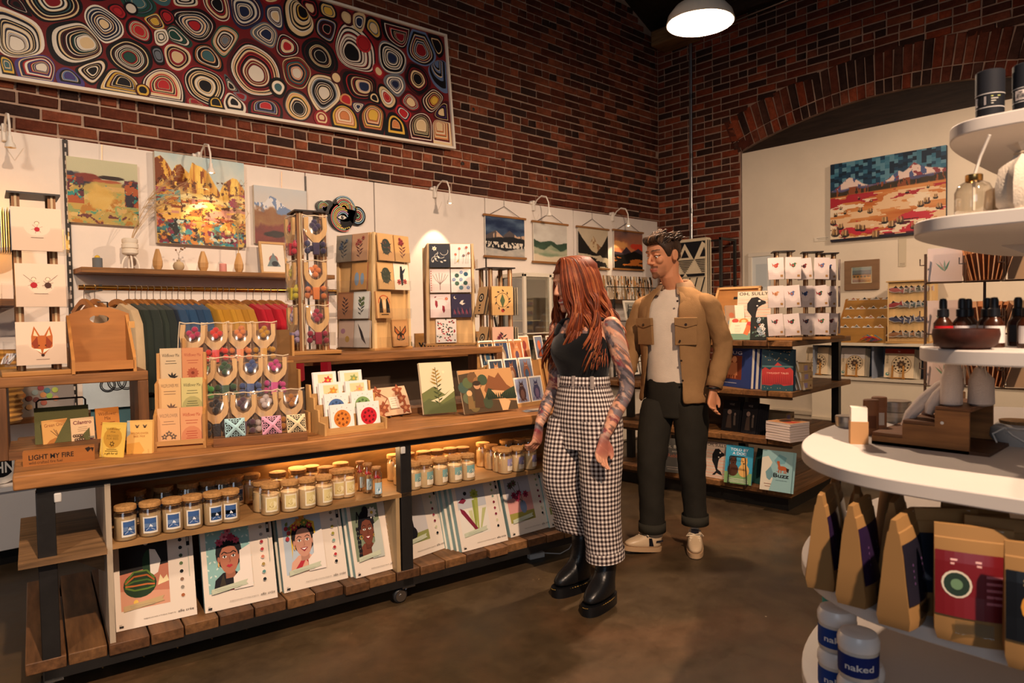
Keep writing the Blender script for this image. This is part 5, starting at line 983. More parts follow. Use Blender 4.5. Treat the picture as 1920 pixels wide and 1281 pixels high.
# ---- three tier seed packet rack
Mb, wd = base2(292, 846, 384, 839); sr = thing('seed_rack', 'three tier wooden rack of wildflower seed packets', 'rack', Mb)
hb = hpx(Mb, 178); TI = [(0, 0, hb*.42), (.08, hb*.30, hb*.72), (.16, hb*.62, hb)]
for s in (-1, 1): MB('b98548').prism([(0, 0)] and [(-.01, 0), (.24, 0), (.24, hb*.98), (.18, hb), (.165, hb*.7), (.085, hb*.68), (.075, hb*.42), (0, hb*.36)], -.006, .006).build('side_board', 'lightZ', sr, M=Tm(s*wd/2, 0, 0, rz=90))
for k, (y, z0, z1) in enumerate(TI): MB('c18d50').box(-wd/2, y+.035, max(0, z0-.02), wd/2, y+.043, z1).build('tier_board', 'lightX', sr)
MB('c9965a').box(-wd/2, -.008, .02, wd/2, -.002, .04).build('front_rail', 'lightX', sr); MB('a8763f').box(-wd/2, -.01, 0, wd/2, .24, .012).build('base_board', 'lightX', sr)
SEED = [('c9b08c', '2a2420', 'Wildflower Mix'), ('c9875c', 'a04838', 'Wildflower Mix'), ('d6ad78', '6a5040', 'WILDFLOWER MIX'), ('c9bb7c', '4a4a34', 'Wildflower Mix'), ('d8a878', '8a6a54', 'WILDFLOWER'), ('d69a6c', 'a83c2c', 'Wildflower Mix')]
SL = ['grey hummingbird seed packet in the top tier of the seed rack', 'rust sunflower seed packet in the top tier of the seed rack', 'peach leaf print seed packet in the middle tier of the seed rack', 'green hill seed packet in the middle tier of the seed rack', 'peach iris seed packet in the front tier of the seed rack', 'red lettered seed packet in the front tier of the seed rack']
for i in range(6):
    k = 2-i//2; y, z0, z1 = TI[k]; s = -1 if i % 2 == 0 else 1; col, ink, ti = SEED[i]; w = wd*.46; h = hb*.40
    t = thing('seed_packet', SL[i], 'packet', Mb@Tm(s*wd*.235, y+.02, z0+.013, rx=-4), 'paper seed packets in the wooden rack'); m = MB(col).box(-w/2, 0, 0, w/2, .012, h); p = Pr(m, (-w/2, 0, 0), w=w, h=h)
    if i in (3, 5): p.ell(.5, .2, .48, .3, mixc(col, '4a5a2c' if i == 3 else 'b03a2c', .35))
    p.text(ti, .5, .76, .09, ink, .8, center=True).scribble(.5, .64, .6, 2, .07, ink, .014)
    if i == 1: p.flower(.5, .3, .3, 'a8583c', '7a3420', 12)
    elif i in (0, 2): art_l = [p.leaf(.55, .18, .3, a, .05, ink) for a in (.3, .9, 1.6, 2.3)]
    elif i == 4: [p.flower(.3+.2*q, .25+.08*(q % 2), .16, '6a5648', 'c9a070', 5) for q in range(3)]
    else: p.scribble(.5, .35, .6, 4, .06, ink, .014)
    m.build('printed_envelope', 'paper', t)
# ---- slingshot kits
def slingshot(M, col, label='', s=1., tilt=0, group='slingshot and felt ball kits', fork='c9a06a'):
    t = thing('slingshot_kit', label, 'toy', M@Matrix.Scale(s, 4)); t['group'] = group
    o = []; 
    for a in np.linspace(-.15, math.pi+.15, 11): o.append((.033*math.cos(a), .098-.042*math.sin(a)*1.0))
    outl = [(-.010, .0), (.010, 0), (.012, .045), (.040, .075), (.046, .1), (.045, .145), (.028, .146), (.029, .1), (.018, .082), (0, .074), (-.018, .082), (-.029, .1), (-.028, .146), (-.045, .145), (-.046, .1), (-.040, .075), (-.012, .045)]
    f = MB(fork); n = len(outl)
    f.prism([outl[i] for i in (0, 1, 2, 3, 8, 9, 10, 15, 16)], -.006, .006); f.prism([outl[i] for i in (3, 4, 5, 6, 7, 8)], -.006, .006); f.prism([outl[i] for i in (10, 11, 12, 13, 14, 15)], -.006, .006); f.build('fork', 'bamboo', t)
    MB(col).prism([(-.0115, -.004), (.0115, -.004), (.0135, .044), (-.0135, .044)], -.0075, .0075).build('dipped_handle', 'paint', t)
    rr = random.Random(label); me = None
    for (x, z, y) in ((-.032, .012, .008), (.032, .012, .006), (-.03, .038, .006), (.031, .038, .008), (-.012, .022, .018), (.014, .045, .018), (0, .098, .004), (.013, .112, .006), (-.012, .115, .008), (.002, .128, .012), (.004, .106, .016)):
        if me is None: b = MB(jit(col, .1)).ball((0, 0, 0), .0125, 6).build('felt_ball', 'felt', t); me = b.data; b.matrix_local = Tm(x, y, z)
        else: link('felt_ball', me, t, M=Tm(x+rr.uniform(-.003, .003), y, z+rr.uniform(-.003, .003)))
    g = MB(); R = []
    for z, w, d in ((-.008, .05, .004), (.0, .052, .018), (.05, .052, .026), (.1, .05, .02), (.15, .051, .004), (.158, .052, .001)): R.append([(w*math.cos(a)*(1+.0*a)+rr.uniform(-.002, .002), .006+d*math.sin(a), z+rr.uniform(-.003, .003)) for a in np.linspace(0, 2*math.pi, 17)[:-1]])
    g.loft(R, caps=False).build('clear_bag', 'cello', t)
    MB('d9c4a4').tube([(-.052, .004, .156), (-.03, .002, .151), (0, .004, .155), (.03, .002, .151), (.052, .004, .157)], .0022, 5).tube([(-.052, .004, -.006), (-.05, .002, .05), (-.052, .004, .1), (-.051, .004, .155)], .0016, 5).build('seam', 'fabric', t)
    return t
TN = [('b02050', 'magenta'), ('c83020', 'red'), ('cf7a40', 'peach'), ('c08a24', 'mustard'), ('3f8f3c', 'green'), ('2c4a2c', 'dark green'), ('3a4a78', 'navy'), ('b83a78', 'pink'), ('1e1a1e', 'black'), ('4a2c3c', 'plum'), ('b8a8a4', 'pale grey'), ('b07028', 'amber')]
SP_ = [((385, 663), (430, 662), (468, 660), (508, 661)), ((399, 738), (437, 733), (468, 733), (512, 735)), ((398, 806), (446, 806), (490, 800), (535, 800))]
rk = thing('slingshot_rack', 'stepped wooden rack displaying rows of bagged slingshots', 'rack', tu(-.66, .28, TT, -2))
for k in range(3):
    z0 = .0+.165*k+.0; y = -.06+.11*k; 
    MB('7c5830').box(-.25, y+.062, .0, .25, y+.074, z0+.17).build('tier_board', 'lightX', rk); MB('a8763f').box(-.25, y-.0, z0+.0, .25, y+.062, z0+.012).build('tier_ledge', 'lightX', rk)
for s in (-.262, .25): MB('bb8a50').box(s, -.07, 0, s+.012, .24, .1).box(s, .08, .1, s+.012, .24, .3).box(s, .18, .3, s+.012, .24, .47).build('side_board', 'lightZ', rk)
for k in range(3):
    for j in range(4):
        kk = 2-k; n_ = -.06+.11*kk+.03; x = -.185+.112*j+(.03 if k == 2 else 0)-.02*kk ; col, nm = TN[k*4+j]
        pz = .165*kk+.024
        slingshot(rk.matrix_world@Tm(x, n_, pz, rz=-14+random.uniform(-5, 5), rx=-10, ry=random.uniform(-4, 4)), col, s=1.24, label='bagged slingshot with %s felt balls in the %s row of the stepped rack' % (nm, ('top', 'middle', 'front')[k]))
# strip with three folded paper boxes
Mb, wd = base2(400, 840, 577, 826); t = thing('display_strip', 'long grooved wooden strip holding three patterned pyramid boxes', 'display strip', Mb); MB('8f5c34').box(-wd/2, 0, 0, wd/2, .06, .038).build('strip', 'woodX', t, bev=.002); MB('3a2618').box(-wd/2, .026, .0375, wd/2, .036, .0386).build('groove', 'woodX', t)
for i, (fx, c, nm) in enumerate(((-.27, 'a8cfd4', 'pale blue'), (.12, 'e0a0b8', 'pink'), (.39, 'e2cfa4', 'cream'))):
    t = thing('pyramid_box', '%s folded pyramid gift box with black scrollwork' % nm, 'gift box', Mb@Tm(fx*wd, .03, .034, rz=8, rx=-12), 'patterned pyramid boxes'); a = .042
    m = MB(c); m.add([(-a, 0, 0), (a, 0, 0), (a, 0, 2*a), (-a, 0, 2*a), (0, -.028, a)], [(0, 1, 4), (1, 2, 4), (2, 3, 4), (3, 0, 4), (0, 3, 2, 1)])
    for k in range(4):
        P0 = [(-a, 0, 0), (a, 0, 0), (a, 0, 2*a), (-a, 0, 2*a)]; A_, B_, C_ = Vector(P0[k]), Vector(P0[(k+1) % 4]), Vector((0, -.028, a)); U = (B_-A_); V = (C_-(A_+B_)/2); N_ = U.cross(V).normalized()*.0004
        def tri(ps, cc): m.add([A_+U*x+V*y+N_ for x, y in ps], [tuple(range(len(ps)))], cc)
        tri([(.16, .06), (.84, .06), (.5, .74)], '2a2624')
        for (x, y, r) in ((.36, .2, .1), (.64, .2, .1), (.5, .42, .09), (.5, .16, .05)):
            m.add([A_+U*(x+r*math.cos(q))+V*(y+r*1.4*math.sin(q))+N_*1.6 for q in np.linspace(0, 6.28, 11)[:-1]], [tuple(range(10))], c); m.add([A_+U*(x+r*.6*math.cos(q))+V*(y+r*.8*math.sin(q))+N_*2.2 for q in np.linspace(0, 6.28, 9)[:-1]], [tuple(range(8))], '2a2624')
    m.build('folded_paper', 'paper', t, sharp=.1)
    MB('8a6a48').box(-.04, .001, .0, .04, .012, .075).build('backing_card', 'paper', t)
# ---- stepped rack of coaster cards
Mb, wd = base2(606, 818, 725, 803); cr = thing('card_rack', 'stepped pale wooden rack of flower and medallion cards', 'rack', Mb); hb = hpx(Mb, 118)
for k in range(4): MB('cfa064').box(-wd/2+.012, .006+.05*k, .0, wd/2-.012, .012+.05*k, .03+.052*k).build('tier_board', 'lightX', cr)
MB('c99a5e').box(-wd/2+.01, -.004, 0, wd/2-.01, .2, .01).build('base_board', 'lightX', cr)
for s in (-1, 1): MB('d2a568').prism([(-.012, 0), (.21, 0), (.21, .23), (.165, .23), (.16, .17), (.115, .17), (.11, .115), (.065, .115), (.06, .06), (-.012, .055)], -.005, .005).build('side_board', 'lightZ', cr, M=Tm(s*(wd/2-.008), 0, 0, rz=90))
def a_disc(c, ink): 
    def f(p): 
        p.ell(.5, .45, .36, None, c, n=24)
        for a in range(8): p.flower(.5+.22*math.cos(a*.785), .45+.22*p.as_*math.sin(a*.785), .06, ink, c, 4)
        p.ell(.5, .45, .05, None, ink, n=4)
        for a in range(5): p.ell(.5+.44*math.cos(.6+a*.5), .5+.42*math.sin(.6+a*.5)*p.as_, .015, None, ink, n=5)
    return f
def a_posy(c): return lambda p: (p.rect(.2, .2, .85, .9, 'd3cf9c'), p.flower(.62, .66, .2, c), p.flower(.38, .5, .14, c), p.leaf(.4, .3, .3, .6, .05, '6a7a48'), p.leaf(.6, .3, .3, 2.2, .05, '6a7a48'))
CARDS = [(-1, 3, a_posy('c23a34'), 4), (1, 3, a_posy('8a9a5c'), 4), (-1, 2, a_posy('c98a3c'), 4), (1, 2, a_posy('d0a07c'), 3), (-1, 1, a_disc('4a6a98', '26344c'), 3), (1, 1, a_disc('7a9a5c', '2a3a24'), 3), (-1, 0, a_disc('cf7a2c', '4a1c14'), 3), (1, 0, a_disc('c2202c', '3a0c14'), 3)]
for s, k, a, n in CARDS: pack(cr, wd*.36, .128, a, Tm(s*wd*.21-.01*k*.6+.012, -.0+.05*k+.013, .012+.05*k, rx=-9), WH, n, WH, name='medallion_card' if k < 2 else 'flower_card', d=.005)
# floral cloth pack on a small black easel
Mb, wd = base2(707, 787, 772, 778); t = thing('folded_tea_towel', 'folded tea towel of brown flowers with a paper tag on a black easel', 'tea towel', Mb@Tm(0, .0, .012, rx=-24)); h = .165
m = MB('dfb893').loft([[(-wd/2, 0, 0), (wd/2, 0, 0), (wd/2, .016, 0), (-wd/2, .016, 0)], [(-wd/2-.004, -.004, h*.5), (wd/2+.003, -.004, h*.5), (wd/2+.003, .018, h*.5), (-wd/2-.004, .018, h*.5)], [(-wd/2, 0, h), (wd/2, 0, h), (wd/2, .014, h), (-wd/2, .014, h)]])
p = Pr(m, (-wd/2, -.0046, 0), w=wd, h=h); [p.flower(x, y, .16, '9a5438', 'c98a60', 5) for x, y in ((.15, .85), (.75, .85), (.8, .55), (.85, .2), (.25, .3), (.12, .1))]; p.line([(.1, .9), (.4, .6), (.2, .3)], .02, '8a4c34').line([(.8, .9), (.6, .3)], .02, '8a4c34').rect(.42, .22, .68, .62, 'ead8c0').scribble(.55, .55, .18, 4, .08, '8a7a68', .012)
m.build('cloth', 'fabric', t); MB('17171a').tube([(-.04, -.02, -.01), (-.04, .03, -.012), (-.04, .06, .12)], .004, 6).tube([(.04, -.02, -.01), (.04, .03, -.012), (.04, .06, .12)], .004, 6).tube([(-.04, .03, -.012), (.04, .03, -.012)], .004, 6).build('easel', 'steel', t)
# prints on clear acrylic stands
def acr_stand(Mb, wd, h, label, lean, art, thick, cols, name='print_stack'):
    s = thing('acrylic_stand', 'clear acrylic easel under the '+label, 'stand', Mb, 'clear acrylic easels'); a = math.radians(lean)
    for q in (-1, 1): MB().tube([(q*wd*.38, -.035, .022), (q*wd*.38, -.035, .004), (q*wd*.38, .0, .004), (q*wd*.38, h*.8*math.sin(a)+.04, h*.8*math.cos(a))], [.011]*4, 6, flat=.22).build('bent_leg', 'acrylic', s)
    MB().box(-wd*.38, -.002, h*.3, wd*.38, .0, h*.75).build('back_sheet', 'acrylic', s, M=Tm(0, .055, 0, rx=-lean))
    t = thing(name, label, 'print', Mb@Tm(0, .0, .012, rx=-lean)); m = MB(cols).box(-wd/2, 0, 0, wd/2, .002, h); p = Pr(m, (-wd/2, 0, 0), w=wd, h=h); art(p); m.build('printed_sheet', 'paper', t)
    for k in range(thick): MB(jit('dcc9a8', .06)).box(-wd/2, 0, 0, wd/2, .003, h).build('sheet', 'paper', t, M=Tm(random.uniform(-.002, .004), .003+.0045*k, 0))
    return t
def a_golden(p):
    p.rect(0, 0, 1, 1, 'd9c8a4').poly([(0, 0), (1, 0), (1, .5), (.7, .36), (.35, .52), (0, .4)], '6a7040').poly([(0, 0), (1, 0), (1, .3), (.6, .18), (.2, .3), (0, .22)], '59603a').poly([(.25, .25), (.7, .34), (.98, .5), (1, .42), (.5, .2)], 'd6c9a4').ell(.72, .8, .04, None, 'e8d8b0')
    p.line([(.5, .15), (.48, .9)], .018, '4a4a28')
    for k in range(9): q = 1 if k % 2 else -1; p.leaf(.49, .2+.045*k, .16, 1.57-q*1.0, .022, '3a4426')
    for k in range(9): q = 1 if k % 2 else -1; p.leaf(.48, .56+.035*k, .24*(1-k/14), 1.57-q*1.05, .02, '9a7a30')
def a_forest(p):
    p.rect(0, 0, 1, 1, 'b98a58').poly([(0, 0), (0, .9), (.3, .95), (.4, .3), (1, .2), (1, 0)], '4a3a26').poly([(.42, .5), (.55, .85), (.66, .78), (.74, .9), (.86, .6), (1, .45), (1, .3), (.5, .3)], '7c4c2c').poly([(.4, .3), (.5, .55), (.75, .42), (1, .55), (1, .25)], '2f3a26').poly([(.55, .5), (.8, .45), (.7, .35), (.88, .2), (.8, 0), (.7, 0), (.66, .3)], 'd0a070')
    for x, y, c in ((.05, .6, '3f5448'), (.14, .7, '54603c'), (.24, .82, '6a4a2c'), (.33, .7, '8a6038'), (.1, .35, '5c6448'), (.42, .75, '3a4a34'), (.2, .15, '6a5a34'), (.45, .2, '3c4630')): p.ell(x, y, .09, .13, c)
    p.poly([(.2, .12), (.26, .6), (.34, .6), (.38, .1)], '4c3420').ell(.3, .62, .06, .08, 'b98a64').ell(.3, .68, .075, .06, '33261c').ell(.14, .46, .05, .07, 'c9a070').poly([(.08, .1), (.1, .4), (.18, .4), (.2, .1)], '7a6038')
    for k in range(14): p.poly([(.45+.04*k, .28), (.47+.04*k, .44), (.49+.04*k, .28)], '222c20'); p.k -= 1
    p.k += 1
Mb, wd = base2(790, 782, 862, 776); acr_stand(Mb, .195, hpx(Mb, 98), 'stack of goldenrod prints over green hills', 16, a_golden, 5, 'd9c8a4')
Mb, wd = base2(872, 781, 972, 770); acr_stand(Mb, wd, hpx(Mb, 82), 'wide print of a woodland walker below a forested peak', 18, a_forest, 2, 'b98a58')
# three by three card rack beside the woman
Mb, wd = base2(950, 770, 1036, 757); Mb = Mb@Tm(.02, .05, 0); wd = .40; t3 = thing('card_display', 'pale wooden display of nine illustrated animal cards beside the woman', 'rack', Mb)
def a_beast(k):
    cs = [('c9a888', '6a4a40', 'b0785c'), ('8f9ab8', '4a3434', '7a5a50'), ('8a94a8', '3a3c5c', '6a5a78'), ('3c4450', 'b08058', 'c9b090'), ('2c3448', '7a4c34', 'a88a70'), ('6a7488', '8a5840', '3c5470'), ('2a3038', 'b8a080', '4a6a80'), ('34405c', '8f7a60', 'c9b8a0'), ('a8643c', 'c98a5c', '5a4858')][k % 9]
    def f(p):
        p.rect(.07, .06, .93, .94, cs[0]).ell(.5, .4, .26, .3, cs[1]).ell(.5, .66, .16, .13, cs[1]).poly([(.38, .74), (.36, .9), (.46, .78)], cs[1]).poly([(.62, .74), (.64, .9), (.54, .78)], cs[1]).ell(.5, .36, .14, .18, cs[2]).ell(.44, .68, .025, None, 'e8dcc8').ell(.56, .68, .025, None, 'e8dcc8'); [p.leaf(.15+.2*i, .08, .25, 1.2+.3*i, .04, cs[2]) for i in range(4)]
    return f
for r in range(3):
    MB('c9985c').box(-wd/2, .0+.085*r+.05, 0, wd/2, .056+.085*r, .03+.13*r+.1).build('tier_board', 'lightX', t3)
    MB('c9985c').box(-wd/2, .085*r, .115*r, wd/2, .05+.085*r, .115*r+.01).build('ledge', 'lightX', t3); MB('d2a468').box(-wd/2, .085*r-.006, .115*r, wd/2, .085*r, .115*r+.022).build('lip', 'lightX', t3)
    for c in range(3): pack(t3, .118, .165, a_beast(r*3+c), Tm(-.13+.13*c, .02+.085*r, .012+.115*r, rx=-12), 'e9e0d0', 3, 'd8cdb8', name='animal_card')
t = thing('round_sign', 'round white printed sticker sign beside the woodland print', 'sign', Mb@Tm(-.185, -.012, .155)); m = MB('e6dfd4').lathe([(.001, 0), (.042, 0), (.042, .003), (.001, .003)], 22); m.v = [(v[0], -v[2], v[1]) for v in m.v]; m.f = [f[::-1] for f in m.f]; m.v = [(a, -.003-b, c) for a, b, c in m.v]; p = Pr(m, (-.042, -.0068, -.042), w=.084, h=.084); [p.text(s_, .5, y, .14, '4a4440', .62, .01, center=True) for s_, y in (('PRINTS', .62), ('MADE IN', .43), ('BEND', .24))]; m.build('disc', 'paper', t); MB().box(-.004, .001, -.155, .004, .003, 0).build('clear_rod', 'acrylic', t)
p0 = onZ(1000, 771, TT); t = thing('leaflet_stack', 'few loose grey leaflets fanned on the table edge by the woman', 'leaflets', Tm(p0[0], p0[1], TT, rz=-20)); 
for k in range(4): MB(('9aa0a8', 'a8acb4', '8a90a0', 'b0a090')[k]).box(-.06, -.03, 0, .06, .03, .002).build('leaflet', 'paper', t, M=Tm(.012*k, .004*k, .0022*k, rz=5*k))
# ---- spinner of slingshots on the middle riser
Ms = tu(-.265, .565, R2Z, -4); ss = thing('slingshot_spinner', 'wooden post spinner with three tiers of bagged slingshots', 'spinner', Ms); postframe(ss, .06, .75, pw=.034)
for k, (cf, nf, cl, nl) in enumerate((('8e1c34', 'crimson', '9a88a8', 'lilac'), ('d0783c', 'orange', 'c2b02c', 'lemon'), ('34284a', 'violet', 'b02434', 'scarlet'))):
    z = .05+.235*k
    pocket(ss, .12, .07, .045, Tm(0.005, -.118, z-.006), False); pocket(ss, .10, .07, .04, Tm(-.118, 0, z-.006, rz=-90), False); pocket(ss, .10, .07, .04, Tm(.118, 0, z-.006, rz=90), False)
    s_ = slingshot(Ms@Tm(.012-.006*(k == 1), -.1, z+.01, rx=-2), cf, s=1.3, label='bagged slingshot with %s felt balls on the front of the slingshot spinner' % nf); s2 = slingshot(Ms@Tm(-.1, -.01, z+.01, rz=-82), cl, s=1.3, label='bagged slingshot with %s felt balls on the side of the slingshot spinner' % nl)
# ---- plywood card towers
def tower(label, M, W, H, faces):
    """square column of ply boards; faces: {rz: rows of (art, colour) pairs}"""
    t = thing('card_tower', label, 'card tower', M, 'plywood greeting card towers')
    MB('b98a52').box(-W-.02, -W-.02, 0, W+.02, W+.02, .014).build('base_board', 'lightX', t, bev=.002); MB('d0a870').box(-W+.01, -W+.01, H-.01, W-.01, W-.01, H).build('top_board', 'lightX', t)
    for rz in (0, 90, 180, 270):
        b = MB('d6ad74'); b.M = Tm(0, 0, .014, rz=rz); b.prism([(-W, 0), (W, 0), (W*.96, H*.5), (W*.9, H), (-W*.9, H), (-W*.96, H*.5)], -W, -W+.009); b.build('face_board', 'lightZ', t)
        e = MB('e2c08c'); e.M = Tm(0, 0, .014, rz=rz); e.prism([(-W-.016, 0), (-W+.006, 0), (-W+.012, H), (-W-.0, H), (-W-.012, H*.6)], -W-.012, -W+.004); e.build('corner_fin', 'lightZ', t)
    for rz, rows in faces.items():
        F = Tm(0, 0, 0, rz=rz)
        for r, row in enumerate(rows):
            n = len(row); cw = 2*W/max(n, 2)*.90; ch = H/len(rows)*.94; z = .02+H/len(rows)*(len(rows)-1-r)
            for j, cd_ in enumerate(row):
                if cd_ is None: continue
                a, col, sh = cd_; x = (j-(n-1)/2)*cw*1.04+sh; pack(t, cw, ch, a, F@Tm(x, -W-.035, z, rx=-5, ry=0), col, 3, random.choice([KR, '8a3c40', '5c6a4a', 'b8a080']))
            pocket(t, 2*W*.95, ch*.38, .032, F@Tm(0, -W-.038, z-.003), False)
    return t
D = lambda c='2a2c24', b=None, r=1: (lambda p: art_plant(p, c, b, r))
tower('plywood card tower with kraft cards of cats, toucan and butterfly', atz(703, 655, R2Z, face(700)+45), .140, .665,
    {0: [[(lambda p: art_heads(p, '2a3430', '5c3c34'), KR, .005), (D('6a3430', '8a2c34', 3), 'c49a62', .01)], [(lambda p: art_heads(p, '343c30', '4a4a3c'), 'c9a06a', 0), (art_toucan, IV, 0)], [(art_cats, 'c09560', -.02), None], [None, (art_butterfly, 'b98a58', -.02)]],
     270: [[(D('3a4450', '5a6a80', 4), '8a8478', 0), (D('5a3434', 'a05048', 2), 'b89070', .0)], [None, (lambda p: (p.ell(.35, .4, .15, .25, '7a90a8'), p.ell(.7, .4, .12, .22, '7a90a8')), 'b88a54', -.01)], [(D('3a2c34'), 'a87858', 0), (D('2c3438', '5a6a44', 6), 'c9cac4', .0)], [(lambda p: (p.ell(.3, .6, .15, .1, '9a7488'), p.ell(.6, .3, .14, .12, 'b09048')), 'c0a898', 0), (lambda p: p.poly([(.2, .9), (.5, .6), (.8, .1), (.5, .3)], '2a2628'), 'bab4ac', 0)]]})
tower('plywood card tower with white and navy botanical cards', atz(842, 646, R2Z, face(845)+6), .148, .66,
    {0: [[(art_darkvine, '343840', 0), (art_sprigs, WH, 0)], [(art_coral, 'ead9d0', 0), (art_leaves_blue, WH, 0)], [(art_koi, 'e6d4d0', 0), (art_dove, '3a344e', 0)], [(lambda p: art_pattern(p, ['a82c38', '2c4438', 'c04a48', '34503c'], 60), WH, .035), None]],
     90: [[(D(), KR, 0)], [(D('8a3438'), WH, 0)], [(D(), 'c9a888', 0)], [(D(), IV, 0)]]})
# darker post spinner behind, with black motif cards
Mc = tu(.93, .62, R2Z-.0, 0); Mc = tu(1.0, .66, TT, -8)
sc_ = thing('card_spinner', 'wooden post card spinner with black motif cards beside the glass display case', 'card spinner', Mc); postframe(sc_, .07, .86)
def a_eye(p): p.ell(.5, .6, .28, .16, '1c1a18').ell(.5, .6, .18, .1, 'd8c8a8').ell(.5, .6, .08, None, '1c1a18'); [p.rect(.42, .1+.1*k, .58, .15+.1*k, '1c1a18') for k in range(3)]
def a_wreath(p): p.arc(.5, .52, .3, 0, 6.28, .02, '3a3028', 16); p.poly([(.5, .75), (.62, .5), (.5, .25), (.38, .5)], '4a5a3c').ell(.5, .16, .08, None, 'b03a34'); [p.leaf(.5+.3*math.cos(a), .52+.3*math.sin(a), .14, a+1, .03, '3a3028') for a in np.linspace(0, 6, 10)]
for k, z in enumerate((.05, .30, .56)):
    pack(sc_, .15, .185, (D('2a2426', '6a3440', 5), D('2a2426', '7a3440', 7), a_wreath)[k], Tm(-.01, -.125, z, rx=-2), ('d8bd98', 'c9a088', 'd0a468')[k], 4, 'a87c48'); pocket(sc_, .16, .08, .05, Tm(-.01, -.13, z-.004))
    pack(sc_, .14, .18, (D('3a342c'), D('2a2622'), a_eye)[k], Tm(.125, 0, z, rz=90), 'e2d0ae', 6, '4a4238', d=.008); pocket(sc_, .15, .08, .05, Tm(.13, 0, z-.004, rz=90)); pack(sc_, .14, .18, a_eye, Tm(-.125, 0, z+.01, rz=-90, rx=-12), 'c9a676', 5, '5a5046', d=.009)
# ================================================================== REST OF THE LEFT WALL, NEAR THE CORNER
# lower wall ledge behind the middle riser with a painted sign
lz = 1.10; t = thing('ledge_shelf', 'low timber wall ledge seen under the middle riser', 'shelf', Tm(3.2, 5.05, lz)); MB('8a5a30').box(-.95, 0, -.035, 1.2, .34, 0).build('ledge_board', 'woodX', t); MB('5a4a3c').box(-.9, .30, -.5, 1.15, .33, -.04).build('back_panel', 'white', t)
t = thing('painted_sign', 'plywood sign painted with the words you are loved, behind the middle riser', 'sign', Tm(3.98, 5.18, lz-.05)); m = MB('c08a4c').box(-.42, 0, 0, .42, .02, .24); p = Pr(m, (-.42, 0, 0), w=.84, h=.24); p.text('you are Loved', .04, .42, .34, '17120e', .84, .02).line([(.12, .25), (.3, .2), (.5, .25)], .012, '17120e'); m.build('board', 'lightX', t)
for i, (x, c) in enumerate(((3.22, 'b8a048'), (3.46, '3f6a4c'))):
    t = thing('small_book', ('yellow booklet leaning on the low wall ledge', 'green spined book standing on the low wall ledge')[i], 'book', Tm(x, 5.1, lz+.002, rz=(10, 60)[i], rx=-20 if i == 0 else 0)); m = MB(c).box(-.09, 0, 0, .09, .015, .12); p = Pr(m, (-.09, 0, 0), w=.18, h=.12); p.rect(.08, .1, .92, .9, 'd8cc9a' if i == 0 else '4f7a58').leaf(.5, .2, .4, 1.3, .1, c); m.build('cover', 'paper', t); MB('e6dcc8').box(-.087, .0005, .117, .087, .0145, .121).build('pages', 'paper', t)
t = thing('hanging_scarf', 'red scarf hanging below the brass rail end', 'scarf', Tm(2.56, 4.98, .84)); MB('a8182c').loft([[(x+.012*math.sin(5*z+i), y, z) for i, (x, y) in enumerate(((-.05, 0), (0, -.02), (.05, 0), (0, .02)))] for z in (0, .2, .4, .6, .8)]).build('scarf_cloth', 'fabric', t)
MB('8a1424').box(-.05, -.004, -.04, .05, .004, 0).build('fringe', 'fabric', t)
# glass display case
cx0, cx1 = 4.72, 5.45; t = thing('display_case', 'white framed glass display case against the wall panels', 'display case', Tm((cx0+cx1)/2, 4.95, 0)); a = (cx1-cx0)/2
fr_ = MB('d9cfbc')
for x in (-a, a-.035, -.0): 
    for y in (0, .38): fr_.box(x, y, .6, x+.035, y+.03, 1.86)
fr_.box(-a, 0, 1.83, a, .41, 1.87).box(-a, 0, .58, a, .41, .62).box(-a, 0, 1.25, a, .41, 1.262); fr_.build('frame', 'white', t, bev=.003)
MB('d9cfbc').box(-a, 0, 0, a, .41, .6).build('cabinet_base', 'white', t); MB('6b6a66').box(-a+.01, .385, .62, a-.01, .395, 1.83).build('back_panel', 'white', t)
for s, nm in ((-a, 'glass_pane'), (0.0, 'glass_pane')): MB().box(s+.035, .008, .63, s+a-.0, .012, 1.825).build(nm, 'glass', t)
MB().box(-a+.004, .03, .63, -a+.008, .38, 1.825).build('glass_pane', 'glass', t)
for z in (.9, 1.0): MB('d9cfbc').lathe([(.001, 0), (.018, .004), (.026, .02), (.02, .03), (.001, .034)], 12).build('corner_block', 'white', t, M=Tm(.03, -.004, z+.1, rx=90))
t2 = thing('jewellery_box', 'dark velvet jewellery box inside the glass case', 'box', Tm(cx0+.2, 5.12, 1.262)); MB('2c2c3a').box(-.14, -.1, 0, .14, .1, .12).build('box_body', 'felt', t2); MB('d8c49a').box(-.12, -.08, .12, .12, .08, .128).build('tray', 'gloss', t2)
t2 = thing('twisted_stand', 'black twisted wire lamp standing before the glass case', 'stand', tu(1.13, .86, TT)); MB('1a1816').tube([(.03*math.sin(8*z)+.015, .02*math.cos(8*z), z) for z in np.linspace(0, .55, 26)], .008, 6).tube([(-.03*math.sin(8*z)+.015, -.02*math.cos(8*z), z) for z in np.linspace(0, .5, 26)], .008, 6).build('twisted_wire', 'steel', t2); MB('e8d8b8').lathe([(.012, 0), (.012, .05), (.001, .052)], 10).build('candle_tip', 'wax', t2, M=Tm(.0, 0, .55)); MB('1a1816').lathe([(.001, 0), (.06, 0), (.055, .008), (.001, .012)], 14).build('foot', 'steel', t2)
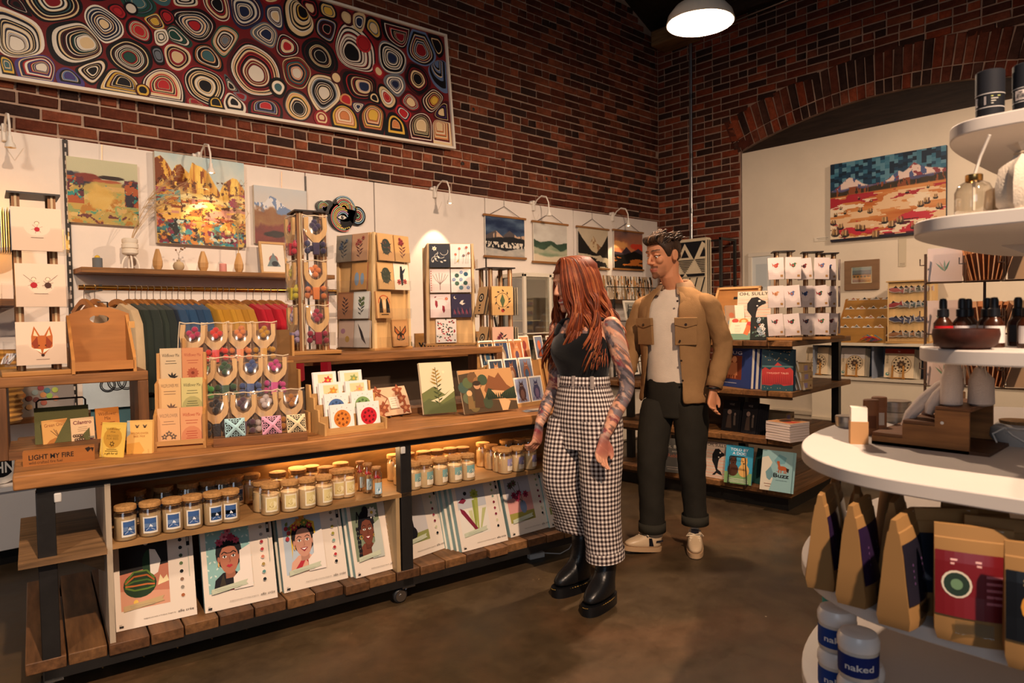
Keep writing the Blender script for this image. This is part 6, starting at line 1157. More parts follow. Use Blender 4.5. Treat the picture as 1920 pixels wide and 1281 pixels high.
for i, (dx, c, c2) in enumerate(((0, 'd8a49a', 'b05040'), (.05, 'c08a60', '8a3c34'), (.14, '6a7488', 'c0603c'), (.2, '8a5a44', 'd8b48a'))):
    t2 = thing('art_card', ('pink booklet', 'tan booklet', 'grey blue card with an orange figure', 'brown card with tan flowers')[i]+' standing before the glass case by the woman', 'card', tu(1.20+dx, .72-.05*i, TT, 10+8*i)@Tm(0, 0, .26, rx=-10)); m = MB('e9ddcc').box(-.06, 0, 0, .06, .006, .16); p = Pr(m, (-.06, 0, 0), w=.12, h=.16); p.rect(.06, .05, .94, .95, c).ell(.5, .6, .2, .2, c2).poly([(.3, .1), (.5, .55), (.7, .1)], c2); m.build('printed_card', 'paper', t2); MB('b98a52').box(-.07, -.01, -.26, .07, .05, -.001).build('support_box', 'lightZ', t2)
# narrow picture shelf with a row of miniature canvases, black wire rack below
sx = 6.86; t = thing('picture_ledge', 'narrow dark picture ledge with a wire rail near the corner', 'shelf', Tm(sx, 5.24, 1.62)); MB('4a3424').box(-.5, 0, -.05, .5, .16, 0).build('ledge_board', 'woodX', t); MB('17171a').tube([(-.5, -.0, .15), (.5, 0, .15)], .006, 6).tube([(-.5, 0, .15), (-.5, 0, -.02)], .005, 5).tube([(.5, 0, .15), (.5, 0, -.02)], .005, 5).build('wire_rail', 'steel', t)
for i in range(5):
    A = Art(14, 30, 30+i); A.put(1, 'c9b498', '8a7460', A.n(3, 1.2)); A.put(A.n(7, 1.5, 2) > .56, '2a241f'); A.put(A.n(9, 1.5, 3) > .66, 'c98a50'); A.put((A.n(8, 2, 4) > .62), 'e0d6c8')
    t2 = thing('miniature_canvas', '%s miniature abstract canvas along the narrow picture ledge' % ORD[i], 'painting', Tm(sx-.40+.2*i, 5.27, 1.623, rx=-6), 'miniature canvases on the picture ledge'); MB('a8885c').box(-.085, .0006, 0, .085, .02, .29).build('stretched_canvas', 'canvasw', t2); A.mesh(.17, .29, 'painted_face', t2)
t = thing('wire_print_rack', 'black wire rack of matted prints beside the man', 'rack', Tm(6.75, 4.92, 0, rz=0)); b = MB('17171a')
for z in (.72, 1.04, 1.36): b.tube([(-.42, -.02, z), (.42, -.02, z)], .006, 6).tube([(-.42, -.02, z+.16), (.42, -.02, z+.16)], .006, 6).box(-.42, -.02, z-.008, .42, .2, z)
for x in (-.42, -.14, .14, .42): b.tube([(x, -.02, .72), (x, -.02, 1.55)], .005, 6)
for x in (-.42, .42): b.box(x-.012, .18, .642, x+.012, .2, 1.62)
b.build('wire_frame', 'steel', t)
k = 0
for z in (.725, 1.045, 1.365):
    for x in (-.28, 0, .28):
        if z > 1.3 and x == .28: continue
        t2 = thing('matted_print', '%s print, white matted, in the %s tier of the black wire rack' % (('grey hills', 'dark forest', 'pale lake')[k % 3], {.725: 'bottom', 1.045: 'middle', 1.365: 'top'}[z]), 'print', Tm(6.75+x, 4.94, z, rx=-12), 'matted prints in the wire rack'); m = MB('e6ddcc').box(-.12, 0, 0, .12, .01, .24); p = Pr(m, (-.12, 0, 0), w=.24, h=.24); p.rect(.1, .1, .9, .9, ('a09a8c', '4a4a40', 'b8b2a4')[k % 3]).poly([(.1, .1), (.1, .4), (.4, .6), (.9, .35), (.9, .1)], ('5a5a50', '1f221c', '7a7a70')[k % 3]).rect(.12, .12, .88, .2, '35352f'); m.build('matted_sheet', 'paper', t2); MB('cfc4ae').box(-.12, .01, 0, .12, .014, .24).build('backing_board', 'paper', t2); k += 1
MB('dcd0bc').box(5.3, 4.87, 0, 7.0, 5.35, .64).build('plinth', 'white', bev=.004, label='long low white plinth along the wall behind the man', cat='plinth'); MB('5a3c22').box(5.9, 4.75, .65, 6.5, 5.1, .70).build('bench_board', 'woodX', label='dark timber bench board lying on the white plinth', cat='board')
MB('1a1816').tube([(5.2, 4.78, .006), (5.7, 4.74, .006), (6.4, 4.80, .006), (7.2, 4.75, .006)], .006, 6).build('floor_cable', 'plastic', label='black cable lying on the floor along the white plinth', cat='cable')
# ================================================================== RIGHT WALL
t = thing('conduit_pipe', 'bright steel conduit running up the brick pier', 'pipe', Tm(WX-.03, 4.9, 0)); MB('b8b8b8').tube([(0, .01, 2.2), (0, 0, 4.9)], .016, 10).build('pipe', 'metal', t); MB('6a6a68').tube([(.005, .035, 2.2), (.005, .025, 4.9)], .009, 8).build('cable', 'plastic', t)
for z in (2.75, 3.45, 4.2): MB('8a8a88').lathe([(.016, -.03), (.021, -.028), (.021, .028), (.016, .03)], 10).build('coupling', 'metal', t, M=Tm(0, .005, z))
tag(MB('8a8a8a').tube([(WX-.05, 4.6, 4.93), (WX-.07, 3.0, 4.97), (WX-.05, 1.4, 4.98)], .018, 8).build('ceiling_conduit', 'metal'), 'grey conduit running along the top of the arched brick wall', 'pipe')
# folded blankets on a black frame against the pier
t = thing('blanket_rack', 'black steel frame holding throws against the brick pier', 'rack', Tm(7.62, 4.62, 0, rz=-90)); b = MB('1d1c1c')
for x in (-.33, .33): b.box(x-.015, -.32, 0, x+.015, -.29, 2.33).box(x-.015, .0, 0, x+.015, .03, 2.33).box(x-.012, -.32, 2.3, x+.012, .03, 2.33)
b.tube([(-.33, -.3, 2.3), (.33, -.3, 2.3)], .012, 8).box(-.33, -.31, .3, .33, .0, .32).build('frame', 'steel', t)
def blanket(x, w, z0, z1, d, label, kind):
    t = thing('throw_blanket', label, 'blanket', Tm(7.62, 4.62, 0, rz=-90)@Tm(x, -.3, 0)); m = MB('d9c8a8')
    m.loft([[(-w/2, -d, z0), (w/2, -d, z0), (w/2, .02, z0), (-w/2, .02, z0)], [(-w/2, -d-.012, (z0+z1)/2), (w/2, -d-.008, (z0+z1)/2), (w/2, .02, (z0+z1)/2), (-w/2, .02, (z0+z1)/2)], [(-w/2, -d, z1-.02), (w/2, -d, z1-.02), (w/2, .02, z1-.02), (-w/2, .02, z1-.02)], [(-w/2+.01, -d+.02, z1), (w/2-.01, -d+.02, z1), (w/2-.01, .01, z1), (-w/2+.01, .01, z1)]])
    p = Pr(m, (-w/2, -d-.0135, z0), w=w, h=z1-z0, eps=.0006); K = '16151a'
    if kind == 0:
        p.rect(0, .68, 1, .95, K).poly([(.05, .68), (.33, .93), (.62, .68)], 'd9c8a8').poly([(.2, .71), (.33, .84), (.47, .71)], K).poly([(.64, .68), (.9, .94), (1, .9), (1, .68)], 'd9c8a8').poly([(.82, .71), (.97, .86), (1, .8), (1, .71)], K)
        for i in range(8): p.rect(.06+.035*i, .66-.026*i, .62-.035*i, .672-.026*i, K).rect(.68+.03*i, .66-.026*i, 1, .672-.026*i, K)
        p.rect(0, .42, 1, .46, K).poly([(.28, .42), (.36, .47), (.44, .42)], 'd9c8a8')
        for i in range(4): p.poly([(.1+.24*i, .12), (.14+.24*i, .12), (.3+.24*i, .4), (.26+.24*i, .4)], K)
    else:
        for i in range(14): p.rect(.1, .2+.05*i, .9, .222+.05*i, K)
        p.rect(.3, .44, .7, .5, 'd9c8a8')
    m.build('folded_cloth', 'fabric', t)
    e = MB('d9c8a8'); [e.box(w/2, -d+.02*i, z0+.01, w/2+.012, -d+.02*i+.012, z1-.03, (K if i % 2 else 'd9c8a8')) for i in range(max(2, int(d/.02)))]; e.build('folded_edge', 'fabric', t); return t
blanket(-.02, .42, 1.55, 2.34, .10, 'black and cream triangle patterned throw folded over the steel rack', 0); blanket(-.30, .13, 1.6, 2.24, .09, 'narrow striped black and cream throw behind the man', 1)
m = MB('e8e0d0').box(-.04, -.002, 0, .04, 0, .09); Pr(m, (-.04, -.002, 0), w=.08, h=.09).scribble(.5, .7, .6, 4, .15, '8a8078', .04); m.build('paper_tag', 'paper', label='white paper tag pinned to the triangle patterned throw', cat='tag', M=Tm(7.62, 4.62, 0, rz=-90)@Tm(-.2, -.432, 1.86))
# desert canvas on the white board
A = Art(150, 104, 21); A.put(1, '1c4a66', '123048', A.n(5, 5)); bx = np.floor(A.u*26)/26; by = np.floor(A.v*22+np.floor(A.u*26) % 2*.5)/22; bn = fbm(bx, by, 30, 30, 77, 1); A.put((A.v > .6)*(bn > .52)*.8, '2c6c86', '6a9cae', (bn-.5)*4); A.put((A.v > .74)*(bn < .36)*.8, '0f2436')
pk = [(0, .64), (.08, .70), (.14, .77), (.18, .80), (.23, .775), (.3, .70), (.36, .67), (.44, .67), (.52, .70), (.58, .755), (.62, .79), (.655, .765), (.70, .80), (.745, .86), (.79, .82), (.86, .78), (.93, .76), (1, .74)]
A.put(A.below(pk, .012, .012), 'e3ccc0', '4a5a86', (A.n(22, 9, 2) > .60)*1.); A.put((A.below(pk, .012)*(A.n(14, 14, 3) > .63)), '8a3c44'); A.put(A.below([(0, .655), (1, .70)], .02, .03), '3a4a70', '6a5a80', A.n(9, 9, 4)); A.put(A.below([(0, .64), (.3, .635), (.6, .665), (1, .69)], .012, .06, 6), '26241f', '4a3a24', A.n(40, 6, 4)); A.put((A.n(44, 5, 8) > .6)*(A.v > .57)*(A.v < .66+.05*A.u), '8a4a2c')
A.put(A.below([(0, .57), (1, .61)], .012), 'b8622c', 'd89a5c', A.n(3, 14, 5)*1.6-.3); A.put((A.n(3, 12, 6) > .5)*(A.v < .56)*.95, 'e6c49a'); A.put((A.n(4, 14, 7) > .60)*(A.v < .58)*.95, 'a82434'); A.put((A.n(4, 10, 9) > .57)*(A.v < .3), 'c23040'); A.put((A.n(4, 12, 10) > .6)*(A.v < .2), '5a1c2c'); A.put((A.n(5, 14, 12) > .62)*(A.v < .5), 'ecd8b8'); A.put(A.v < .03, '1f2030')
rr = random.Random(12)
for (x, y, s) in ((.05, .34, .6), (.1, .42, .4), (.14, .36, .5), (.27, .52, .4), (.38, .47, .4), (.37, .34, .8), (.28, .37, .7), (.3, .13, 1.), (.26, .14, 1.), (.5, .2, 1.), (.56, .14, 1.1), (.63, .18, 1.1), (.05, .1, 1.3), (.1, .18, .9), (.14, .08, 1.2), (.42, .03, 1.2), (.69, .52, .5), (.8, .35, .9), (.85, .38, .9), (.95, .3, .8), (.86, .55, .4), (.92, .42, .6), (.03, .24, .8), (.75, .1, 1.), (.85, .12, 1.1)):
    A.put(A.blob(x, y-.01, .036*s, .03*s, .5)*1.2, '1f1c1e')
    for k in range(4): A.put(A.blob(x+(k-1.5)*.013*s, y+.018*s, .007*s, .038*s, .3)*1.5, ('b08a5c', '8a6a44', 'c9a878', '6a4a3c')[k])
Pc = [onX(*q, 7.69) for q in ((1558, 308), (1775, 274), (1740, 440), (1559, 454))]; yc = (Pc[0][1]+Pc[1][1])/2; wc = Pc[0][1]-Pc[1][1]; zc = Pc[3][2]; hc = ((Pc[0][2]+Pc[1][2])/2-zc)
canvas(A, wc, hc, .04, 'wide canvas of white volcanoes over a red desert on the white board', Tm(7.675, yc, zc, rz=-90), '1d2b3c')
def onwall(name, px, label, cat, build, X=7.69, mat_='paper'):
    P_ = [onX(*q, X) for q in px]; w_ = P_[0][1]-P_[1][1]; h_ = P_[0][2]-P_[2][2]; t = thing(name, label, cat, Tm(X, (P_[0][1]+P_[1][1])/2, P_[2][2], rz=-90)); build(t, w_, h_); return t
def fr_small(t, w, h):
    b = MB('8a6a4c'); fw = .07; [b.box(*q) for q in ((-w/2, 0, 0, w/2, .022, fw), (-w/2, 0, h-fw, w/2, .022, h), (-w/2, 0, fw, -w/2+fw, .022, h-fw), (w/2-fw, 0, fw, w/2, .022, h-fw))]; b.build('frame', 'lightX', t)
    m = MB('e2d6c0').box(-w/2+fw, .01, fw, w/2-fw, .014, h-fw); p = Pr(m, (-w/2+fw, .01, fw), w=w-2*fw, h=h-2*fw); p.rect(.05, .05, .95, .95, '9ab0b4').rect(.05, .55, .95, .78, '4a6a88').rect(.05, .48, .95, .58, '2c3c5c').rect(.05, .05, .95, .5, 'c07a3c').rect(.05, .05, .95, .22, '8a4a24').rect(.05, .3, .95, .36, 'd89a54'); [p.ell(.15+.17*k, .4, .06, .06, '3a2a20') for k in range(5)]; m.build('painting_sheet', 'paper', t); MB().box(-w/2+fw, .006, fw, w/2-fw, .008, h-fw).build('glass_pane', 'glass', t)
onwall('framed_painting', ((1583, 490), (1648, 489), (1648, 542)), 'small tan framed painting of a brown field under blue sky', 'painting', fr_small)
def fr_white(t, w, h):
    b = MB('e2d8c6'); fw = .05; [b.box(*q) for q in ((-w/2, 0, 0, w/2, .025, fw), (-w/2, 0, h-fw, w/2, .025, h), (-w/2, 0, fw, -w/2+fw, .025, h-fw), (w/2-fw, 0, fw, w/2, .025, h-fw))]; b.build('frame', 'white', t, bev=.004); m = MB('dfe2de').box(-w/2+fw, .012, fw, w/2-fw, .016, h-fw); p = Pr(m, (-w/2+fw, .012, fw), w=w-2*fw, h=h-2*fw); p.rect(.2, .2, .8, .8, 'c9d0d0'); m.build('mat_board', 'paper', t)
onwall('framed_print', ((1402, 475), (1452, 470), (1452, 560)), 'white framed pale print behind the bird card spinners', 'picture', fr_white)
for i, (x, y) in enumerate(((1541, 452), (1650, 466), (1691, 500))):
    p = onX(x, y, 7.70); hw = .09 if i < 2 else .035; m = MB('e6dcc8' if i < 2 else 'cfc2a8').box(-hw, -.0015, 0, hw, 0, .05 if i < 2 else .3); Pr(m, (-hw, -.0015, 0), w=2*hw, h=.05).scribble(.5, .6, .7, 2, .3, '7a7064', .08)
    if i != 1: m.build('title_card', 'paper', label=('small printed title card on the white board left of the desert canvas', '', 'narrow clear strip label above the sticker tower')[i], cat='label', M=Tm(7.715, p[1], p[2], rz=-90))
# counter along the right wall
tag(MB('d9cdb6').box(7.30, -1.5, 1.075, 7.70, 3.30, 1.105).build('counter_shelf', 'white', bev=.002), 'white counter shelf along the right wall below the desert canvas', 'shelf'); cn = bpy.data.objects['counter_shelf']
MB('d2c6b0').box(7.38, -1.5, .715, 7.70, 3.25, .742).build('lower_shelf', 'white', cn); MB('ddd0b8').box(7.40, -1.5, .0, 7.43, 3.25, .715).build('front_board', 'wall', cn); MB('cdbfa6').box(7.385, -1.5, .27, 7.40, 3.25, .30).build('moulding', 'white', cn)
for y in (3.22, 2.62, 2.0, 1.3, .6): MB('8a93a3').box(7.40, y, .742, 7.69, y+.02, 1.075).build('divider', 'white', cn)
MB('7d8798').box(7.66, -1.5, .742, 7.69, 3.25, 1.075).build('back_board', 'white', cn)  # blue-grey of the dividers and back is shade put into the colour
def RW(X, y, z): return Tm(X, y, z, rz=-90)
# sticker tower
P0 = onX(1668, 641, 7.35); P1 = onX(1745, 641, 7.35); w_ = P0[1]-P1[1]; h_ = .60; t = thing('sticker_tower', 'pale wooden sticker tower with four clear bins of fish stickers', 'display stand', RW(7.34, (P0[1]+P1[1])/2, 1.106)@Tm(0, 0, 0, rz=4)); MB('d9b478').box(-w_/2, .0, .02, w_/2, w_*.8, h_).build('tower_body', 'lightZ', t, bev=.003); MB('cfa566').box(-w_/2-.02, -.03, h_, w_/2+.02, w_*.8+.02, h_+.012).build('top_board', 'lightX', t); MB('c99a5a').box(-w_/2-.02, -.04, 0, w_/2+.02, w_*.8, .02).build('base_board', 'lightX', t)
for s in (-1, 1): MB('e0be86').prism([(-.03, 0), (.02, 0), (.02, h_), (-.02, h_), (-.036, h_*.5)], -.005, .005).build('curved_fin', 'lightZ', t, M=Tm(s*w_/2, 0, 0, rz=90))
for k in range(4):
    z = .05+.145*(3-k); MB().box(-w_*.42, -.028, z, w_*.42, -.025, z+.035).box(-w_*.42, -.028, z, w_*.42, 0, z+.003).build('clear_bin', 'acrylic', t); rr = random.Random(k)
    for i in range(6):
        x = (i-2.5)*w_*.14; c = (('c0605c', '7a7a70', 'b08a7c', '5c6450', '8a8a80', 'd0a8a0'), ('b03038', '8a8e90', '4a6a70', '9aa4a8', '2f5a60', '7a8488'), ('34406a', '5c6a8c', '2c3454', '6a7494', '3c4a70', '8a90a8'), ('b07848', '8a8478', 'c08a5c', '6a6a5c', 'b0a090', '9a5a44'))[k][i]
        m = MB('c4baac'); c = mixc(c, '5a5450', .4); pts = [(-.07, .0), (-.03, .02), (.02, .025), (.05, .01), (.075, .03), (.075, -.02), (.05, -.005), (.0, -.02), (-.04, -.015)]; m.prism([(a*1.12, b*1.3+.03) for a, b in pts], 0, .002); p = Pr(m, (0, 0, .03), w=1, h=1); p.poly([(a, b) for a, b in pts], c).poly([(-.02, .02), (.0, .045), (.02, .024)], '2c2c30').ell(-.05, .004, .004, .004, '101012', n=6); m.build('sticker', 'gloss', t, M=Tm(x, -.022+.003*i, z+.006, ry=rr.uniform(-14, 14)))
for k in range(9):
    MB(('8a8078', '6a6460', 'b0a898')[k % 3]).prism([(-.05, 0), (.05, .01), (.04, .05), (0, .07), (-.04, .05)], 0, .003).build('side_sticker', 'gloss', t, M=Tm(w_/2+.012+.004*(k % 3), .08+.05*(k % 3), .1+.12*(k//3), rz=90, rx=10))
# envelope rack
P0 = onX(1572, 641, 7.33); P1 = onX(1662, 641, 7.33); w_ = P0[1]-P1[1]; t = thing('envelope_rack', 'tiered brown kraft rack holding cut paper mountain stickers', 'rack', RW(7.32, (P0[1]+P1[1])/2, 1.106))
for k in range(4): MB(jit('b5843e', .05)).box(-w_/2, .0+.07*k, 0, w_/2-.0*k, .008+.07*k, .17+.095*k).build('tier_board', 'lightX', t)
for s in (-1, 1): MB('a8763a').prism([(-.01, 0), (.24, 0), (.24, .45), (.2, .45), (.14, .34), (.07, .25), (0, .15)], -.004, .004).build('side_board', 'lightZ', t, M=Tm(s*w_/2, 0, 0, rz=90))
for k in range(4):
    for j in range(4):
        m = MB('ded6c8').prism([(-.05, 0), (-.03, .02), (-.01, .012), (.01, .035), (.03, .015), (.05, 0)], 0, .002); p = Pr(m, (0, 0, 0), w=1, h=1); p.poly([(-.03, .005), (-.01, .008), (.01, .028), (.03, .008)], ('2c2a28', '6a6a60', '3a3a44', 'a06040')[(j+k) % 4]); m.build('sticker', 'paper', t, M=Tm(-w_*.36+w_*.24*j, -.004+.07*k, .165+.095*k-.012))
b = MB(); [b.tube([(-.0+.012*i, -.03, .03+.012*(i % 4)), (.05+.012*i, -.045, .06+.01*(i % 3)), (.11+.012*i, -.03, .035+.01*(i % 2)), (.06+.01*i, -.02, .02)], .006, 5, ('c9402c', 'd8803c', '3f7f8a', 'b03060', '7a4a8a', 'd8b048')[i % 6]) for i in range(9)]; tag(b.build('ribbon_stickers', 'gloss', M=t.matrix_world.copy()), 'bundle of bright coloured ribbons at the foot of the kraft sticker rack', 'ribbon')
# embroidery hoop kits on the lower shelf
for i, (xl, yl, xr, yr, lab, red, n) in enumerate(((1512, 700, 1548, 700, 'embroidery hoop kit half hidden behind the black stand leg', 0, 4), (1575, 702, 1620, 703, 'embroidery kit showing a dark dotted hoop, on brass pegs', 0, 5), (1657, 703, 1712, 705, 'embroidery kit with a red header and leafy hoop', 1, 7), (1745, 705, 1790, 706, 'embroidery kit beside the wire card rack, partly hidden', 0, 4))):
    A_, B_ = onZ(xl, yl, .745), onX(xr, yr, 7.44); a_, b_ = onX(xl, yl, 7.44), onX(xr, yr, 7.44); w_ = max(.24, a_[1]-b_[1]); t = thing('embroidery_kit', lab, 'kit', RW(7.44, (a_[1]+b_[1])/2, .756)@Matrix.Rotation(math.radians(-9), 4, 'X'), 'embroidery kits on the lower wall shelf'); h_ = .29
    for k in range(n):
        m = MB('e6d6b8' if k == 0 else jit('d8ccb4', .1)).box(-w_/2, .016*k, 0, w_/2, .016*k+.012, h_)
        if k == 0:
            p = Pr(m, (-w_/2, 0, 0), w=w_, h=h_); p.rect(0, .0, 1, 1, 'e3d0ae')
            if red: p.rect(0, .84, 1, 1, 'a03a2c').text('kit', .45, .89, .05, 'ecdcc4')
            if not red and i == 1: p.rect(0, .62, 1, 1, 'd8d2cc')
            p.ell(.58, .46, .34, None, '8a6a44', n=22).ell(.58, .46, .32, None, 'e0cba4', n=22)
            for a in np.linspace(0, 6.28, 14)[:-1]: p.ell(.58+.25*math.cos(a), .46+.25*p.as_*math.sin(a), .035, None, '3a2c24', n=7)
            p.flower(.58, .46, .18, '5a4434', 'b08a5c', 8); p.ell(.12, .12, .06, None, '3f8a84', n=12).ell(.13, .13, .03, None, 'e3d0ae', n=10).scribble(.1, .75, .08, 6, .05, '7a6a50', .02)
        m.build('kit_envelope', 'paper', t, M=Tm(.006*k, 0, 0))
    for s in (-.05, .05): MB('b07a34').box(s-.008, -.03, -.006, s+.008, -.02, .12).box(s-.008, -.03, -.012, s+.008, .05, -.0).build('easel_peg', 'lightZ', t)
    MB('a8722e').box(-.07, -.032, -.008, .07, -.024, .002).build('easel_bar', 'lightX', t)
# wire card spinner between the counter and the white shelves
pw_ = EP+ray(1792, 560)/F_PX*4.3; t = thing('wire_card_spinner', 'brown wire card spinner with pink botanical cards by the white shelves', 'card spinner', Tm(pw_[0], pw_[1], 0, rz=face(1792)+4)); b = MB('5a4436')
for sx in (-.16, .16): b.tube([(sx, .1, .05), (sx, .1, 1.79)], .008, 6)
b.lathe([(.001, 0), (.26, 0), (.25, .02), (.001, .03)], 20)
for z in (.61, .94, 1.27, 1.60):
    for (x0, x1) in ((-.16, .04), (.05, .24), (.25, .45)): b.tube([(x0, -.03, z+.16), (x0, -.03, z), (x1, -.03, z), (x1, -.03, z+.16)], .004, 5).tube([(x0, -.03, z+.11), (x0-.035, -.03, z+.11), (x0-.035, -.03, z+.15)], .004, 5).tube([(x0, -.03, z), (x0, .12, z), (x1, .12, z), (x1, -.03, z)], .004, 5)
b.build('wire_frame', 'steel', t)
for z in (.61, .94, 1.27, 1.60):
    pack(t, .185, .21, lambda p: (p.rect(0, 0, 1, 1, 'ecd0c0'), [p.leaf(.5, .3, .4, a, .03, c) for a, c in ((1.2, '4a7a4c'), (1.6, '8aa080'), (2.0, 'c9a890'), (2.3, '7a9a70'))]), Tm(-.06, -.02, z+.005, rx=-4), 'ecd2c4', 2, 'd8b08a'); MB().box(-.155, -.034, z+.005, .035, -.033, z+.215).build('clear_sleeve', 'cello', t)
    for k in range(9): MB(('c98a5c', 'b5784c', 'd8a880')[k % 3]).box(-.002, -.075, 0, .002, .075, .2).build('card_edge', 'paper', t, M=Tm(.07+.02*k, .04, z+.005, rz=12, ry=-14+4*k))
    pack(t, .17, .2, None, Tm(.35, -.01, z+.005, rx=-4), 'e0b890', 2, 'c98a5c')
# ================================================================== BOOK STAND
BS = Tm(4.655, 2.183, 0, rz=-86.6); bs = thing('book_stand', 'four tier timber and black steel book stand behind the man', 'book stand', BS); BLn, BD = 1.62, 1.22
TZs = [(.12, .16), (.48, .52), (.825, .865), (1.185, 1.225)]
for k, (z0, z1) in enumerate(TZs):
    n = 9; x = -BLn
    for i in range(n): wd = BLn/n; MB(jit(('7d5530', '6d4828', '8a5f36')[i % 3], .1)).box(x+.002, .012*math.sin(i*2.3+k), z0, x+wd-.002, BD if k in (0, 2, 3) else BD*.9, z1).build('shelf_plank', 'woodY', bs, bev=.003); x += wd
    MB('5d4228').box(-BLn, .03, z0-.02, -.02, .06, z0).build('batten', 'woodX', bs)
for (x, y) in ((-.50, .30), (-.06, 1.05), (-1.55, .30), (-1.55, 1.05)): MB('141414').box(x-.028, y-.028, 0, x+.028, y+.028, 1.185).build('leg', 'steel', bs)
MB('171615').box(-BLn+.05, .08, .0, -.06, 1.1, .12).build('base_frame', 'steel', bs)
MB('4a3a2c').box(-1.3, .40, .52, -.42, .42, .82).build('back_board', 'woodX', bs)
BSI = BS.inverted()
def bsx(px, yd, py=600): r = BSI.to_3x3()@Vector(ray(px, py)); o = BSI@Vector(EP); k = (yd-o.y)/r.y; return o.x+r.x*k
def baseS(xl, xr, yd, z, rz=0): a, b = bsx(xl, yd), bsx(xr, yd); return BS@Tm((a+b)/2, yd, z, rz=rz), b-a
def bk(name, xl, yl, xr, yr, z, h, label, cat, art, col, lean=8, thick=.03, n=1, edge='e6dccb', group=None, grp_art=None):
    Mb, wd = base2(xl, yl, xr, yr, z) if z < 1.2 else baseS(xl, xr, yl, z, 12); t = thing(name, label, cat, Mb@Matrix.Rotation(math.radians(-lean), 4, 'X'), group); m = MB(col).box(-wd/2, 0, 0, wd/2, .003, h).box(-wd/2, .003, 0, -wd/2+.003, thick, h).box(-wd/2, thick-.003, 0, wd/2, thick, h); p = Pr(m, (-wd/2, 0, 0), w=wd, h=h); art(p); m.build('cover', 'paper', t); MB(edge).box(-wd/2+.003, .003, .003, wd/2-.003, thick-.003, h-.003).build('pages', 'paper', t)
    for i in range(1, n): t2 = thing(name, '%s copy behind the %s' % (ORD[i].replace('leftmost', 'first'), ' '.join(label.split()[:9])), cat, Mb@Matrix.Rotation(math.radians(-lean), 4, 'X')@Tm(.012*i, (thick+.003)*i, 0), group); MB(jit(col, .1)).box(-wd/2, 0, 0, wd/2, .002, h).box(-wd/2, thick-.002, 0, wd/2, thick, h).build('cover', 'paper', t2); MB(edge).box(-wd/2+.003, .002, .003, wd/2-.002, thick-.002, h-.003).build('pages', 'paper', t2)
    return t, wd
def a_hug(p):
    p.rect(.1, .2, .72, .8, '6a2c14').text('HUG', .5, .83, .08, 'd8d8e4', .42, center=True).scribble(.4, .1, .5, 1, .1, 'c9c4c0', .01)
    for x in (.36, .5): p.ell(x, .7, .07, None, 'c98a60').poly([(x-.1, .3), (x-.07, .62), (x+.08, .62), (x+.1, .3)], 'b8744c').rect(x-.06, .22, x-.02, .32, 'a8643c').rect(x+.02, .22, x+.06, .32, 'a8643c')
bk('hardback_book', 1345, 722, 1407, 730, .867, .30, 'navy hardback titled HUG with two embracing figures', 'book', a_hug, '22346a', 4, .03, 3, group='navy HUG hardbacks')
def a_red(p):
    p.rect(0, .5, 1, 1, '1c3440').poly([(0, .12), (0, .5), (.1, .56), (.25, .5), (.4, .6), (.5, .68), (.62, .62), (.75, .52), (.9, .56), (1, .48), (1, .12)], 'a83430').rect(0, .56, 1, .6, '4a6a68').poly([(0, 0), (0, .14), (.3, .12), (.5, .2), (.7, .12), (1, .15), (1, 0)], '1f4650')
    for i in range(16): p.poly([(.06*i, .15), (.06*i+.03, .45-.02*(i % 3)), (.06*i+.05, .15)], '8a2428'); p.k -= 1
    p.k += 1; p.text('TWILIGHT TALES', .5, .4, .04, 'e6b8a0', .7, center=True); rr = random.Random(4)
    for i in range(26): p.ell(rr.uniform(.05, .95), rr.uniform(.7, .98) if i < 20 else rr.uniform(.02, .12), .012, None, 'd8b070', n=6); p.k -= 1
bk('picture_book', 1428, 732, 1487, 734, .867, .30, 'dark teal picture book with a red mountain town cover', 'book', a_red, '1a2c38', 8, .02, 2)
for i, c in enumerate(('3c4a6a', '7a8498', 'd8c8ac')):
    Mb, wd = base2(1490+7*i, 731, 1512+7*i, 730, .867); t = thing('notebook', ('navy', 'grey blue', 'cream')[i]+' notebook leaning against the pink boxes', 'notebook', Mb@Tm(0, .03, 0, rz=55, rx=-14)); MB(c).box(-.07, 0, 0, .07, .003, .21).box(-.07, .011, 0, .07, .014, .21).build('cover', 'paper', t); MB('e6dcc8').box(-.067, .003, .002, .067, .011, .207).build('pages', 'paper', t)
def pinkbox(M, label):
    t = thing('puzzle_box', label, 'box', M, 'pink and cream boxes on the book stand'); m = MB('c9a878').box(-.07, 0, 0, .07, .2, .06); p = Pr(m, (-.07, 0, 0), w=.14, h=.06); p.rect(.12, .2, .5, .8, 'a898b8').poly([(.72, .3), (.8, .7), (.88, .3)], '7a4a2c'); p2 = Pr(m, (.07, 0, 0), (0, 1, 0), (0, 0, 1), .2, .06); p2.rect(0, 0, 1, 1, 'b05a78').scribble(.4, .6, .5, 2, .25, '7a3450', .08).ell(.85, .4, .05, None, '6a2c3c'); m.build('box_body', 'paper', t); MB('b0905f').box(-.07, 0, .06, .07, .2, .063).build('lid', 'paper', t); return t
Mb, wd = base2(1512, 733, 1535, 731, .867)
for k in range(3): pinkbox(Mb@Tm(.02+.006*(k % 2), .06, .0635*k, rz=12+2*k), '%s pink and cream box in the stack beside the notebooks' % ('lowest', 'middle', 'topmost')[k])
Mb, wd = base2(1490, 812, 1520, 808, .522)
for k in range(2): pinkbox(Mb@Tm(.03, .14, .0635*k, rz=12+3*k), '%s pink and cream box behind the white paperback pile' % ('lower', 'upper')[k])
Mb, wd = base2(1430, 822, 1483, 832, .522)
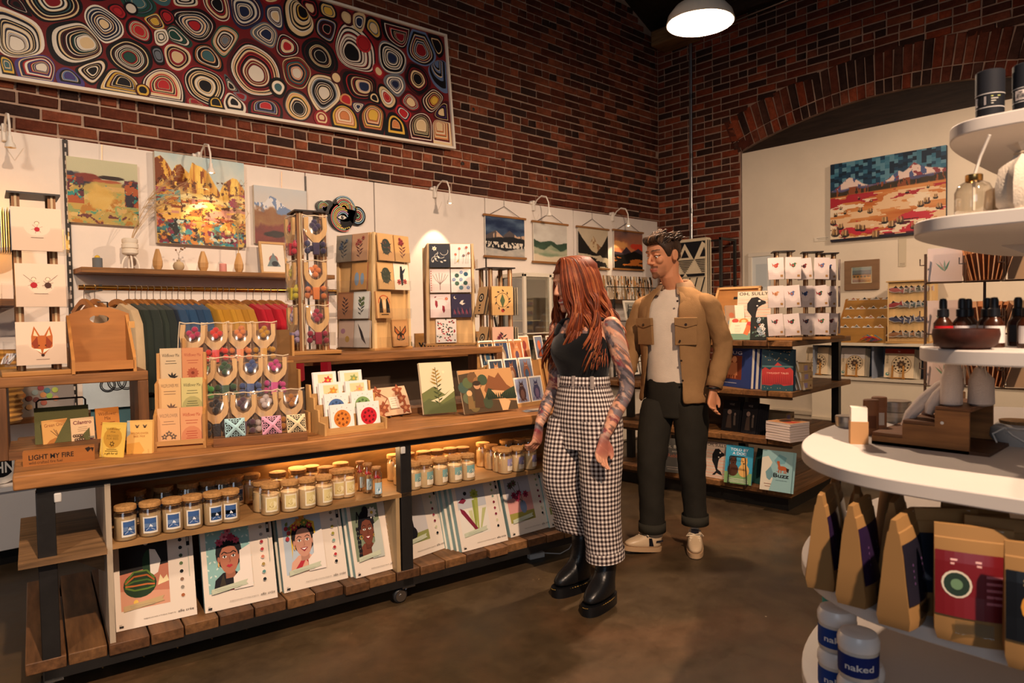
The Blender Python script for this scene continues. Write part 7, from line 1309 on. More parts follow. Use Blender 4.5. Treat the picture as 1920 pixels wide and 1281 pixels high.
for k in range(7):
    t = thing('paperback', '%s white paged book in the pile on the third tier down' % ('bottom', 'second', 'third', 'fourth', 'fifth', 'sixth', 'topmost')[k], 'book', Mb@Tm(random.uniform(-.004, .004), .01+random.uniform(-.004, .004), .0185*k, rz=random.uniform(-1.5, 1.5)), 'pile of white paged books'); m = MB('c9b8a8').box(-.105, 0, 0, .105, .2, .0015).box(-.105, 0, .0165, .105, .2, .018); p = Pr(m, (-.105, 0, .018), (1, 0, 0), (0, 1, 0), .21, .2); p.rect(.03, .03, .97, .97, 'a87850').ell(.4, .5, .2, None, '3a2a20').poly([(.5, .2), (.9, .3), (.9, .7), (.6, .6)], 'a03c2c'); m.build('cover', 'paper', t); MB('dcccc4').box(-.104, .001, .0015, .104, .199, .0165).build('pages', 'paper', t)
def a_voz(p): p.text('VOZ', .5, .85, .06, 'b0a8a0', .3, center=True).ell(.4, .62, .13, .08, '8a7468').poly([(.25, .1), (.3, .5), (.5, .55), (.6, .1)], '4a3c34').poly([(.7, .2), (.66, .5), (.78, .52), (.82, .2)], '5a5048').ell(.74, .56, .06, .05, '7a6a60')
bk('art_magazine', 1352, 806, 1383, 810, .522, .235, 'dark art magazine with a pale skull figure, nearer the man', 'magazine', a_voz, '16161a', 12, .006, 5, 'b0a898', 'dark art magazines on the stand'); bk('art_magazine', 1388, 811, 1416, 815, .522, .235, 'dark art magazine titled VOZ beside the white pile', 'magazine', a_voz, '15151a', 12, .006, 6, 'c9c0b0', 'dark art magazines on the stand')
def a_whale(p, big=True):
    for i in range(18): p.rect(.02, .04+.045*i, .98, .052+.045*i, ('d08a70', 'b8b0a0', 'c86a58', 'a8a498')[i % 4]); p.k -= 1
    p.k += 2; p.text('OH, SULLY!', .5, .89, .085, '2a2c20', .9, .012, center=True)
    p.poly([(.32, .08), (.5, .2), (.42, .34), (.3, .48), (.3, .66), (.42, .82), (.6, .84), (.72, .76), (.84, .72), (.86, .66), (.74, .62), (.62, .55), (.58, .42), (.56, .26), (.72, .2), (.8, .1), (.64, .12), (.54, .15), (.44, .08)], '1b1a1c').ell(.66, .73, .04, .025, 'e8e0d4').ell(.6, .6, .03, .02, 'e8e0d4')
bk('picture_book', 1383, .34, 1442, 0, 1.31, .29, 'striped picture book titled OH, SULLY! with a black whale on the top tier', 'book', a_whale, 'e0cdb4', 10, .012); tag(MB('4a3a2c').box(-.15, 0, 0, .15, .12, .085).build('book_block', 'woodX', M=baseS(1383, 1442, .34, 1.226, 12)[0]@Tm(0, .01, 0)), 'dark block raising the whale picture book on the top tier', 'block')
bk('spiral_book', 1322, 893, 1362, 900, .162, .27, 'spiral bound striped whale book on the lowest tier', 'book', a_whale, 'd8c4b0', 6, .02, 3, group='spiral bound whale books')
def a_st(p): p.text('St. Bear', .55, .72, .09, 'b0a898', .7, center=True).text('and', .55, .6, .06, 'b0a898', .25, center=True).text('Rabbit', .55, .45, .1, 'a0583c', .6, center=True).ell(.1, .6, .18, .3, '17161a').scribble(.5, .15, .6, 2, .06, '8a8078', .02)
bk('picture_book', 1240, 884, 1284, 889, .162, .27, 'grey picture book with a dark animal seen between the legs of the man', 'book', a_st, '4a4844', 8, .02)
def a_pets(p):
    p.rect(0, 0, 1, .3, '7aa06a').rect(0, .3, 1, 1, '3a94b4').text('TOLD BY', .5, .86, .07, 'e4e0e8', .66, .012, center=True).text('A DOG', .5, .76, .07, 'e4e0e8', .5, .012, center=True)
    for x, c, d in ((.3, '4a2c1c', '2a1a14'), (.7, 'd8a860', 'c0904c')): p.ell(x, .36, .2, .17, c).ell(x, .58, .12, .13, c).poly([(x-.13, .58), (x-.1, .72), (x-.04, .64)], d).poly([(x+.13, .58), (x+.1, .72), (x+.04, .64)], d).ell(x-.04, .6, .018, None, '141010').ell(x+.04, .6, .018, None, '141010').ell(x, .54, .025, None, '141010')
    p.scribble(.5, .12, .8, 3, .04, 'e8e4d8', .012)
bk('picture_book', 1357, 904, 1408, 911, .162, .28, 'blue and green picture book of two dogs behind a black wire easel', 'book', a_pets, '3a94b4', 13, .012)
Mb, wd = base2(1360, 905, 1408, 912, .162); t = thing('wire_easel', 'black wire easel in front of the two dogs picture book', 'easel', Mb@Tm(0, -.02, 0)); MB('101012').tube([(-.07, 0, 0), (-.06, .02, .2), (-.055, .022, .205), (.05, .022, .205), (.055, .02, .2), (.07, 0, 0)], .004, 6).build('wire', 'steel', t); MB('101012').tube([(-.07, 0, .004), (-.07, .14, .004), (.07, .14, .004), (.07, 0, .004)], .004, 6).build('wire_foot', 'steel', t)
bk('picture_book', 1408, 904, 1430, 910, .162, .26, 'dark green book leaning between the two dogs and horse picture books', 'book', lambda p: p.rect(.1, .1, .9, .9, '1f4a44'), '1c443e', 16, .015)
def a_buzz(p):
    p.rect(0, 0, 1, 1, '8ab0b4').poly([(0, 0), (0, .8), (.2, .85), (.35, .7), (.25, .5), (.4, .3), (.3, .0)], 'cfc9b8').poly([(.15, .45), (.3, .6), (.42, .4), (.3, .25), (.2, .3)], '6a9098').poly([(.4, .75), (.55, .92), (.8, .85), (.75, .7), (.5, .66)], '6a9aa4')
    p.ell(.68, .58, .15, .055, 'a8542c').poly([(.55, .58), (.5, .72), (.56, .75), (.62, .62)], 'a8542c').ell(.54, .72, .05, .035, 'a8542c').poly([(.8, .6), (.9, .58), (.88, .48), (.82, .52)], '2a1c18'); [p.rect(x, .46, x+.03, .56, 'a8542c') for x in (.56, .63, .74, .79)]; p.rect(.5, .49, .56, .5, 'a8542c')
    p.text('Buzz', .66, .35, .1, '16161a', .5, .02, center=True).text('and the Bruise', .68, .27, .022, '2a3a40', .36, center=True).scribble(.25, .16, .25, 2, .06, '9a6a5c', .012)
bk('picture_book', 1424, 917, 1482, 926, .162, .285, 'pale blue picture book titled Buzz with a brown horse', 'book', a_buzz, '8ab0b4', 14, .012, 2)
# top tier: back of a picture frame, canvas block, cards, dark floral book, bird card spinners
Mb, wd = baseS(1318, 1398, .3, 1.226); t = thing('leaning_picture', 'back of a wooden picture frame tilted up on the top tier behind the man', 'picture frame', Mb@Tm(0, .16, .17, rx=-28)); w_, h_ = .38, .27; b = MB('c99a62'); [b.box(*q) for q in ((-w_/2, -.02, 0, w_/2, .01, .02), (-w_/2, -.02, h_-.02, w_/2, .01, h_), (-w_/2, -.02, 0, -w_/2+.02, .01, h_), (w_/2-.02, -.02, 0, w_/2, .01, h_))]; b.build('frame', 'lightX', t); MB('a06c38').box(-w_/2+.02, -.004, .02, w_/2-.02, .0, h_-.02).build('back_board', 'lightX', t); MB('16161a').box(-.03, -.008, h_*.6, .03, -.004, h_*.6+.02).build('hanger_plate', 'steel', t); MB('2a241f').box(-.12, .02, -.17, .12, .2, -.01).build('support_block', 'woodX', t)
Mb, wd = baseS(1362, 1386, .16, 1.226); t = thing('canvas_block', 'white edged small canvas leaning on the frame back, beside the whale book', 'canvas', Mb@Tm(0, .06, .07, rx=-16, rz=40)); m = MB('e6d8c0').box(-.07, 0, 0, .07, .03, .2); p = Pr(m, (-.07, 0, 0), w=.14, h=.2); p.rect(0, 0, .5, 1, '9a7a5c').ell(.3, .6, .15, None, 'b0603c').ell(.25, .3, .18, None, '6a7a7c'); m.build('painted_canvas', 'canvasw', t); MB('3a3028').box(-.07, .0, -.07, .07, .08, -.001).build('support_block', 'woodX', t)
def a_swirl(p): p.rect(0, 0, 1, .3, '6a8a74').ell(.6, .85, .2, .14, 'd8803c').ell(.25, .88, .14, .1, 'b84438').ell(.85, .7, .16, .14, 'c23a34').ell(.6, .86, .1, .07, 'e8c080').poly([(.0, .28), (.62, .28), (.75, .8), (.1, .8)], 'ead4b8').poly([(.62, .28), (.75, .7), (.95, .6), (.8, .2)], 'd06a3c').text('calm', .36, .62, .06, '6a5a4a', .2, center=True).scribble(.38, .52, .3, 3, .08, '8a7a68', .012)
bk('greeting_card', 1366, .05, 1408, 0, 1.228, .17, 'orange swirl patterned cards in a clear tilted pack on the top tier', 'card', a_swirl, 'dcc49c', 20, .016); 
def a_dark(p):
    rr = random.Random(9)
    for i in range(26): x, y = rr.uniform(.12, .88), rr.uniform(.14, .92); p.leaf(x, y, .16, rr.uniform(0, 6), .04, ('5a7a6c', '7a8a80', '4a5a50', 'a05a44')[i % 4])
    for i in range(9): p.flower(rr.uniform(.2, .85), rr.uniform(.25, .9), .13, ('d8d4cc', 'b8c0c0', '8a9aa8')[i % 3], '6a5a3c')
bk('journal', 1407, .06, 1440, 0, 1.228, .17, 'black floral covered journal beside the bird card spinner', 'book', a_dark, '1c201e', 12, .03, 1, 'c9b898')
B1 = [(art_bird, '8a3038', '3c5a50'), (art_bird, '2c4a3c', 'a02c34'), (art_bird, '34384a', '6a3434'), (art_bird, 'c9906a', 'b07048'), (art_bird, '5a6a9c', 'b06a4c'), (art_bird, '34487a', '2c3c5c'), (art_bird, 'b03c38', 'c06a50'), (art_bird, '3f6a4c', 'b04a44'), (art_bird, '7a3034', '2a2a2c')]
def cardsp(px, label, seeds, wcard, nt=3, side=True, py=640):
    M = baseS(px-1, px+1, py, 1.226, 0)[0]; M = Tm(M.translation.x, M.translation.y, 1.226, rz=face(px)+8); t = thing('card_spinner', label, 'card spinner', M, 'post spinners of bird cards on the book stand'); W = wcard*.42; postframe(t, W, .63, pw=.022)
    for k in range(3):
        z = .035+.2*k
        for j, s in enumerate(seeds):
            q = B1[(s+k*3) % 9]; x = (j-(len(seeds)-1)/2)*wcard*1.05
            pack(t, wcard, .155, (lambda p, q=q: q[0](p, q[1], q[2])) if not (s == 8 and k == 0 and j) else (lambda p: p.poly([(.5, .3), (.2, .6), (.3, .75), (.5, .65), (.7, .75), (.8, .6)], '7a3a3c')), Tm(x, -W-.045, z, rx=-3, ry=random.uniform(-6, 6)), 'e2d2cc', 3, 'd8ccc0'); pocket(t, wcard*1.02, .07, .03, Tm(x, -W-.05, z-.003))
        if side: pack(t, wcard, .155, lambda p: p.poly([(.5, .3), (.2, .6), (.3, .75), (.5, .65), (.7, .75), (.8, .6)], '7a3a3c'), Tm(W+.045, 0, z, rz=78), 'd0b4ac', 3, 'e0d6cc')
    return t
cardsp(1468, 'post spinner of bird cards nearest the whale picture book', [0, 1], .105, py=.13); cardsp(1522, 'middle post spinner of bird cards on the book stand', [2, 7], .10, side=False, py=.36); cardsp(1553, 'narrow post spinner of cards at the outer end of the book stand', [8], .085, py=.58)
# ================================================================== PENDANT LAMP
PL = (3.70, 2.30, 3.18); t = thing('pendant_lamp', 'lit white enamel pendant lamp hanging from the dark roof', 'lamp', Tm(*PL))
MB('d8cfc0').lathe([(.198, .0), (.202, .004), (.19, .05), (.15, .10), (.09, .135), (.05, .15), (.045, .2), (.04, .21), (.001, .212)], 32, caps=False).build('lamp_shade', 'gloss', t)
MB('fff6e6').lathe([(.196, .001), (.185, .048), (.146, .096), (.088, .130), (.045, .145), (.001, .146)], 32, caps=False).build('shade_lining', 'gloss', t)
MB('ffdfb0').ball((0, 0, .062), .06, 10).build('bulb', 'glow', t); MB('4a4038').tube([(0, 0, .2), (0, 0, eave(PL[0])-PL[2])], .008, 6).build('cable', 'plastic', t)
light('pendant_light', 'POINT', (PL[0], PL[1], PL[2]-.015), 230, WARM, .06)
# ================================================================== WHITE ROUNDED SHELF UNIT NEXT TO THE CAMERA
XC = 2.2; t = thing('shelf_unit', 'white shelf unit with rounded ends and stepped tiers beside the camera', 'shelf unit', Tm(XC, 0, 0))
def endout(hw, ye, d, e=2.5): return [(-hw, -1.6)]+[(-hw*abs(math.cos(a))**(2/e)*(1 if math.cos(a) > 0 else -1), ye-d+d*abs(math.sin(a))**(2/e)) for a in np.linspace(0, math.pi, 41)]+[(hw, -1.6)]
TIERS = [(.515, .71, .86, .45), (.797, .71, .86, .45), (1.08, .71, .86, .45), (1.34, .625, .55, .30), (1.62, .55, .57, .22), (1.84, .435, .515, .16)]
for z, hw, ye, d in TIERS: MB('d4ccc4').slab(endout(hw, ye, d, 2.5 if z < 1.2 else 3.6), z-.03, z).build('shelf_board', 'white', t, bev=.003)
MB('dcd6d0').box(-.02, -1.6, 0, .02, .12, 2.2).build('spine_panel', 'white', t)
for z, ye in ((1.62, .52), (1.34, .5), (1.84, .46)):
    g = MB('e2dcd6'); g.M = Tm(0, 0, 0, rz=90); g.prism([(ye-.06, z-.03), (-.3, z-.03), (-.3, z-.27)]+[(-.3+(ye+.24)*k/8, z-.27+.24*(k/8)**1.6) for k in range(1, 8)], -.012, .012); g.build('curved_bracket', 'white', t)
MB('d8d2cc').slab(endout(.62, .76, .4), 0, .06).build('plinth', 'white', t)
def W_(x, y, z, rz=0, rx=0): return Tm(x, y, z, rz=rz, rx=rx)
# kraft pouches
def pouch(x, y, rz, lab, col, kind, s=1.):
    t = thing('kraft_pouch', lab, 'pouch', W_(x, y, .797, rz)@Matrix.Scale(s, 4), 'kraft stand up pouches on the white shelf'); w, h = .125, .215; R = []
    for z, a, d in ((0, .92, .036), (.02, 1, .04), (.09, 1, .03), (.15, 1, .0225), (.19, 1, .014), (.192, 1, .011), (h, 1, .006)):
        n = 10; R.append([(-w/2*a+w*a*k/n, -d*(1-.25*((k-n/2)/(n/2))**2), z) for k in range(n+1)]+[(w/2*a-w*a*k/n, d*(1-.25*((k-n/2)/(n/2))**2), z) for k in range(n+1)])
    MB('9a7446').loft(R).build('pouch_body', 'paper', t); m = MB(col)
    prof = [(.05, .0375), (.09, .0305), (.12, .0268), (.15, .0228), (.168, .0190)]
    def P(u, v, k=0): z = .05+.118*v; d = np.interp(z, [q[0] for q in prof], [q[1] for q in prof]); x_ = (u-.5)*w*.98; return (x_, -d*(1-.25*(x_/(w/2))**2)-.0008-.0004*k, z)
    for i in range(8):
        for j in range(6): m.add([P(i/8, j/6), P((i+1)/8, j/6), P((i+1)/8, (j+1)/6), P(i/8, (j+1)/6)], [(0, 1, 2, 3)], col)
    def disc(u, v, r, c, k, n=16): m.add([P(u+r*math.cos(a), v+r*1.06*math.sin(a), k) for a in np.linspace(0, 6.283, n+1)[:-1]], [tuple(range(n))], c)
    def bar(u0, v0, u1, v1, c, k=1): m.add([P(u0, v0, k), P(u1, v0, k), P(u1, v1, k), P(u0, v1, k)], [(0, 1, 2, 3)], c)
    if kind == 'red': disc(.28, .5, .2, 'd8cdb8', 1); disc(.28, .5, .17, '2a3a30', 2); disc(.28, .5, .08, '6a8a68', 3); [bar(.2, .86-.06*q, .6, .89-.06*q, 'e0b0a8') for q in range(2)]; [bar(.66, .25+.1*q, .9, .29+.1*q, 'c07078') for q in range(5)]
    elif kind == 'orange': disc(.42, .5, .25, 'c98a34', 1); [bar(.28, .5-.08*q, .56, .54-.08*q, 'e8c078', 2) for q in range(3)]; [bar(.2, .86-.06*q, .7, .89-.06*q, '8a7a58') for q in range(2)]
    elif kind == 'ring': disc(.5, .5, .26, '6a8aa8', 1); disc(.5, .5, .235, col, 2); [bar(.3, .15-.05*q, .7, .17-.05*q, '8a94a0') for q in range(2)]
    else: [bar(.25, .3+.1*q, .75, .34+.1*q, '6a4a78') for q in range(4)]
    m.build('printed_label', 'gloss', t); MB('3a2c20').box(-.03, -.041, .02, .03, -.0395, .045).build('window', 'glass', t); MB('e2d8cc').box(-.012, -.006, .188, .012, -.004, .212).build('price_sticker', 'paper', t, M=Tm(.035, 0, 0)); return t
for q in ((1.585, .665, 12, 'kraft pouch with a violet label at the rounded shelf end', '2a1c3a', 'p'), (1.65, .62, 20, 'kraft pouch with a violet label, second from the rounded end', '241a34', 'p'), (1.545, .575, 4, 'kraft pouch showing its plain folded side, third along the shelf edge', '2a1c3a', 'p'), (1.63, .53, 10, 'kraft pouch with a dark violet label behind the plain sided ones', '1f1830', 'p'), (1.50, .475, 2, 'kraft pouch showing its plain side beside the dark ring label', '22202c', 'p'),
          (1.60, .43, -50, 'kraft pouch with a navy ring label behind the plain side', '1a2230', 'ring'), (1.70, .40, -55, 'second kraft pouch with a navy ring label, set further back', '1a2230', 'ring'), (1.50, .355, -72, 'kraft pouch with a red label and green round emblem', '701a20', 'red'), (1.60, .33, -70, 'kraft pouch with a red label tucked behind the red label one', '60181c', 'red'), (1.465, .235, -74, 'kraft pouch with a black label and orange disc', '14161a', 'orange'), (1.58, .20, -76, 'kraft pouch behind the black label one', '17191c', 'orange'), (1.80, .60, 25, 'kraft pouch at the back of the rounded shelf end', '2a1c3a', 'p'), (1.72, .70, 20, 'kraft pouch with a teal band at the far rim', '1c2a34', 'p')): pouch(*q)
# stacked jars with white domed lids
def jar(x, y, z, lab, band, txt=True):
    t = thing('cream_jar', lab, 'jar', W_(x, y, z, -66), 'white lidded cream jars on the lowest shelf'); MB('d8d0c4').lathe([(.001, 0), (.038, 0), (.041, .004), (.041, .066), (.036, .07), (.001, .07)], 22).build('jar_body', 'gloss', t)
    MB('f0ece8').lathe([(.042, .064), (.0435, .068), (.0435, .084), (.038, .096), (.026, .099), (.001, .0965)], 22).build('domed_lid', 'gloss', t)
    m = MB(band).lathe([(.0415, .01), (.0418, .012), (.0418, .054), (.0415, .056)], 22, caps=False)
    if txt:
        q = MB(); p = Pr(q, (-.035, 0, .02), w=.07, h=.028); p.text('naked', .06, .2, .5, 'e8e4e0', .88, .02); n0 = len(m.v); m.v += [(.0424*math.sin(a/.0424), -.0424*math.cos(a/.0424), c) for a, b, c in q.v]; m.f += [[i+n0 for i in f] for f in q.f]; m.c += q.c
    m.build('label_band', 'paper', t)
for i, (x, y, n, c) in enumerate(((1.66, .67, 2, '1f3f8a'), (1.565, .585, 2, '182a70'), (1.85, .74, 2, '3a9a98'), (1.64, .60, 1, '4a6aa8'))):
    for k in range(n): jar(x, y, .515+.1*k, '%s cream jar with a %s label band, %s' % (('lower', 'upper')[k] if n > 1 else 'single', ('blue', 'navy', 'teal', 'pale blue')[i], ('behind the navy stack', 'closest to the shelf edge', 'set farther in', 'between the stacks')[i]), c)
# on the round table level
Z1 = 1.08; t = thing('wrapped_soap', 'white soap bar standing in a brown paper sleeve', 'soap', W_(1.845, .69, Z1, -60)); MB('b5895c').box(-.021, -.014, 0, .021, .014, .058).build('paper_sleeve', 'paper', t); m = MB('efe6d8'); m.loft([[(a*.019, b*.012, z+.004*math.sin(3*i)) for i, (a, b) in enumerate(((-1, -1), (0, -1), (1, -1), (1, 1), (0, 1), (-1, 1)))] for z in (.055, .088, .094)]); m.build('soap_bar', 'wax', t)
for i, (x, y, c, lab) in enumerate(((2.0, .715, '8a5c3c', 'brown cardboard balm tube with a capital letter print'), (2.075, .72, '9a6a48', 'brown cardboard balm tube with a pale label'), (2.36, .60, 'c9a078', 'short tan balm tube behind the muslin bags'))):
    t = thing('balm_tube', lab, 'tube', W_(x, y, Z1, -60), 'cardboard balm tubes'); MB(c).lathe([(.001, 0), (.0195, 0), (.0195, .072), (.001, .072)], 16).build('tube_body', 'paper', t); MB(mixc(c, '000000', .08)).lathe([(.0202, .07), (.0202, .096), (.018, .098), (.001, .098)], 16).build('tube_cap', 'paper', t)
    m = MB(('6a4028', 'd8ccb8', 'b08a60')[i]); [m.add([(.0203*math.sin(a), -.0203*math.cos(a), .02), (.0203*math.sin(a+.2), -.0203*math.cos(a+.2), .02), (.0203*math.sin(a+.2), -.0203*math.cos(a+.2), .055), (.0203*math.sin(a), -.0203*math.cos(a), .055)], [(0, 1, 2, 3)]) for a in np.arange(-.5, .45, .2)]; m.build('label', 'paper', t)
for i, (x, y, lab) in enumerate(((2.10, .82, 'small round tin behind the wrapped soap'), (2.30, .75, 'wider stacked tin behind the balm tubes'))):
    for k in range(1+i): t = thing('round_tin', lab if k == 0 else 'upper tin of the pair behind the balm tubes', 'tin', W_(x, y, Z1+.032*k), 'silver tins'); MB('a8a49c').lathe([(.001, 0), (.03+.012*i, 0), (.03+.012*i, .02), (.001, .02)], 22).build('tin_base', 'metal', t); MB('b8b4ac').lathe([(.031+.012*i, .016), (.031+.012*i, .03), (.029+.012*i, .032), (.001, .031)], 22).build('tin_lid', 'metal', t)
# stepped bamboo display with muslin bags
t = thing('step_display', 'stepped bamboo display box on the round white shelf', 'display box', W_(1.865, .665, Z1, -90)); sw = .215; HS = [.03, .068, .108]
for k in range(3):
    x0 = sw*k/3; MB(jit('8f5c34', .05)).box(x0, .004, HS[k]-.008, sw*(k+1)/3+.002, .22, HS[k]).build('step_board', 'woodX', t); MB('7c4e2c').box(x0, .004, HS[k-1] if k else 0, x0+.008, .22, HS[k]-.008).build('riser_board', 'woodZ', t)
MB('a56e3c').prism([(0, 0), (sw, 0), (sw, HS[2]-.008), (sw*2/3, HS[2]-.008), (sw*2/3, HS[1]-.008), (sw/3, HS[1]-.008), (sw/3, HS[0]-.008), (0, HS[0]-.008)], 0, .008).build('side_board', 'woodX', t); MB('a56e3c').prism([(0, 0), (sw, 0), (sw, HS[2]-.008), (sw*2/3, HS[2]-.008), (sw*2/3, HS[1]-.008), (sw/3, HS[1]-.008), (sw/3, HS[0]-.008), (0, HS[0]-.008)], .212, .22).build('side_board', 'woodX', t); MB('5c3a22').box(0, 0, 0, sw+.04, .22, .008).build('base_board', 'woodX', t); MB('e8e0d4').lathe([(.001, -.001), (.004, 0), (.001, .001)], 8).build('button', 'gloss', t, M=Tm(sw*.74, -.001, .07, rx=90))
def bag(pts, lab, r, flat=.55):
    t = thing('muslin_bag', lab, 'bag', Tm(0, 0, 0), 'muslin drawstring bags'); c = Vector(pts[0]); t.matrix_world = Matrix.Translation(c); P = [Vector(p)-c for p in pts]; MB('e3d2c4').tube(P, r, 12, flat=flat).build('bag_body', 'fabric', t)
    e = P[-1]; MB('d8c8b4').tube([e, e+Vector((.0, -.012, .01)), e+Vector((-.012, -.02, -.02)), e+Vector((-.014, -.024, -.06))], .0018, 5).tube([e, e+Vector((-.008, -.01, .004)), e+Vector((-.016, -.006, -.05))], .0018, 5).build('drawstring', 'fabric', t)
S_ = lambda x, y, z: (1.865+y, .665-x, Z1+z)
bag([S_(.055, .06, .045), S_(.07, .065, .075), S_(.10, .075, .115), S_(.13, .085, .15), S_(.15, .09, .172)], 'muslin bag drooping over the lowest bamboo step', [.012, .026, .03, .024, .008]); bag([S_(.115, .05, .082), S_(.12, .055, .10), S_(.135, .06, .13), S_(.15, .065, .16)], 'small muslin bag on the middle bamboo step', [.014, .025, .024, .010]); bag([S_(.165, .05, .108), S_(.165, .05, .112), S_(.165, .05, .175), S_(.168, .052, .205), S_(.172, .054, .222)], 'boxy muslin bag standing on the top bamboo step', [.022, .030, .029, .022, .008], .8); bag([S_(.215, .10, .108), S_(.215, .10, .113), S_(.215, .10, .17), S_(.21, .095, .20)], 'muslin bag with a hanging string behind the boxy one', [.028, .036, .034, .01], .8); bag([S_(.08, .15, .068), S_(.1, .14, .1), S_(.14, .13, .15), S_(.17, .12, .19)], 'muslin bag lying at the back of the middle step', [.015, .03, .032, .01])
t = thing('stoneware_pot', 'grey pot with a tied white string and cork lid at the shelf centre', 'pot', W_(2.10, .40, Z1)); MB('b5b0aa').lathe([(.001, 0), (.05, 0), (.062, .02), (.06, .04), (.045, .052), (.001, .052)], 22).build('pot_body', 'fabric', t); MB('8a6a48').lathe([(.001, .05), (.04, .05), (.042, .06), (.001, .062)], 20).build('lid', 'cork', t); MB('e2dcd2').tube([(.053*math.cos(a), .053*math.sin(a), .045) for a in np.linspace(0, 6.28, 18)], .0025, 5).tube([(-.05, .02, .045), (-.07, .04, .03), (-.075, .03, .01)], .0022, 5).tube([(-.05, .02, .045), (-.065, .0, .03), (-.06, -.03, .012)], .0022, 5).build('string', 'fabric', t)
# bowl and dropper bottles
t = thing('wooden_bowl', 'dark reddish turned wooden bowl on the upper white shelf', 'bowl', W_(1.645, .405, 1.34)); MB('4a2012').lathe([(.001, 0), (.042, 0), (.056, .012), (.060, .03), (.058, .042), (.054, .042), (.052, .028), (.035, .012), (.001, .010)], 28).build('bowl_body', 'woodX', t)
for i, (x, y, lc) in enumerate(((1.735, .47, 'c02028'), (1.76, .44, 'd8d2d0'), (1.79, .40, 'd8d2d0'), (1.735, .375, 'e0dad4'), (1.82, .35, '3a3c40'), (1.73, .315, 'd0cac8'), (1.76, .285, '2c3034'), (1.85, .45, 'd8d2d0'))):
    M = W_(x, y, 1.34, -62); t = thing('dropper_bottle', '%s amber dropper bottle %s' % (('red edged', 'grey labelled', 'white labelled rear', 'broad white labelled', 'dark labelled', 'pale labelled', 'charcoal labelled', 'rear half hidden')[i], ('at the row start', 'just behind the bowl', 'behind the bowl rim', 'beside the bowl', 'behind the broad labelled one', 'after the broad labelled one', 'nearest the shelf spine end', 'against the others')[i]), 'bottle', M, 'amber dropper bottles'); MB('3a1a0a').lathe([(.001, 0), (.018, 0), (.019, .003), (.019, .052), (.012, .062), (.009, .066), (.009, .074)], 16).build('bottle', 'gloss', t); MB('17171a').lathe([(.001, .066), (.0115, .066), (.0115, .082), (.008, .084), (.008, .1), (.006, .106), (.001, .107)], 14).build('dropper_cap', 'plastic', t)
    m = MB(lc); [m.add([(.0193*math.sin(a), -.0193*math.cos(a), .01), (.0193*math.sin(a+.25), -.0193*math.cos(a+.25), .01), (.0193*math.sin(a+.25), -.0193*math.cos(a+.25), .046), (.0193*math.sin(a), -.0193*math.cos(a), .046)], [(0, 1, 2, 3)]) for a in np.arange(-1.25, 1.2, .25)]; [m.add([(.0196*math.sin(a), -.0196*math.cos(a), .032), (.0196*math.sin(a+.12), -.0196*math.cos(a+.12), .032), (.0196*math.sin(a+.12), -.0196*math.cos(a+.12), .036), (.0196*math.sin(a), -.0196*math.cos(a), .036)], [(0, 1, 2, 3)], '3a3a3c') for a in (-.4, -.2, 0, .2)]; m.build('label', 'paper', t)
# upper shelves: gold glass bottle with a white paddle, cotton sack, black canisters
t = thing('glass_bottle', 'gold tinted glass bottle holding a bent white strip', 'bottle', W_(1.70, .405, 1.62)); MB('e8b878').lathe([(.001, 0), (.032, 0), (.035, .004), (.035, .048), (.028, .064), (.014, .072), (.014, .084)], 24, caps=False).build('bottle', 'jarglass', t); MB('c9a060').lathe([(.0145, .07), (.016, .072), (.016, .084), (.0145, .085)], 18, caps=False).build('metal_collar', 'brass', t); MB('ece4d8').tube([(.0, .0, .01), (.0, .0, .08), (-.004, -.012, .12), (-.012, -.03, .16)], .006, 8, flat=.5).build('white_strip', 'paper', t)
t = thing('cotton_sack', 'gathered cotton sack tied at the neck on the upper shelf', 'bag', W_(1.70, .315, 1.62)); R = []
for z, r in ((0, .038), (.01, .046), (.05, .048), (.085, .042), (.105, .022), (.115, .016), (.125, .026), (.132, .032)): R.append([(r*(1+.12*math.sin(7*a))*math.cos(a), r*(1+.12*math.sin(7*a))*math.sin(a), z) for a in np.linspace(0, 6.283, 29)[:-1]])
MB('dfd0bc').loft(R, caps=False).build('sack_body', 'fabric', t); MB('c9b498').tube([(.019*math.cos(a), .019*math.sin(a), .113) for a in np.linspace(0, 6.283, 14)], .003, 6).build('tie', 'fabric', t)
t = thing('folded_cloth', 'cream folded cloth between the glass bottle and the cotton sack', 'cloth', W_(1.76, .365, 1.62, -60)); MB('dcc4a4').loft([[(-.03, -.03, z), (.03, -.03+.02*z, z), (.03, .03-.3*z, z), (-.03, .03-.3*z, z)] for z in (0, .03, .055)]).build('cloth', 'fabric', t)
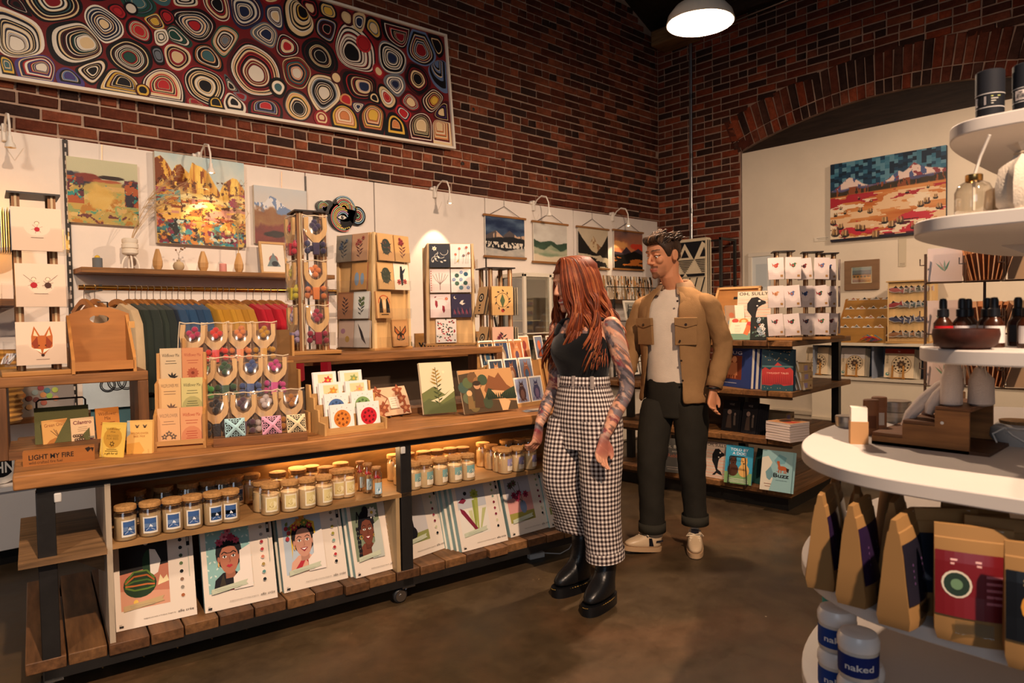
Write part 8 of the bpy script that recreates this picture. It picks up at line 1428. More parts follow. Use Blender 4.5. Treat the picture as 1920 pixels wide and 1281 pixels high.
for i, (x, y) in enumerate(((1.80, .40), (1.81, .335))):
    t = thing('black_canister', ('black canister with a white lettered band on the top shelf', 'black canister with a barcode sticker on the top shelf')[i], 'canister', W_(x, y, 1.84, -64), 'black canisters'); MB('1a1c22').lathe([(.001, 0), (.0265, 0), (.0265, .05), (.001, .05)], 24).build('canister_body', 'paper', t); MB('202229').lathe([(.0272, .048), (.0272, .098), (.025, .1), (.001, .1)], 24).build('canister_lid', 'paper', t); MB('d8d4d0').lathe([(.0268, .018), (.0268, .0195)], 24, caps=False).lathe([(.0275, .047), (.0275, .0485)], 24, caps=False).build('white_line', 'paper', t)
    m = MB(); p = Pr(m, (-.022, 0, .02), w=.044, h=.026)
    if i == 0: [p.rect(.4, .78-.2*q, .4+.1*(4-q), .86-.2*q, 'b8c070' if q == 0 else 'c8c4b8') for q in range(4)]; p.rect(-.35, .15, .2, .85, 'e0d8d4'); [p.rect(-.3+.05*q, .25, -.28+.05*q, .7, '2a2a2c') for q in range(8)]
    else: [p.rect(-.2+.17*q, .1, -.03+.17*q, .9, 'e4d8d0') or setattr(p, 'k', p.k-1) for q in range(6)]; p.k += 1; [p.rect(-.1+.06*q, .25, -.07+.06*q, .6, '2a2a2c') for q in range(13)]; p.rect(0, .68, .6, .78, '4a4444')
    m.v = [((.0272+.0002-b)*math.sin(a/.0272), -(.0272+.0002-b)*math.cos(a/.0272), c) for a, b, c in m.v]; m.build('sticker', 'paper', t)
# ================================================================== PEOPLE
def gingham():
    m = mat('gingham', .9, spec=.1, bump=.15, bscale=300); nt = m.node_tree; b = nt.nodes['Principled BSDF']; uv = nd(nt, 'ShaderNodeUVMap'); sp = nd(nt, 'ShaderNodeSeparateXYZ'); nt.links.new(uv.outputs[0], sp.inputs[0]); acc = None
    for i in (0, 1):
        d = nd(nt, 'ShaderNodeMath', operation='MULTIPLY'); d.inputs[1].default_value = 1/.0212; f = nd(nt, 'ShaderNodeMath', operation='FRACT'); g = nd(nt, 'ShaderNodeMath', operation='GREATER_THAN'); g.inputs[1].default_value = .5
        nt.links.new(sp.outputs[i], d.inputs[0]); nt.links.new(d.outputs[0], f.inputs[0]); nt.links.new(f.outputs[0], g.inputs[0])
        if acc is None: acc = g
        else: a = nd(nt, 'ShaderNodeMath', operation='ADD'); nt.links.new(acc.outputs[0], a.inputs[0]); nt.links.new(g.outputs[0], a.inputs[1]); acc = a
    h = nd(nt, 'ShaderNodeMath', operation='DIVIDE'); h.inputs[1].default_value = 2.; nt.links.new(acc.outputs[0], h.inputs[0]); cr = nd(nt, 'ShaderNodeValToRGB'); cr.color_ramp.interpolation = 'CONSTANT'; e = cr.color_ramp.elements
    e[0].position = 0; e[0].color = (*lin('e9dfd6'), 1); e[1].position = .9; e[1].color = (*lin('2e2424'), 1); q = e.new(.4); q.color = (*lin('8c7d78'), 1); nt.links.new(h.outputs[0], cr.inputs[0]); nt.links.new(cr.outputs[0], b.inputs['Base Color'])
gingham(); mat('skin', .5, spec=.35, sss=.12); mat('hair', .55, spec=.35, var=.35, vscale=30.); mat('denim', .85, spec=.15, bump=.2, bscale=250, var=.15, vscale=6.)
wr = bpy.data.textures.new('wrinkles', 'CLOUDS'); wr.noise_scale = .09; wr.noise_depth = 2
def soft(o, sub=1, disp=0., solid=0.):
    if solid: q = o.modifiers.new('solid', 'SOLIDIFY'); q.thickness = solid; q.offset = 1
    if sub: q = o.modifiers.new('sub', 'SUBSURF'); q.levels = sub; q.render_levels = sub
    if disp: q = o.modifiers.new('fold', 'DISPLACE'); q.texture = wr; q.strength = disp; q.mid_level = .5; q.texture_coords = 'GLOBAL'
    return o
def ering(cx, cy, rx, ryf, ryb, z, n=28, e=2.3, tilt=0, a0=0, a1=2*math.pi, closed=True):
    P = []
    for k in range(n if closed else n+1):
        a = a0+(a1-a0)*k/n; c, s = math.cos(a), math.sin(a); x = rx*abs(c)**(2/e)*(1 if c > 0 else -1); y = (ryb if s > 0 else ryf)*abs(s)**(2/e)*(1 if s > 0 else -1); P.append((cx+x, cy+y, z+tilt*y))
    return P
def fuse(mb, name, parent, colf, voxel=.0045, matn='skin', it=4):
    me = bpy.data.meshes.new('tmp'); me.from_pydata(mb.v, [], mb.f); o = bpy.data.objects.new('tmp', me); COL.objects.link(o)
    r = o.modifiers.new('r', 'REMESH'); r.mode = 'VOXEL'; r.voxel_size = voxel; s = o.modifiers.new('s', 'SMOOTH'); s.iterations = it; s.factor = .5
    dg = bpy.context.evaluated_depsgraph_get(); nm = bpy.data.meshes.new_from_object(o.evaluated_get(dg)); bpy.data.objects.remove(o); nm.name = name
    co = np.zeros(len(nm.vertices)*3, np.float32); nm.vertices.foreach_get('co', co); c = colf(co.reshape(-1, 3)); a = np.ones((len(c), 4), np.float32); a[:, :3] = c
    for k in list(nm.attributes):
        if k.name == 'Col': nm.attributes.remove(k)
    at = nm.attributes.new('Col', 'FLOAT_COLOR', 'POINT'); at.data.foreach_set('color', a.ravel()); nm.materials.clear(); nm.materials.append(MAT[matn]); nm.shade_smooth(); return link(name, nm, parent)
HEAD = [(0, -.080, -.03, .018), (.010, -.096, -.012, .032), (.028, -.099, .012, .045), (.05, -.093, .04, .054), (.075, -.091, .07, .062), (.10, -.087, .086, .068), (.122, -.083, .093, .0715), (.148, -.092, .097, .074), (.172, -.088, .096, .0735), (.196, -.070, .085, .065), (.214, -.040, .06, .047), (.224, -.012, .03, .022)]
def headring(z, k=1.): v = [np.interp(z, [h[0] for h in HEAD], [h[i] for h in HEAD]) for i in (1, 2, 3)]; return v[0]*k, v[1]*k, v[2]*k
def head(mb, smile=0):
    mb.loft([ering(0, 0, w, -f, b, z, 30, 2.25) for z, f, b, w in HEAD])
    mb.tube([(0, -.082, .142), (0, -.094, .122), (0, -.106, .103), (0, -.111, .090), (0, -.10, .080)], [.008, .0085, .0105, .0125, .006], 10)
    for s in (-1, 1):
        mb.ball((s*.011, -.097, .085), .0085, 6); mb.tube([(s*.008, -.088, .146), (s*.032, -.089, .150), (s*.055, -.068, .146)], [.006, .0085, .005], 8); mb.ball((s*.038, -.068, .096), .024, 8, sq=(1, .8, .9))
        mb.loft([[(s*(.068+t), .004+.020*math.cos(a)*q+.006*t*40, .108+.032*math.sin(a)*q+.006*math.cos(a)) for a in np.linspace(0, 6.283, 13)[:-1]] for t, q in ((0, .6), (.006, .85), (.016, 1.), (.02, .9), (.019, .55))]); mb.ball((s*.034, -.0745, .1235), .0135, 8, sq=(1.1, .8, .8)); mb.tube([(s*.02, -.0835, .128), (s*.034, -.0875, .131), (s*.048, -.078, .127)], [.003, .0042, .003], 6)
    w = .024+.008*smile; mb.tube([(-w, -.086, .050+.005*smile), (-.012, -.098, .055), (0, -.1005, .054), (.012, -.098, .055), (w, -.086, .050+.005*smile)], [.003, .006, .0055, .006, .003], 8).tube([(-w*.9, -.085, .047+.005*smile), (-.01, -.0965, .0425), (.01, -.0965, .0425), (w*.9, -.085, .047+.005*smile)], [.003, .0068, .0068, .003], 8); mb.ball((0, -.086, .014), .017, 7)
def hand(mb, M, s, curl=.5):
    """wrist at the origin, fingers down -z, thumb to -y, back of the hand to s*x"""
    o = mb.M; mb.M = M; mb.loft([ering(0, 0, .018, .024, .024, .01, 14), ering(0, -.002, .016, .034, .032, -.035, 14), ering(-s*.002, -.002, .015, .042, .040, -.075, 14), ering(-s*.004, -.002, .012, .040, .036, -.095, 14)])
    for k, (y, L) in enumerate(((-.030, .074), (-.010, .082), (.010, .076), (.029, .060))):
        c = curl*(1+.16*k); p = Vector((-s*.002, y, -.085)); P = [p+Vector((0, 0, .02)), p]; a = .15
        for q in (.46, .30, .24): a += c*.75; p = p+Vector((-s*math.sin(a), 0, -math.cos(a)))*L*q; P.append(p)
        mb.tube(P, [.0085, .0092, .0084, .0078, .0055], 8)
    mb.tube([(-s*.004, -.022, -.022), (-s*.012, -.045, -.045), (-s*.018, -.054, -.072), (-s*.022, -.050, -.094)], [.013, .0125, .0105, .0065], 8); mb.M = o
def orient(p0, p1, yaw=0):                         # frame at p0 with -z along p1-p0
    d = (Vector(p1)-Vector(p0)).normalized(); return Matrix.Translation(p0)@(d.to_track_quat('-Z', 'Y').to_matrix().to_4x4())@Matrix.Rotation(yaw, 4, 'Z')
def uvleg(rings, name, matn, parent, v0=0., disp=.008):
    n = 30; v = []; f = []; uv = []; ln = 0.; base = 2*math.pi*max(r[3] for r in rings)*1.05
    for i, (cx, cy, z, rx, ry, tilt) in enumerate(rings):
        if i: q = rings[i-1]; ln += math.sqrt((cx-q[0])**2+(cy-q[1])**2+(z-q[2])**2)
        for k in range(n+1): a = 2*math.pi*k/n+math.pi/2; x, y = rx*math.cos(a), ry*math.sin(a); v.append((cx+x, cy+y, z+tilt*y)); uv.append((base*k/n, v0-ln))
        if i: f += [((i-1)*(n+1)+k, i*(n+1)+k, i*(n+1)+k+1, (i-1)*(n+1)+k+1) for k in range(n)]
    m = MB('ffffff'); m.v = v; m.f = f; m.c = [(1, 1, 1)]*len(f); return soft(m.build(name, matn, parent, uv=uv), 1, disp)
def resample(R, k=4): A_ = np.array(R, float); t = np.linspace(0, len(R)-1, (len(R)-1)*k+1); i = np.minimum(t.astype(int), len(R)-2); u = (t-i)[:, None]; P0, P1, P2, P3 = A_[np.maximum(i-1, 0)], A_[i], A_[i+1], A_[np.minimum(i+2, len(R)-1)]; return (.5*((2*P1)+(P2-P0)*u+(2*P0-5*P1+4*P2-P3)*u**2+(3*P1-P0-3*P2+P3)*u**3)).tolist()
def limb(mb, P, r, n=16, k=5): Q = resample([list(p)+[q] for p, q in zip(P, r)], k); return mb.tube([q[:3] for q in Q], [q[3] for q in Q], n)
def strand(mb, P, r, col): Q = resample(P, 3); m = len(Q); mb.tube(Q, [r*(.55+.45*math.sin(math.pi*min(1, .25+.75*i/m)))*(1 if i < m-3 else (m-i)/4.) for i in range(m)], 5, col, flat=.6)
def noise3(p, s, seed): return fbm(p[:, 0]*s+p[:, 2]*s*.37+7, p[:, 1]*s*.9+p[:, 2]*s+11, 1., 1., seed, 3)
def smooth(a, b, x): t = np.clip((x-a)/(b-a), 0, 1); return t*t*(3-2*t)
def blend(c, m, h): m = np.clip(m, 0, 1)[:, None]; return c*(1-m)+np.array(lin(h))[None]*m
# -------------------------------------------------------------- the woman
WM = Tm(2.553, 2.258, 0, rz=-88)@Matrix.Scale(1.02, 4); wo = thing('person', 'woman with long wavy red hair, black crop top, gingham trousers and tattooed arms', 'person', WM)
HW = Tm(-.02, .012, 1.435, rz=-22, rx=0)@Matrix.Rotation(.22, 4, 'X')@Matrix.Scale(1.06, 4); b = MB(); b.M = HW; head(b, 1); b.M = None
b.tube([HW@Vector((0, .02, .06)), (-.012, .02, 1.43), (0, .018, 1.36), (0, .02, 1.32)], [.052, .048, .052, .075], 16)
b.loft([ering(0, .0, rx, f, k, z, 24) for z, rx, f, k in ((.92, .15, .09, .11), (1.02, .125, .075, .085), (1.10, .12, .075, .08), (1.19, .135, .10, .085), (1.27, .15, .10, .09), (1.33, .15, .075, .08), (1.375, .10, .05, .06), (1.39, .05, .04, .05))])
for s in (-1, 1): b.ball((s*.06, -.05, 1.225), .06, 8); b.ball((s*.165, .01, 1.345), .046, 8)
AL = [(.165, .01, 1.35), (.20, .03, 1.20), (.225, .045, 1.06), (.205, -.02, .94), (.19, -.085, .835)]; AR = [(-.165, .01, 1.35), (-.205, .03, 1.20), (-.215, .03, 1.06), (-.20, -.05, .95), (-.19, -.12, .86)]
for A_ in (AL, AR): limb(b, A_, [.048, .043, .036, .034, .0235])
hand(b, orient(AL[-1], (.185, -.115, .74), 0.), 1, .42); hand(b, orient(AR[-1], (-.185, -.145, .76), 0.), -1, .5)
HWI = np.array(HW.inverted())
def wcol(p):
    c = np.tile(np.array(lin('d49a7c')), (len(p), 1)); c *= (1+.12*(noise3(p, 18, 3)-.5))[:, None]; x, y, z = p.T; h = p@HWI[:3, :3].T+HWI[:3, 3]
    arm = (np.abs(x) > .152)*smooth(.80, .84, z)*(1-smooth(1.365, 1.385, z)); ink = noise3(p, 26, 5); fine = noise3(p, 60, 9)
    c = blend(c, arm*smooth(.42, .5, ink)*.85, '565c68'); c = blend(c, arm*smooth(.5, .56, fine)*.7, '2a2d36'); c = blend(c, arm*smooth(.56, .64, noise3(p, 17, 12))*smooth(.45, .55, fine)*.75, '963840'); c = blend(c, arm*smooth(.6, .66, noise3(p, 34, 14))*.5, 'e0b498')
    hd = (np.abs(x) > .15)*(1-smooth(.80, .86, z)); c = blend(c, hd*smooth(.52, .6, ink)*.6*smooth(.72, .78, z), '8a2c34')
    ch = (np.abs(x) < .12)*smooth(1.28, 1.31, z)*(1-smooth(1.385, 1.40, z))*(y < .0); c = blend(c, ch*smooth(.44, .52, fine)*.8, '4a4c58')
    inh = z > 1.42; lip = inh*(np.abs(h[:, 0]) < .031)*(h[:, 1] < -.082)*(np.abs(h[:, 2]-.049) < .013); c = blend(c, lip*.8, 'b04a4c'); c = blend(c, inh*(np.abs(h[:, 2]-.0485) < .0028)*(np.abs(h[:, 0]) < .024)*(h[:, 1] < -.085), 'f2e8e0'); c = blend(c, inh*smooth(.03, 0, np.hypot(np.abs(h[:, 0])-.04, h[:, 2]-.085))*.35, 'd0705c'); return c
fuse(b, 'body', wo, wcol)
# hair: a cap and wavy locks
hc = MB('6c2e16'); hc.M = HW; R = []
for i in range(9): t = i/8; R.append([]); [R[-1].append(None) for _ in range(0)]
R = []
for z, k in ((.222, 1.15), (.205, 1.17), (.17, 1.15), (.13, 1.15), (.09, 1.16), (.04, 1.15), (-.02, 1.1), (-.08, 1.1)):
    f, bk_, w = headring(max(z, .06)); fr = .62 if z > .15 else .25; R.append(ering(0, .006, w*k, -f*k*(1.0 if z > .16 else fr), bk_*k, z*1.04+.006, 30))
hc.loft(R); 
rr = random.Random(21); HCOL = ['77351a', '8a401f', '662b15', '98502a', '803a1b', '562411', 'a25c34']
def lock(phi, jx, L, r, lift=0., fwd=0.):
    f, bk_, w = headring(.13); k = 1.16+lift; c, s = math.cos(phi), math.sin(phi); ph = rr.uniform(0, 6); cl = 1.7*math.floor(phi*4.5); ry = (-f if s < 0 else bk_)
    P = [(.012*jx, -.03+.05*s*.4, .235+lift*.05), (w*.62*c*k, ry*.62*s*k-.004, .218+lift*.05), (w*1.04*c*k, ry*.95*s*k, .15), (w*1.14*c*k, ry*1.0*s*k+fwd*.15, .07)]
    n = 8
    for i in range(1, n+1): t = i/n; am = .006+.034*t; q_ = cl+6.5*t+.35*ph/6; P.append((w*(1.16+.42*t)*c*k+am*math.sin(q_)+.01*t*c, ry*(1.0+.14*t)*s*k+fwd*t+am*math.cos(q_), .07-L*t))
    strand(hc, P, r, jit(rr.choice(HCOL), .12))
for i in range(430):                               # all round the back and sides, longest in front of the shoulders
    ph = rr.uniform(-.55, math.pi+.55); lock(ph, rr.uniform(-1, 1), rr.uniform(.22, .31), rr.uniform(.0045, .0075), rr.uniform(0, .13))
for i in range(210): lock(rr.uniform(-1.1, -.3), rr.uniform(-1, 1), rr.uniform(.24, .34), rr.uniform(.004, .007), rr.uniform(.02, .15), rr.uniform(-.04, .03))
for i in range(90): lock(math.pi+rr.uniform(.3, .85), rr.uniform(-1, 1), rr.uniform(.24, .34), rr.uniform(.0045, .007), rr.uniform(0, .12), rr.uniform(-.1, .0))
hc.M = None; hc.build('hair', 'hair', wo, sharp=3.2)
for s in (-1, 1): MB('f2ece6').ball((0, 0, 0), .0115, 8).ball((0, -.006, 0), .0065, 6, '4a3020').build('eye', 'gloss', wo, M=HW@Tm(s*.034, -.0765, .1215))
# crop top
tp = MB('0f0f11'); tp.loft([ering(0, cy, rx, f, k, z, 30, 2.2) for z, cy, rx, f, k in ((1.082, 0, .130, .083, .09), (1.10, 0, .132, .088, .09), (1.14, 0, .136, .112, .092), (1.185, 0, .146, .150, .094), (1.225, 0, .154, .165, .096), (1.265, 0, .158, .148, .098), (1.30, .0, .150, .108, .096), (1.312, .0, .140, .095, .092))], caps=False)
for s in (-1, 1): tp.tube([(s*.105, -.085, 1.295), (s*.105, -.055, 1.36), (s*.10, .01, 1.395), (s*.10, .07, 1.35), (s*.10, .09, 1.30)], .02, 10, flat=.4)
soft(tp.build('crop_top', 'fabric', wo), 1, .004)
# gingham trousers
def legr(R): return resample(R, 4)
uvleg(legr([(0, .0, 1.10, .134, .096, 0), (0, .0, 1.06, .140, .104, 0), (0, .008, .98, .165, .125, 0), (0, .012, .90, .182, .138, 0), (0, .012, .82, .186, .136, 0), (0, .01, .76, .178, .13, 0)]), 'trouser_hips', 'gingham', wo, 0, .006)
uvleg(legr([(.088, .012, .90, .095, .128, 0), (.093, .01, .78, .100, .126, 0), (.098, .0, .62, .096, .110, 0), (.10, .0, .48, .090, .100, 0), (.10, .01, .34, .087, .096, 0), (.105, .02, .235, .085, .093, .1)]), 'trouser_leg', 'gingham', wo, -.2); uvleg(legr([(-.088, .005, .90, .095, .128, 0), (-.093, -.025, .78, .100, .122, 0), (-.098, -.05, .64, .096, .108, 0), (-.10, -.045, .54, .092, .10, 0), (-.10, .0, .42, .090, .099, -.2), (-.105, .045, .30, .087, .094, -.3)]), 'trouser_leg', 'gingham', wo, -.2)
uvleg([(.105, .018, .275, .092, .099, .1), (.105, .02, .226, .092, .099, .1)], 'cuff', 'gingham', wo, .0105, 0); uvleg([(-.105, .02, .35, .093, .101, -.3), (-.105, .045, .292, .093, .101, -.3)], 'cuff', 'gingham', wo, .0105, 0)
wb = MB('e0d6cc'); uvleg([(0, 0, 1.105, .138, .100, 0), (0, 0, 1.062, .144, .107, 0)], 'waistband', 'gingham', wo, .0105, 0)
for x in (-.09, .02, .11): MB('a89a92').box(x-.006, -.112+abs(x)*.3, 1.05, x+.006, -.098+abs(x)*.3, 1.11).build('belt_loop', 'fabric', wo)
def boot(M):
    t = MB('141416'); t.M = M; t.loft([ering(0, cy, rx, f, k, z, 24, 2.4) for z, cy, rx, f, k in ((.045, -.05, .046, .125, .115), (.07, -.05, .050, .125, .115), (.10, -.045, .050, .105, .105), (.125, -.02, .047, .075, .08), (.15, .0, .046, .055, .062), (.20, .015, .046, .052, .056), (.26, .02, .050, .055, .058), (.30, .02, .052, .056, .06))]); o = soft(t.build('boot', 'leather', wo), 1)
    q = MB('101012'); q.M = M; q.loft([ering(0, -.05, .052, .137, .124, z, 26, 2.6) for z in (0, .004, .044, .048)]); q.build('platform_sole', 'plastic', o); y = MB('b08a3c'); y.M = M; [y.tube([(.0535*math.cos(a)*1.0, -.05+(.126 if math.sin(a) > 0 else .139)*math.sin(a), .043), (.0535*math.cos(a+.06), -.05+(.126 if math.sin(a+.06) > 0 else .139)*math.sin(a+.06), .043)], .0016, 4) for a in np.arange(0, 6.28, .12)]; y.build('welt_stitching', 'fabric', o, kind='stuff')
    l = MB('1f1f22'); l.M = M; [l.tube([(-.026, -.062+.012*i+.002, .115+.024*i), (.026, -.066+.012*i, .125+.024*i)], .0028, 5).tube([(.026, -.062+.012*i, .115+.024*i), (-.026, -.066+.012*i, .125+.024*i)], .0028, 5) for i in range(6)]; l.build('laces', 'fabric', o)
boot(Tm(.105, .015, 0, rz=8)); boot(Tm(-.105, .08, 0.0, rz=-6))
# -------------------------------------------------------------- the man
MM = Tm(3.51, 2.375, 0, rz=-79); ma = thing('person', 'man in an open tan overshirt, pale T-shirt, dark trousers and beige trainers', 'person', MM); sc = 1.0
HM = Tm(-.015, -.05, 1.655, rz=-28)@Matrix.Rotation(.20, 4, 'X')@Matrix.Scale(1.08, 4); b = MB(); b.M = HM; head(b); b.M = None
b.tube([HM@Vector((0, .02, .07)), HM@Vector((0, .01, .0)), (0, .0, 1.60), (0, .02, 1.54)], [.062, .058, .062, .09], 16); b.loft([ering(0, .01, rx, f, k, z, 24) for z, rx, f, k in ((.95, .14, .09, .09), (1.1, .135, .085, .085), (1.3, .155, .095, .095), (1.45, .17, .085, .085), (1.53, .14, .06, .07), (1.57, .07, .05, .06))])
ML = [(.212, .0, 1.478), (.262, .03, 1.33), (.285, .035, 1.20), (.272, -.02, 1.08), (.262, -.06, .985)]; MR = [(-.212, .0, 1.478), (-.255, .0, 1.33), (-.27, -.02, 1.20), (-.265, -.10, 1.09), (-.25, -.165, .99)]
for A_ in (ML, MR): limb(b, A_, [.05, .05, .042, .036, .028])
hand(b, orient(ML[-1], (.255, -.09, .88), 0.), 1, .48)
hand(b, orient(MR[-1], (-.235, -.205, .89), 0.), -1, .5)
HMI = np.array(HM.inverted())
def mcol(p):
    c = np.tile(np.array(lin('c98a64')), (len(p), 1)); c *= (1+.12*(noise3(p, 18, 3)-.5))[:, None]; z = p[:, 2]; h = p@HMI[:3, :3].T+HMI[:3, 3]; inh = z > 1.6; hx_, hy, hz = h.T
    st = inh*(hy < .0)*smooth(.078, .05, hz)*smooth(-.03, -.05, hy); c = blend(c, st*.35, '5a3a2c'); mo = inh*(np.abs(hx_) < .034)*(hy < -.08)*(np.abs(hz-.066+.15*np.abs(hx_)) < .007); c = blend(c, mo*.75, '4a2c1e'); c = blend(c, inh*(np.abs(hx_) < .026)*(hy < -.07)*(hz < .036)*.6, '4a2c1e')
    c = blend(c, inh*(np.abs(hx_) < .026)*(hy < -.084)*(np.abs(hz-.048) < .009)*.75, 'a85a4c'); br = inh*(hy < -.05)*(np.abs(hx_) > .012)*(np.abs(hx_) < .056)*(np.abs(hz-.153+.05*np.abs(np.abs(hx_)-.03)) < .0045); c = blend(c, br*.85, '3a2418'); c = blend(c, inh*(np.abs(hx_) > .017)*(np.abs(hx_) < .051)*(hy < -.06)*(np.abs(hz-.1215) < .0028), '2a1a14'); c = blend(c, inh*smooth(.02, 0., np.hypot(hx_, hz-.088))*.3, 'c86a50'); return c
fuse(b, 'body', ma, mcol)
for s in (-1, 1): MB('f0e8e0').ball((0, 0, 0), .0110, 8).ball((0, -.006, -.003), .0062, 6, '3a2a20').build('eye', 'gloss', ma, M=HM@Tm(s*.034, -.0748, .1185))
hm = MB('3a291e'); hm.M = HM; R = []
def hairline(a):                                   # a = 0 in front, pi at the back
    return float(np.interp(a, [0, .5, .8, 1.05, 1.25, 1.45, 1.75, 2.1, math.pi], [.19, .188, .176, .158, .108, .105, .135, .07, .03]))
for t in np.linspace(0, 1, 9):
    ring = []
    for k in range(40):
        th = 2*math.pi*k/40; a = abs(((th+math.pi) % (2*math.pi))-math.pi); z = hairline(a)*(1-t)+.2235*t; f, bk_, w = headring(z); s, c = math.sin(th), math.cos(th); g = 1.025+.07*math.sin(math.pi*min(1, t*1.4))*(1 if a < 2 else .7); ry = bk_ if c < 0 else -f; e = 2.25
        ring.append((w*g*abs(s)**(2/e)*(1 if s > 0 else -1), -ry*g*abs(c)**(2/e)*(1 if c > 0 else -1), z+.012*t*(1.2 if a < 1.2 else .8)))
    R.append(ring)
hm.loft(R); rr = random.Random(5)
for i in range(330):
    th = rr.uniform(-math.pi, math.pi); a = abs(th); t = rr.uniform(.12, .9); z = hairline(a)*(1-t)+.2235*t; f, bk_, w = headring(z); s, c = math.sin(th), math.cos(th); ry = bk_ if c < 0 else -f; p = Vector((w*s*1.05, -ry*c*1.05, z+.008)); top = z > .165
    L = .045 if top else .018; d = Vector((rr.uniform(-.3, .5), .75, .55 if a < 1 else .1)) if top else Vector((0, .35, -1)); d.normalize()
    strand(hm, [p, p+d*L*.4+Vector((0, 0, .012 if top else 0)), p+d*L*.75+Vector((0, 0, .012 if top else 0)), p+d*L], .0065 if top else .004, jit(rr.choice(['2a1c14', '3a281c', '4a3424', '5c4028']), .15))
for i in range(26): x = rr.uniform(-.05, .055); strand(hm, [(x, -.082+abs(x)*.3, .186), (x+.01, -.105+abs(x)*.3, .204), (x+.015, -.09, .226), (x+.02, -.055, .236)], .0075, jit(rr.choice(['2a1c14', '3f2c1e', '5c4028']), .15))
hm.M = None; hm.build('hair', 'hair', ma, sharp=3.2)
# T-shirt, overshirt
tee = MB('d9c9b6').loft([ering(0, .01, rx, f, k, z, 30, 2.3) for z, rx, f, k in ((1.02, .172, .125, .125), (1.05, .174, .125, .122), (1.15, .168, .118, .115), (1.3, .188, .13, .12), (1.43, .20, .12, .115), (1.50, .175, .095, .10), (1.545, .12, .075, .085), (1.572, .085, .062, .07), (1.575, .078, .055, .062))], caps=False); soft(tee.build('t_shirt', 'fabric', ma), 1, .014)
JC = '93704a'; jk = MB(JC); R = []
for z, rx, f, k, gl, gr in ((.90, .205, .165, .155, .42, .62), (.96, .205, .16, .155, .40, .58), (1.06, .20, .152, .15, .36, .52), (1.18, .200, .148, .142, .32, .44), (1.32, .214, .152, .142, .29, .38), (1.43, .226, .142, .136, .26, .34), (1.50, .214, .115, .12, .25, .33), (1.53, .19, .10, .11, .26, .34), (1.555, .15, .092, .10, .27, .34), (1.585, .10, .078, .085, .3, .36)):
    a0 = -math.pi/2+gl*1.25; a1 = 1.5*math.pi-gr*1.25; R.append(ering(0, .01, rx, f, k, z+0, 40, 2.3, 0, a0, a1, False))
jk.loft(R, closed=False, caps=False); soft(jk.build('overshirt', 'denim', ma), 1, .022, .006)
for P_, r_ in ((ML, 0), (MR, 1)):
    s_ = MB(JC); Q = [(P_[0][0]*.8, P_[0][1], P_[0][2]+.005)]+P_[:4]+[tuple(Vector(P_[4])+(Vector(P_[3])-Vector(P_[4]))*.22)]; limb(s_, Q, [.045, .060, .060, .056, .05, .043], 20); soft(s_.build('sleeve', 'denim', ma), 1, .036)
    c_ = MB(mixc(JC, '000000', .06)); e = Vector(Q[-1]); d = (Vector(P_[3])-Vector(P_[4])).normalized(); c_.tube([e-d*.01, e+d*.05], .0475, 20, caps=False); soft(c_.build('cuff', 'denim', ma), 0, 0, .003)
col = MB(mixc(JC, 'ffffff', .06)); R = [ering(0, .012, rx, f, k, z, 30, 2.2, tl, -math.pi/2+.42, 1.5*math.pi-.42, False) for z, rx, f, k, tl in ((1.575, .088, .072, .08, .15), (1.62, .082, .066, .078, .2), (1.625, .088, .072, .084, .2), (1.60, .11, .094, .10, .25), (1.565, .125, .115, .115, .3))]; col.loft(R, closed=False, caps=False); soft(col.build('collar', 'denim', ma), 1, .004, .004)
for s, x in ((1, .125), (-1, -.125)):
    p = MB(mixc(JC, '000000', .05)); M = Tm(x, -.122, 1.305, rz=s*22, rx=3); p.M = M; p.box(-.062, -.012, -.06, .062, .004, .075).box(-.065, -.018, .055, .065, .002, .10).prism([(-.065, .058), (0, .040), (.065, .058)], -.018, -.008); o = p.build('chest_pocket', 'denim', ma, bev=.003); q = MB('2a1c14').lathe([(.001, 0), (.008, .0), (.007, .004), (.001, .004)], 12); q.build('button', 'gloss', o, M=M@Tm(0, -.018, .06, rx=90))
for k in range(5):
    z = 1.50-.115*k; q = MB('2a1c14').lathe([(.001, 0), (.0065, 0), (.006, .004), (.001, .004)], 10); gx_ = np.interp(z, [.9, 1.5], [.105, .066]); q.build('button', 'gloss', ma, M=Tm(gx_+.020, -.152+.03*max(0, z-1.4)*8*.2, z, rx=90, rz=12))
MB('1b1a1a').tube([(.262+.035*math.cos(a), -.064+.035*math.sin(a), .998) for a in np.linspace(0, 6.283, 18)], .006, 6).build('wristband', 'leather', ma)
# trousers
def pants(R, name, disp=.012):
    m = MB('2b2822'); m.loft([ering(cx, cy, rx, ry, ry, z, 26, 2.1, t) for cx, cy, z, rx, ry, t in resample(R, 4)]); return soft(m.build(name, 'denim', ma), 1, disp)
pants([(0, .01, 1.06, .168, .118, 0), (0, .01, .98, .180, .132, 0), (0, .015, .88, .188, .14, 0), (0, .015, .80, .178, .135, 0)], 'trouser_hips', .008)
pants([(.09, .01, .92, .10, .13, 0), (.10, .01, .78, .10, .12, 0), (.105, .0, .60, .085, .10, 0), (.105, .01, .48, .078, .088, 0), (.105, .04, .32, .07, .08, 0), (.105, .05, .20, .067, .074, 0), (.105, .05, .155, .069, .076, 0)], 'trouser_leg'); pants([(-.09, .0, .92, .10, .13, 0), (-.10, -.05, .78, .10, .12, 0), (-.10, -.105, .60, .088, .10, 0), (-.10, -.12, .48, .08, .09, 0), (-.10, -.12, .32, .074, .082, 0), (-.10, -.115, .18, .073, .08, 0), (-.10, -.115, .12, .075, .082, 0)], 'trouser_leg')
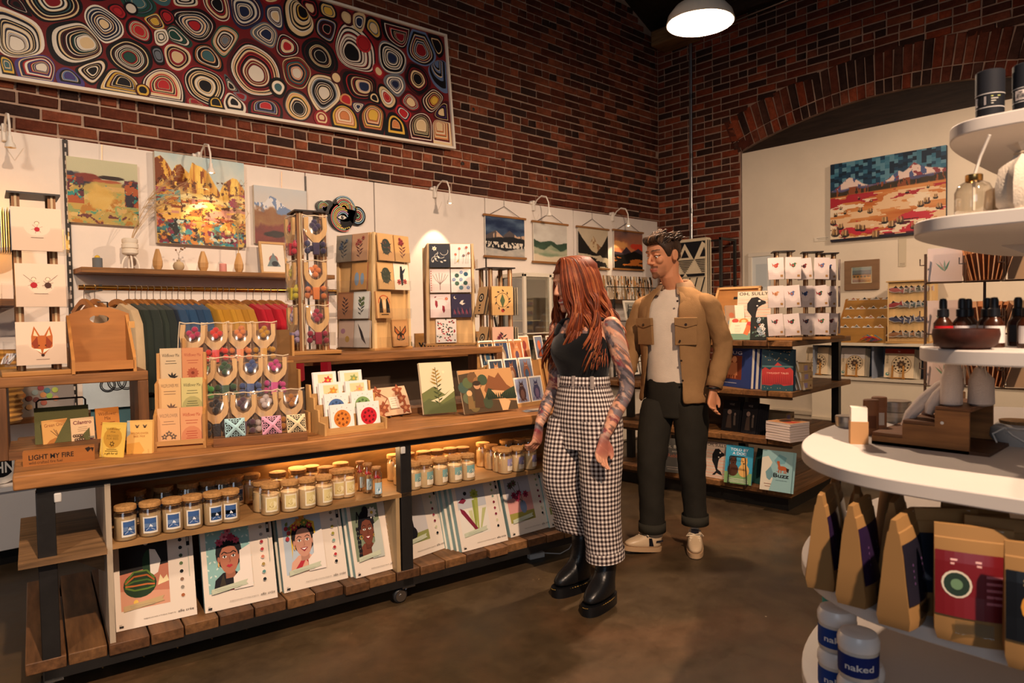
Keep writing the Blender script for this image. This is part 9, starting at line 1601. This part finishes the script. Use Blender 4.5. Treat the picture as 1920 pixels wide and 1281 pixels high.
for cx, cy, z in ((.105, .05, .165), (-.10, -.115, .128)): m = MB('35322a'); m.loft([ering(cx, cy, .077, .083, .083, z+d, 26, 2.1) for d in (-.012, .045)], caps=False); soft(m.build('rolled_hem', 'denim', ma), 0, 0, .003)
def trainer(M):
    t = MB('c9ae8c'); t.M = M; t.loft([ering(0, cy, rx, f, k, z, 26, 2.5) for z, cy, rx, f, k in ((.022, -.05, .043, .135, .105), (.045, -.05, .046, .135, .105), (.065, -.045, .044, .115, .10), (.085, -.02, .040, .075, .078), (.105, .0, .037, .05, .062), (.118, .005, .036, .046, .06))], caps=True); o = soft(t.build('trainer', 'leather', ma), 1); MAT
    q = MB('b59470'); q.M = M; q.loft([ering(0, -.05, .049, .143, .112, z, 28, 2.6) for z in (.004, .026, .03)]); q.build('midsole', 'plastic', o); q = MB('1a1614'); q.M = M; q.loft([ering(0, -.05, .047, .140, .110, z, 28, 2.6) for z in (0, .005)]); q.build('outsole', 'plastic', o)
    q = MB('1c1a22'); q.M = M
    for s in (-1, 1): q.add([(s*.0475, -.045, .04), (s*.0475, -.015, .04), (s*.043, -.03, .085), (s*.043, -.05, .085)], [(0, 1, 2, 3), (3, 2, 1, 0)]).add([(s*.0475, .0, .06), (s*.046, .045, .068), (s*.046, .045, .078), (s*.0465, .0, .072)], [(0, 1, 2, 3), (3, 2, 1, 0)])
    q.box(-.022, -.058, .108, .022, -.05, .135); q.build('side_stripes', 'fabric', o); q = MB('e0ccae'); q.M = M; [q.tube([(-.03, -.115+.017*i, .068+.0095*i), (.03, -.108+.017*i, .071+.0095*i)], .004, 5).tube([(.03, -.115+.017*i, .068+.0095*i), (-.03, -.108+.017*i, .071+.0095*i)], .004, 5) for i in range(4)]; q.tube([(0, -.06, .105), (.035, -.075, .12), (.05, -.06, .10), (0, -.055, .105), (-.035, -.075, .118), (-.05, -.065, .098), (0, -.06, .105)], .0035, 5); q.build('laces', 'fabric', o); q = MB('e2cfb4'); q.M = M; q.loft([ering(0, -.025+.2*(z-.1), .024, .02, .02, z, 14) for z in (.08, .115, .14)]); q.build('tongue', 'fabric', o)
trainer(Tm(.105, .045, 0, rz=22)); trainer(Tm(-.10, -.13, .0, rz=-36)@Matrix.Rotation(-.13, 4, 'X'))
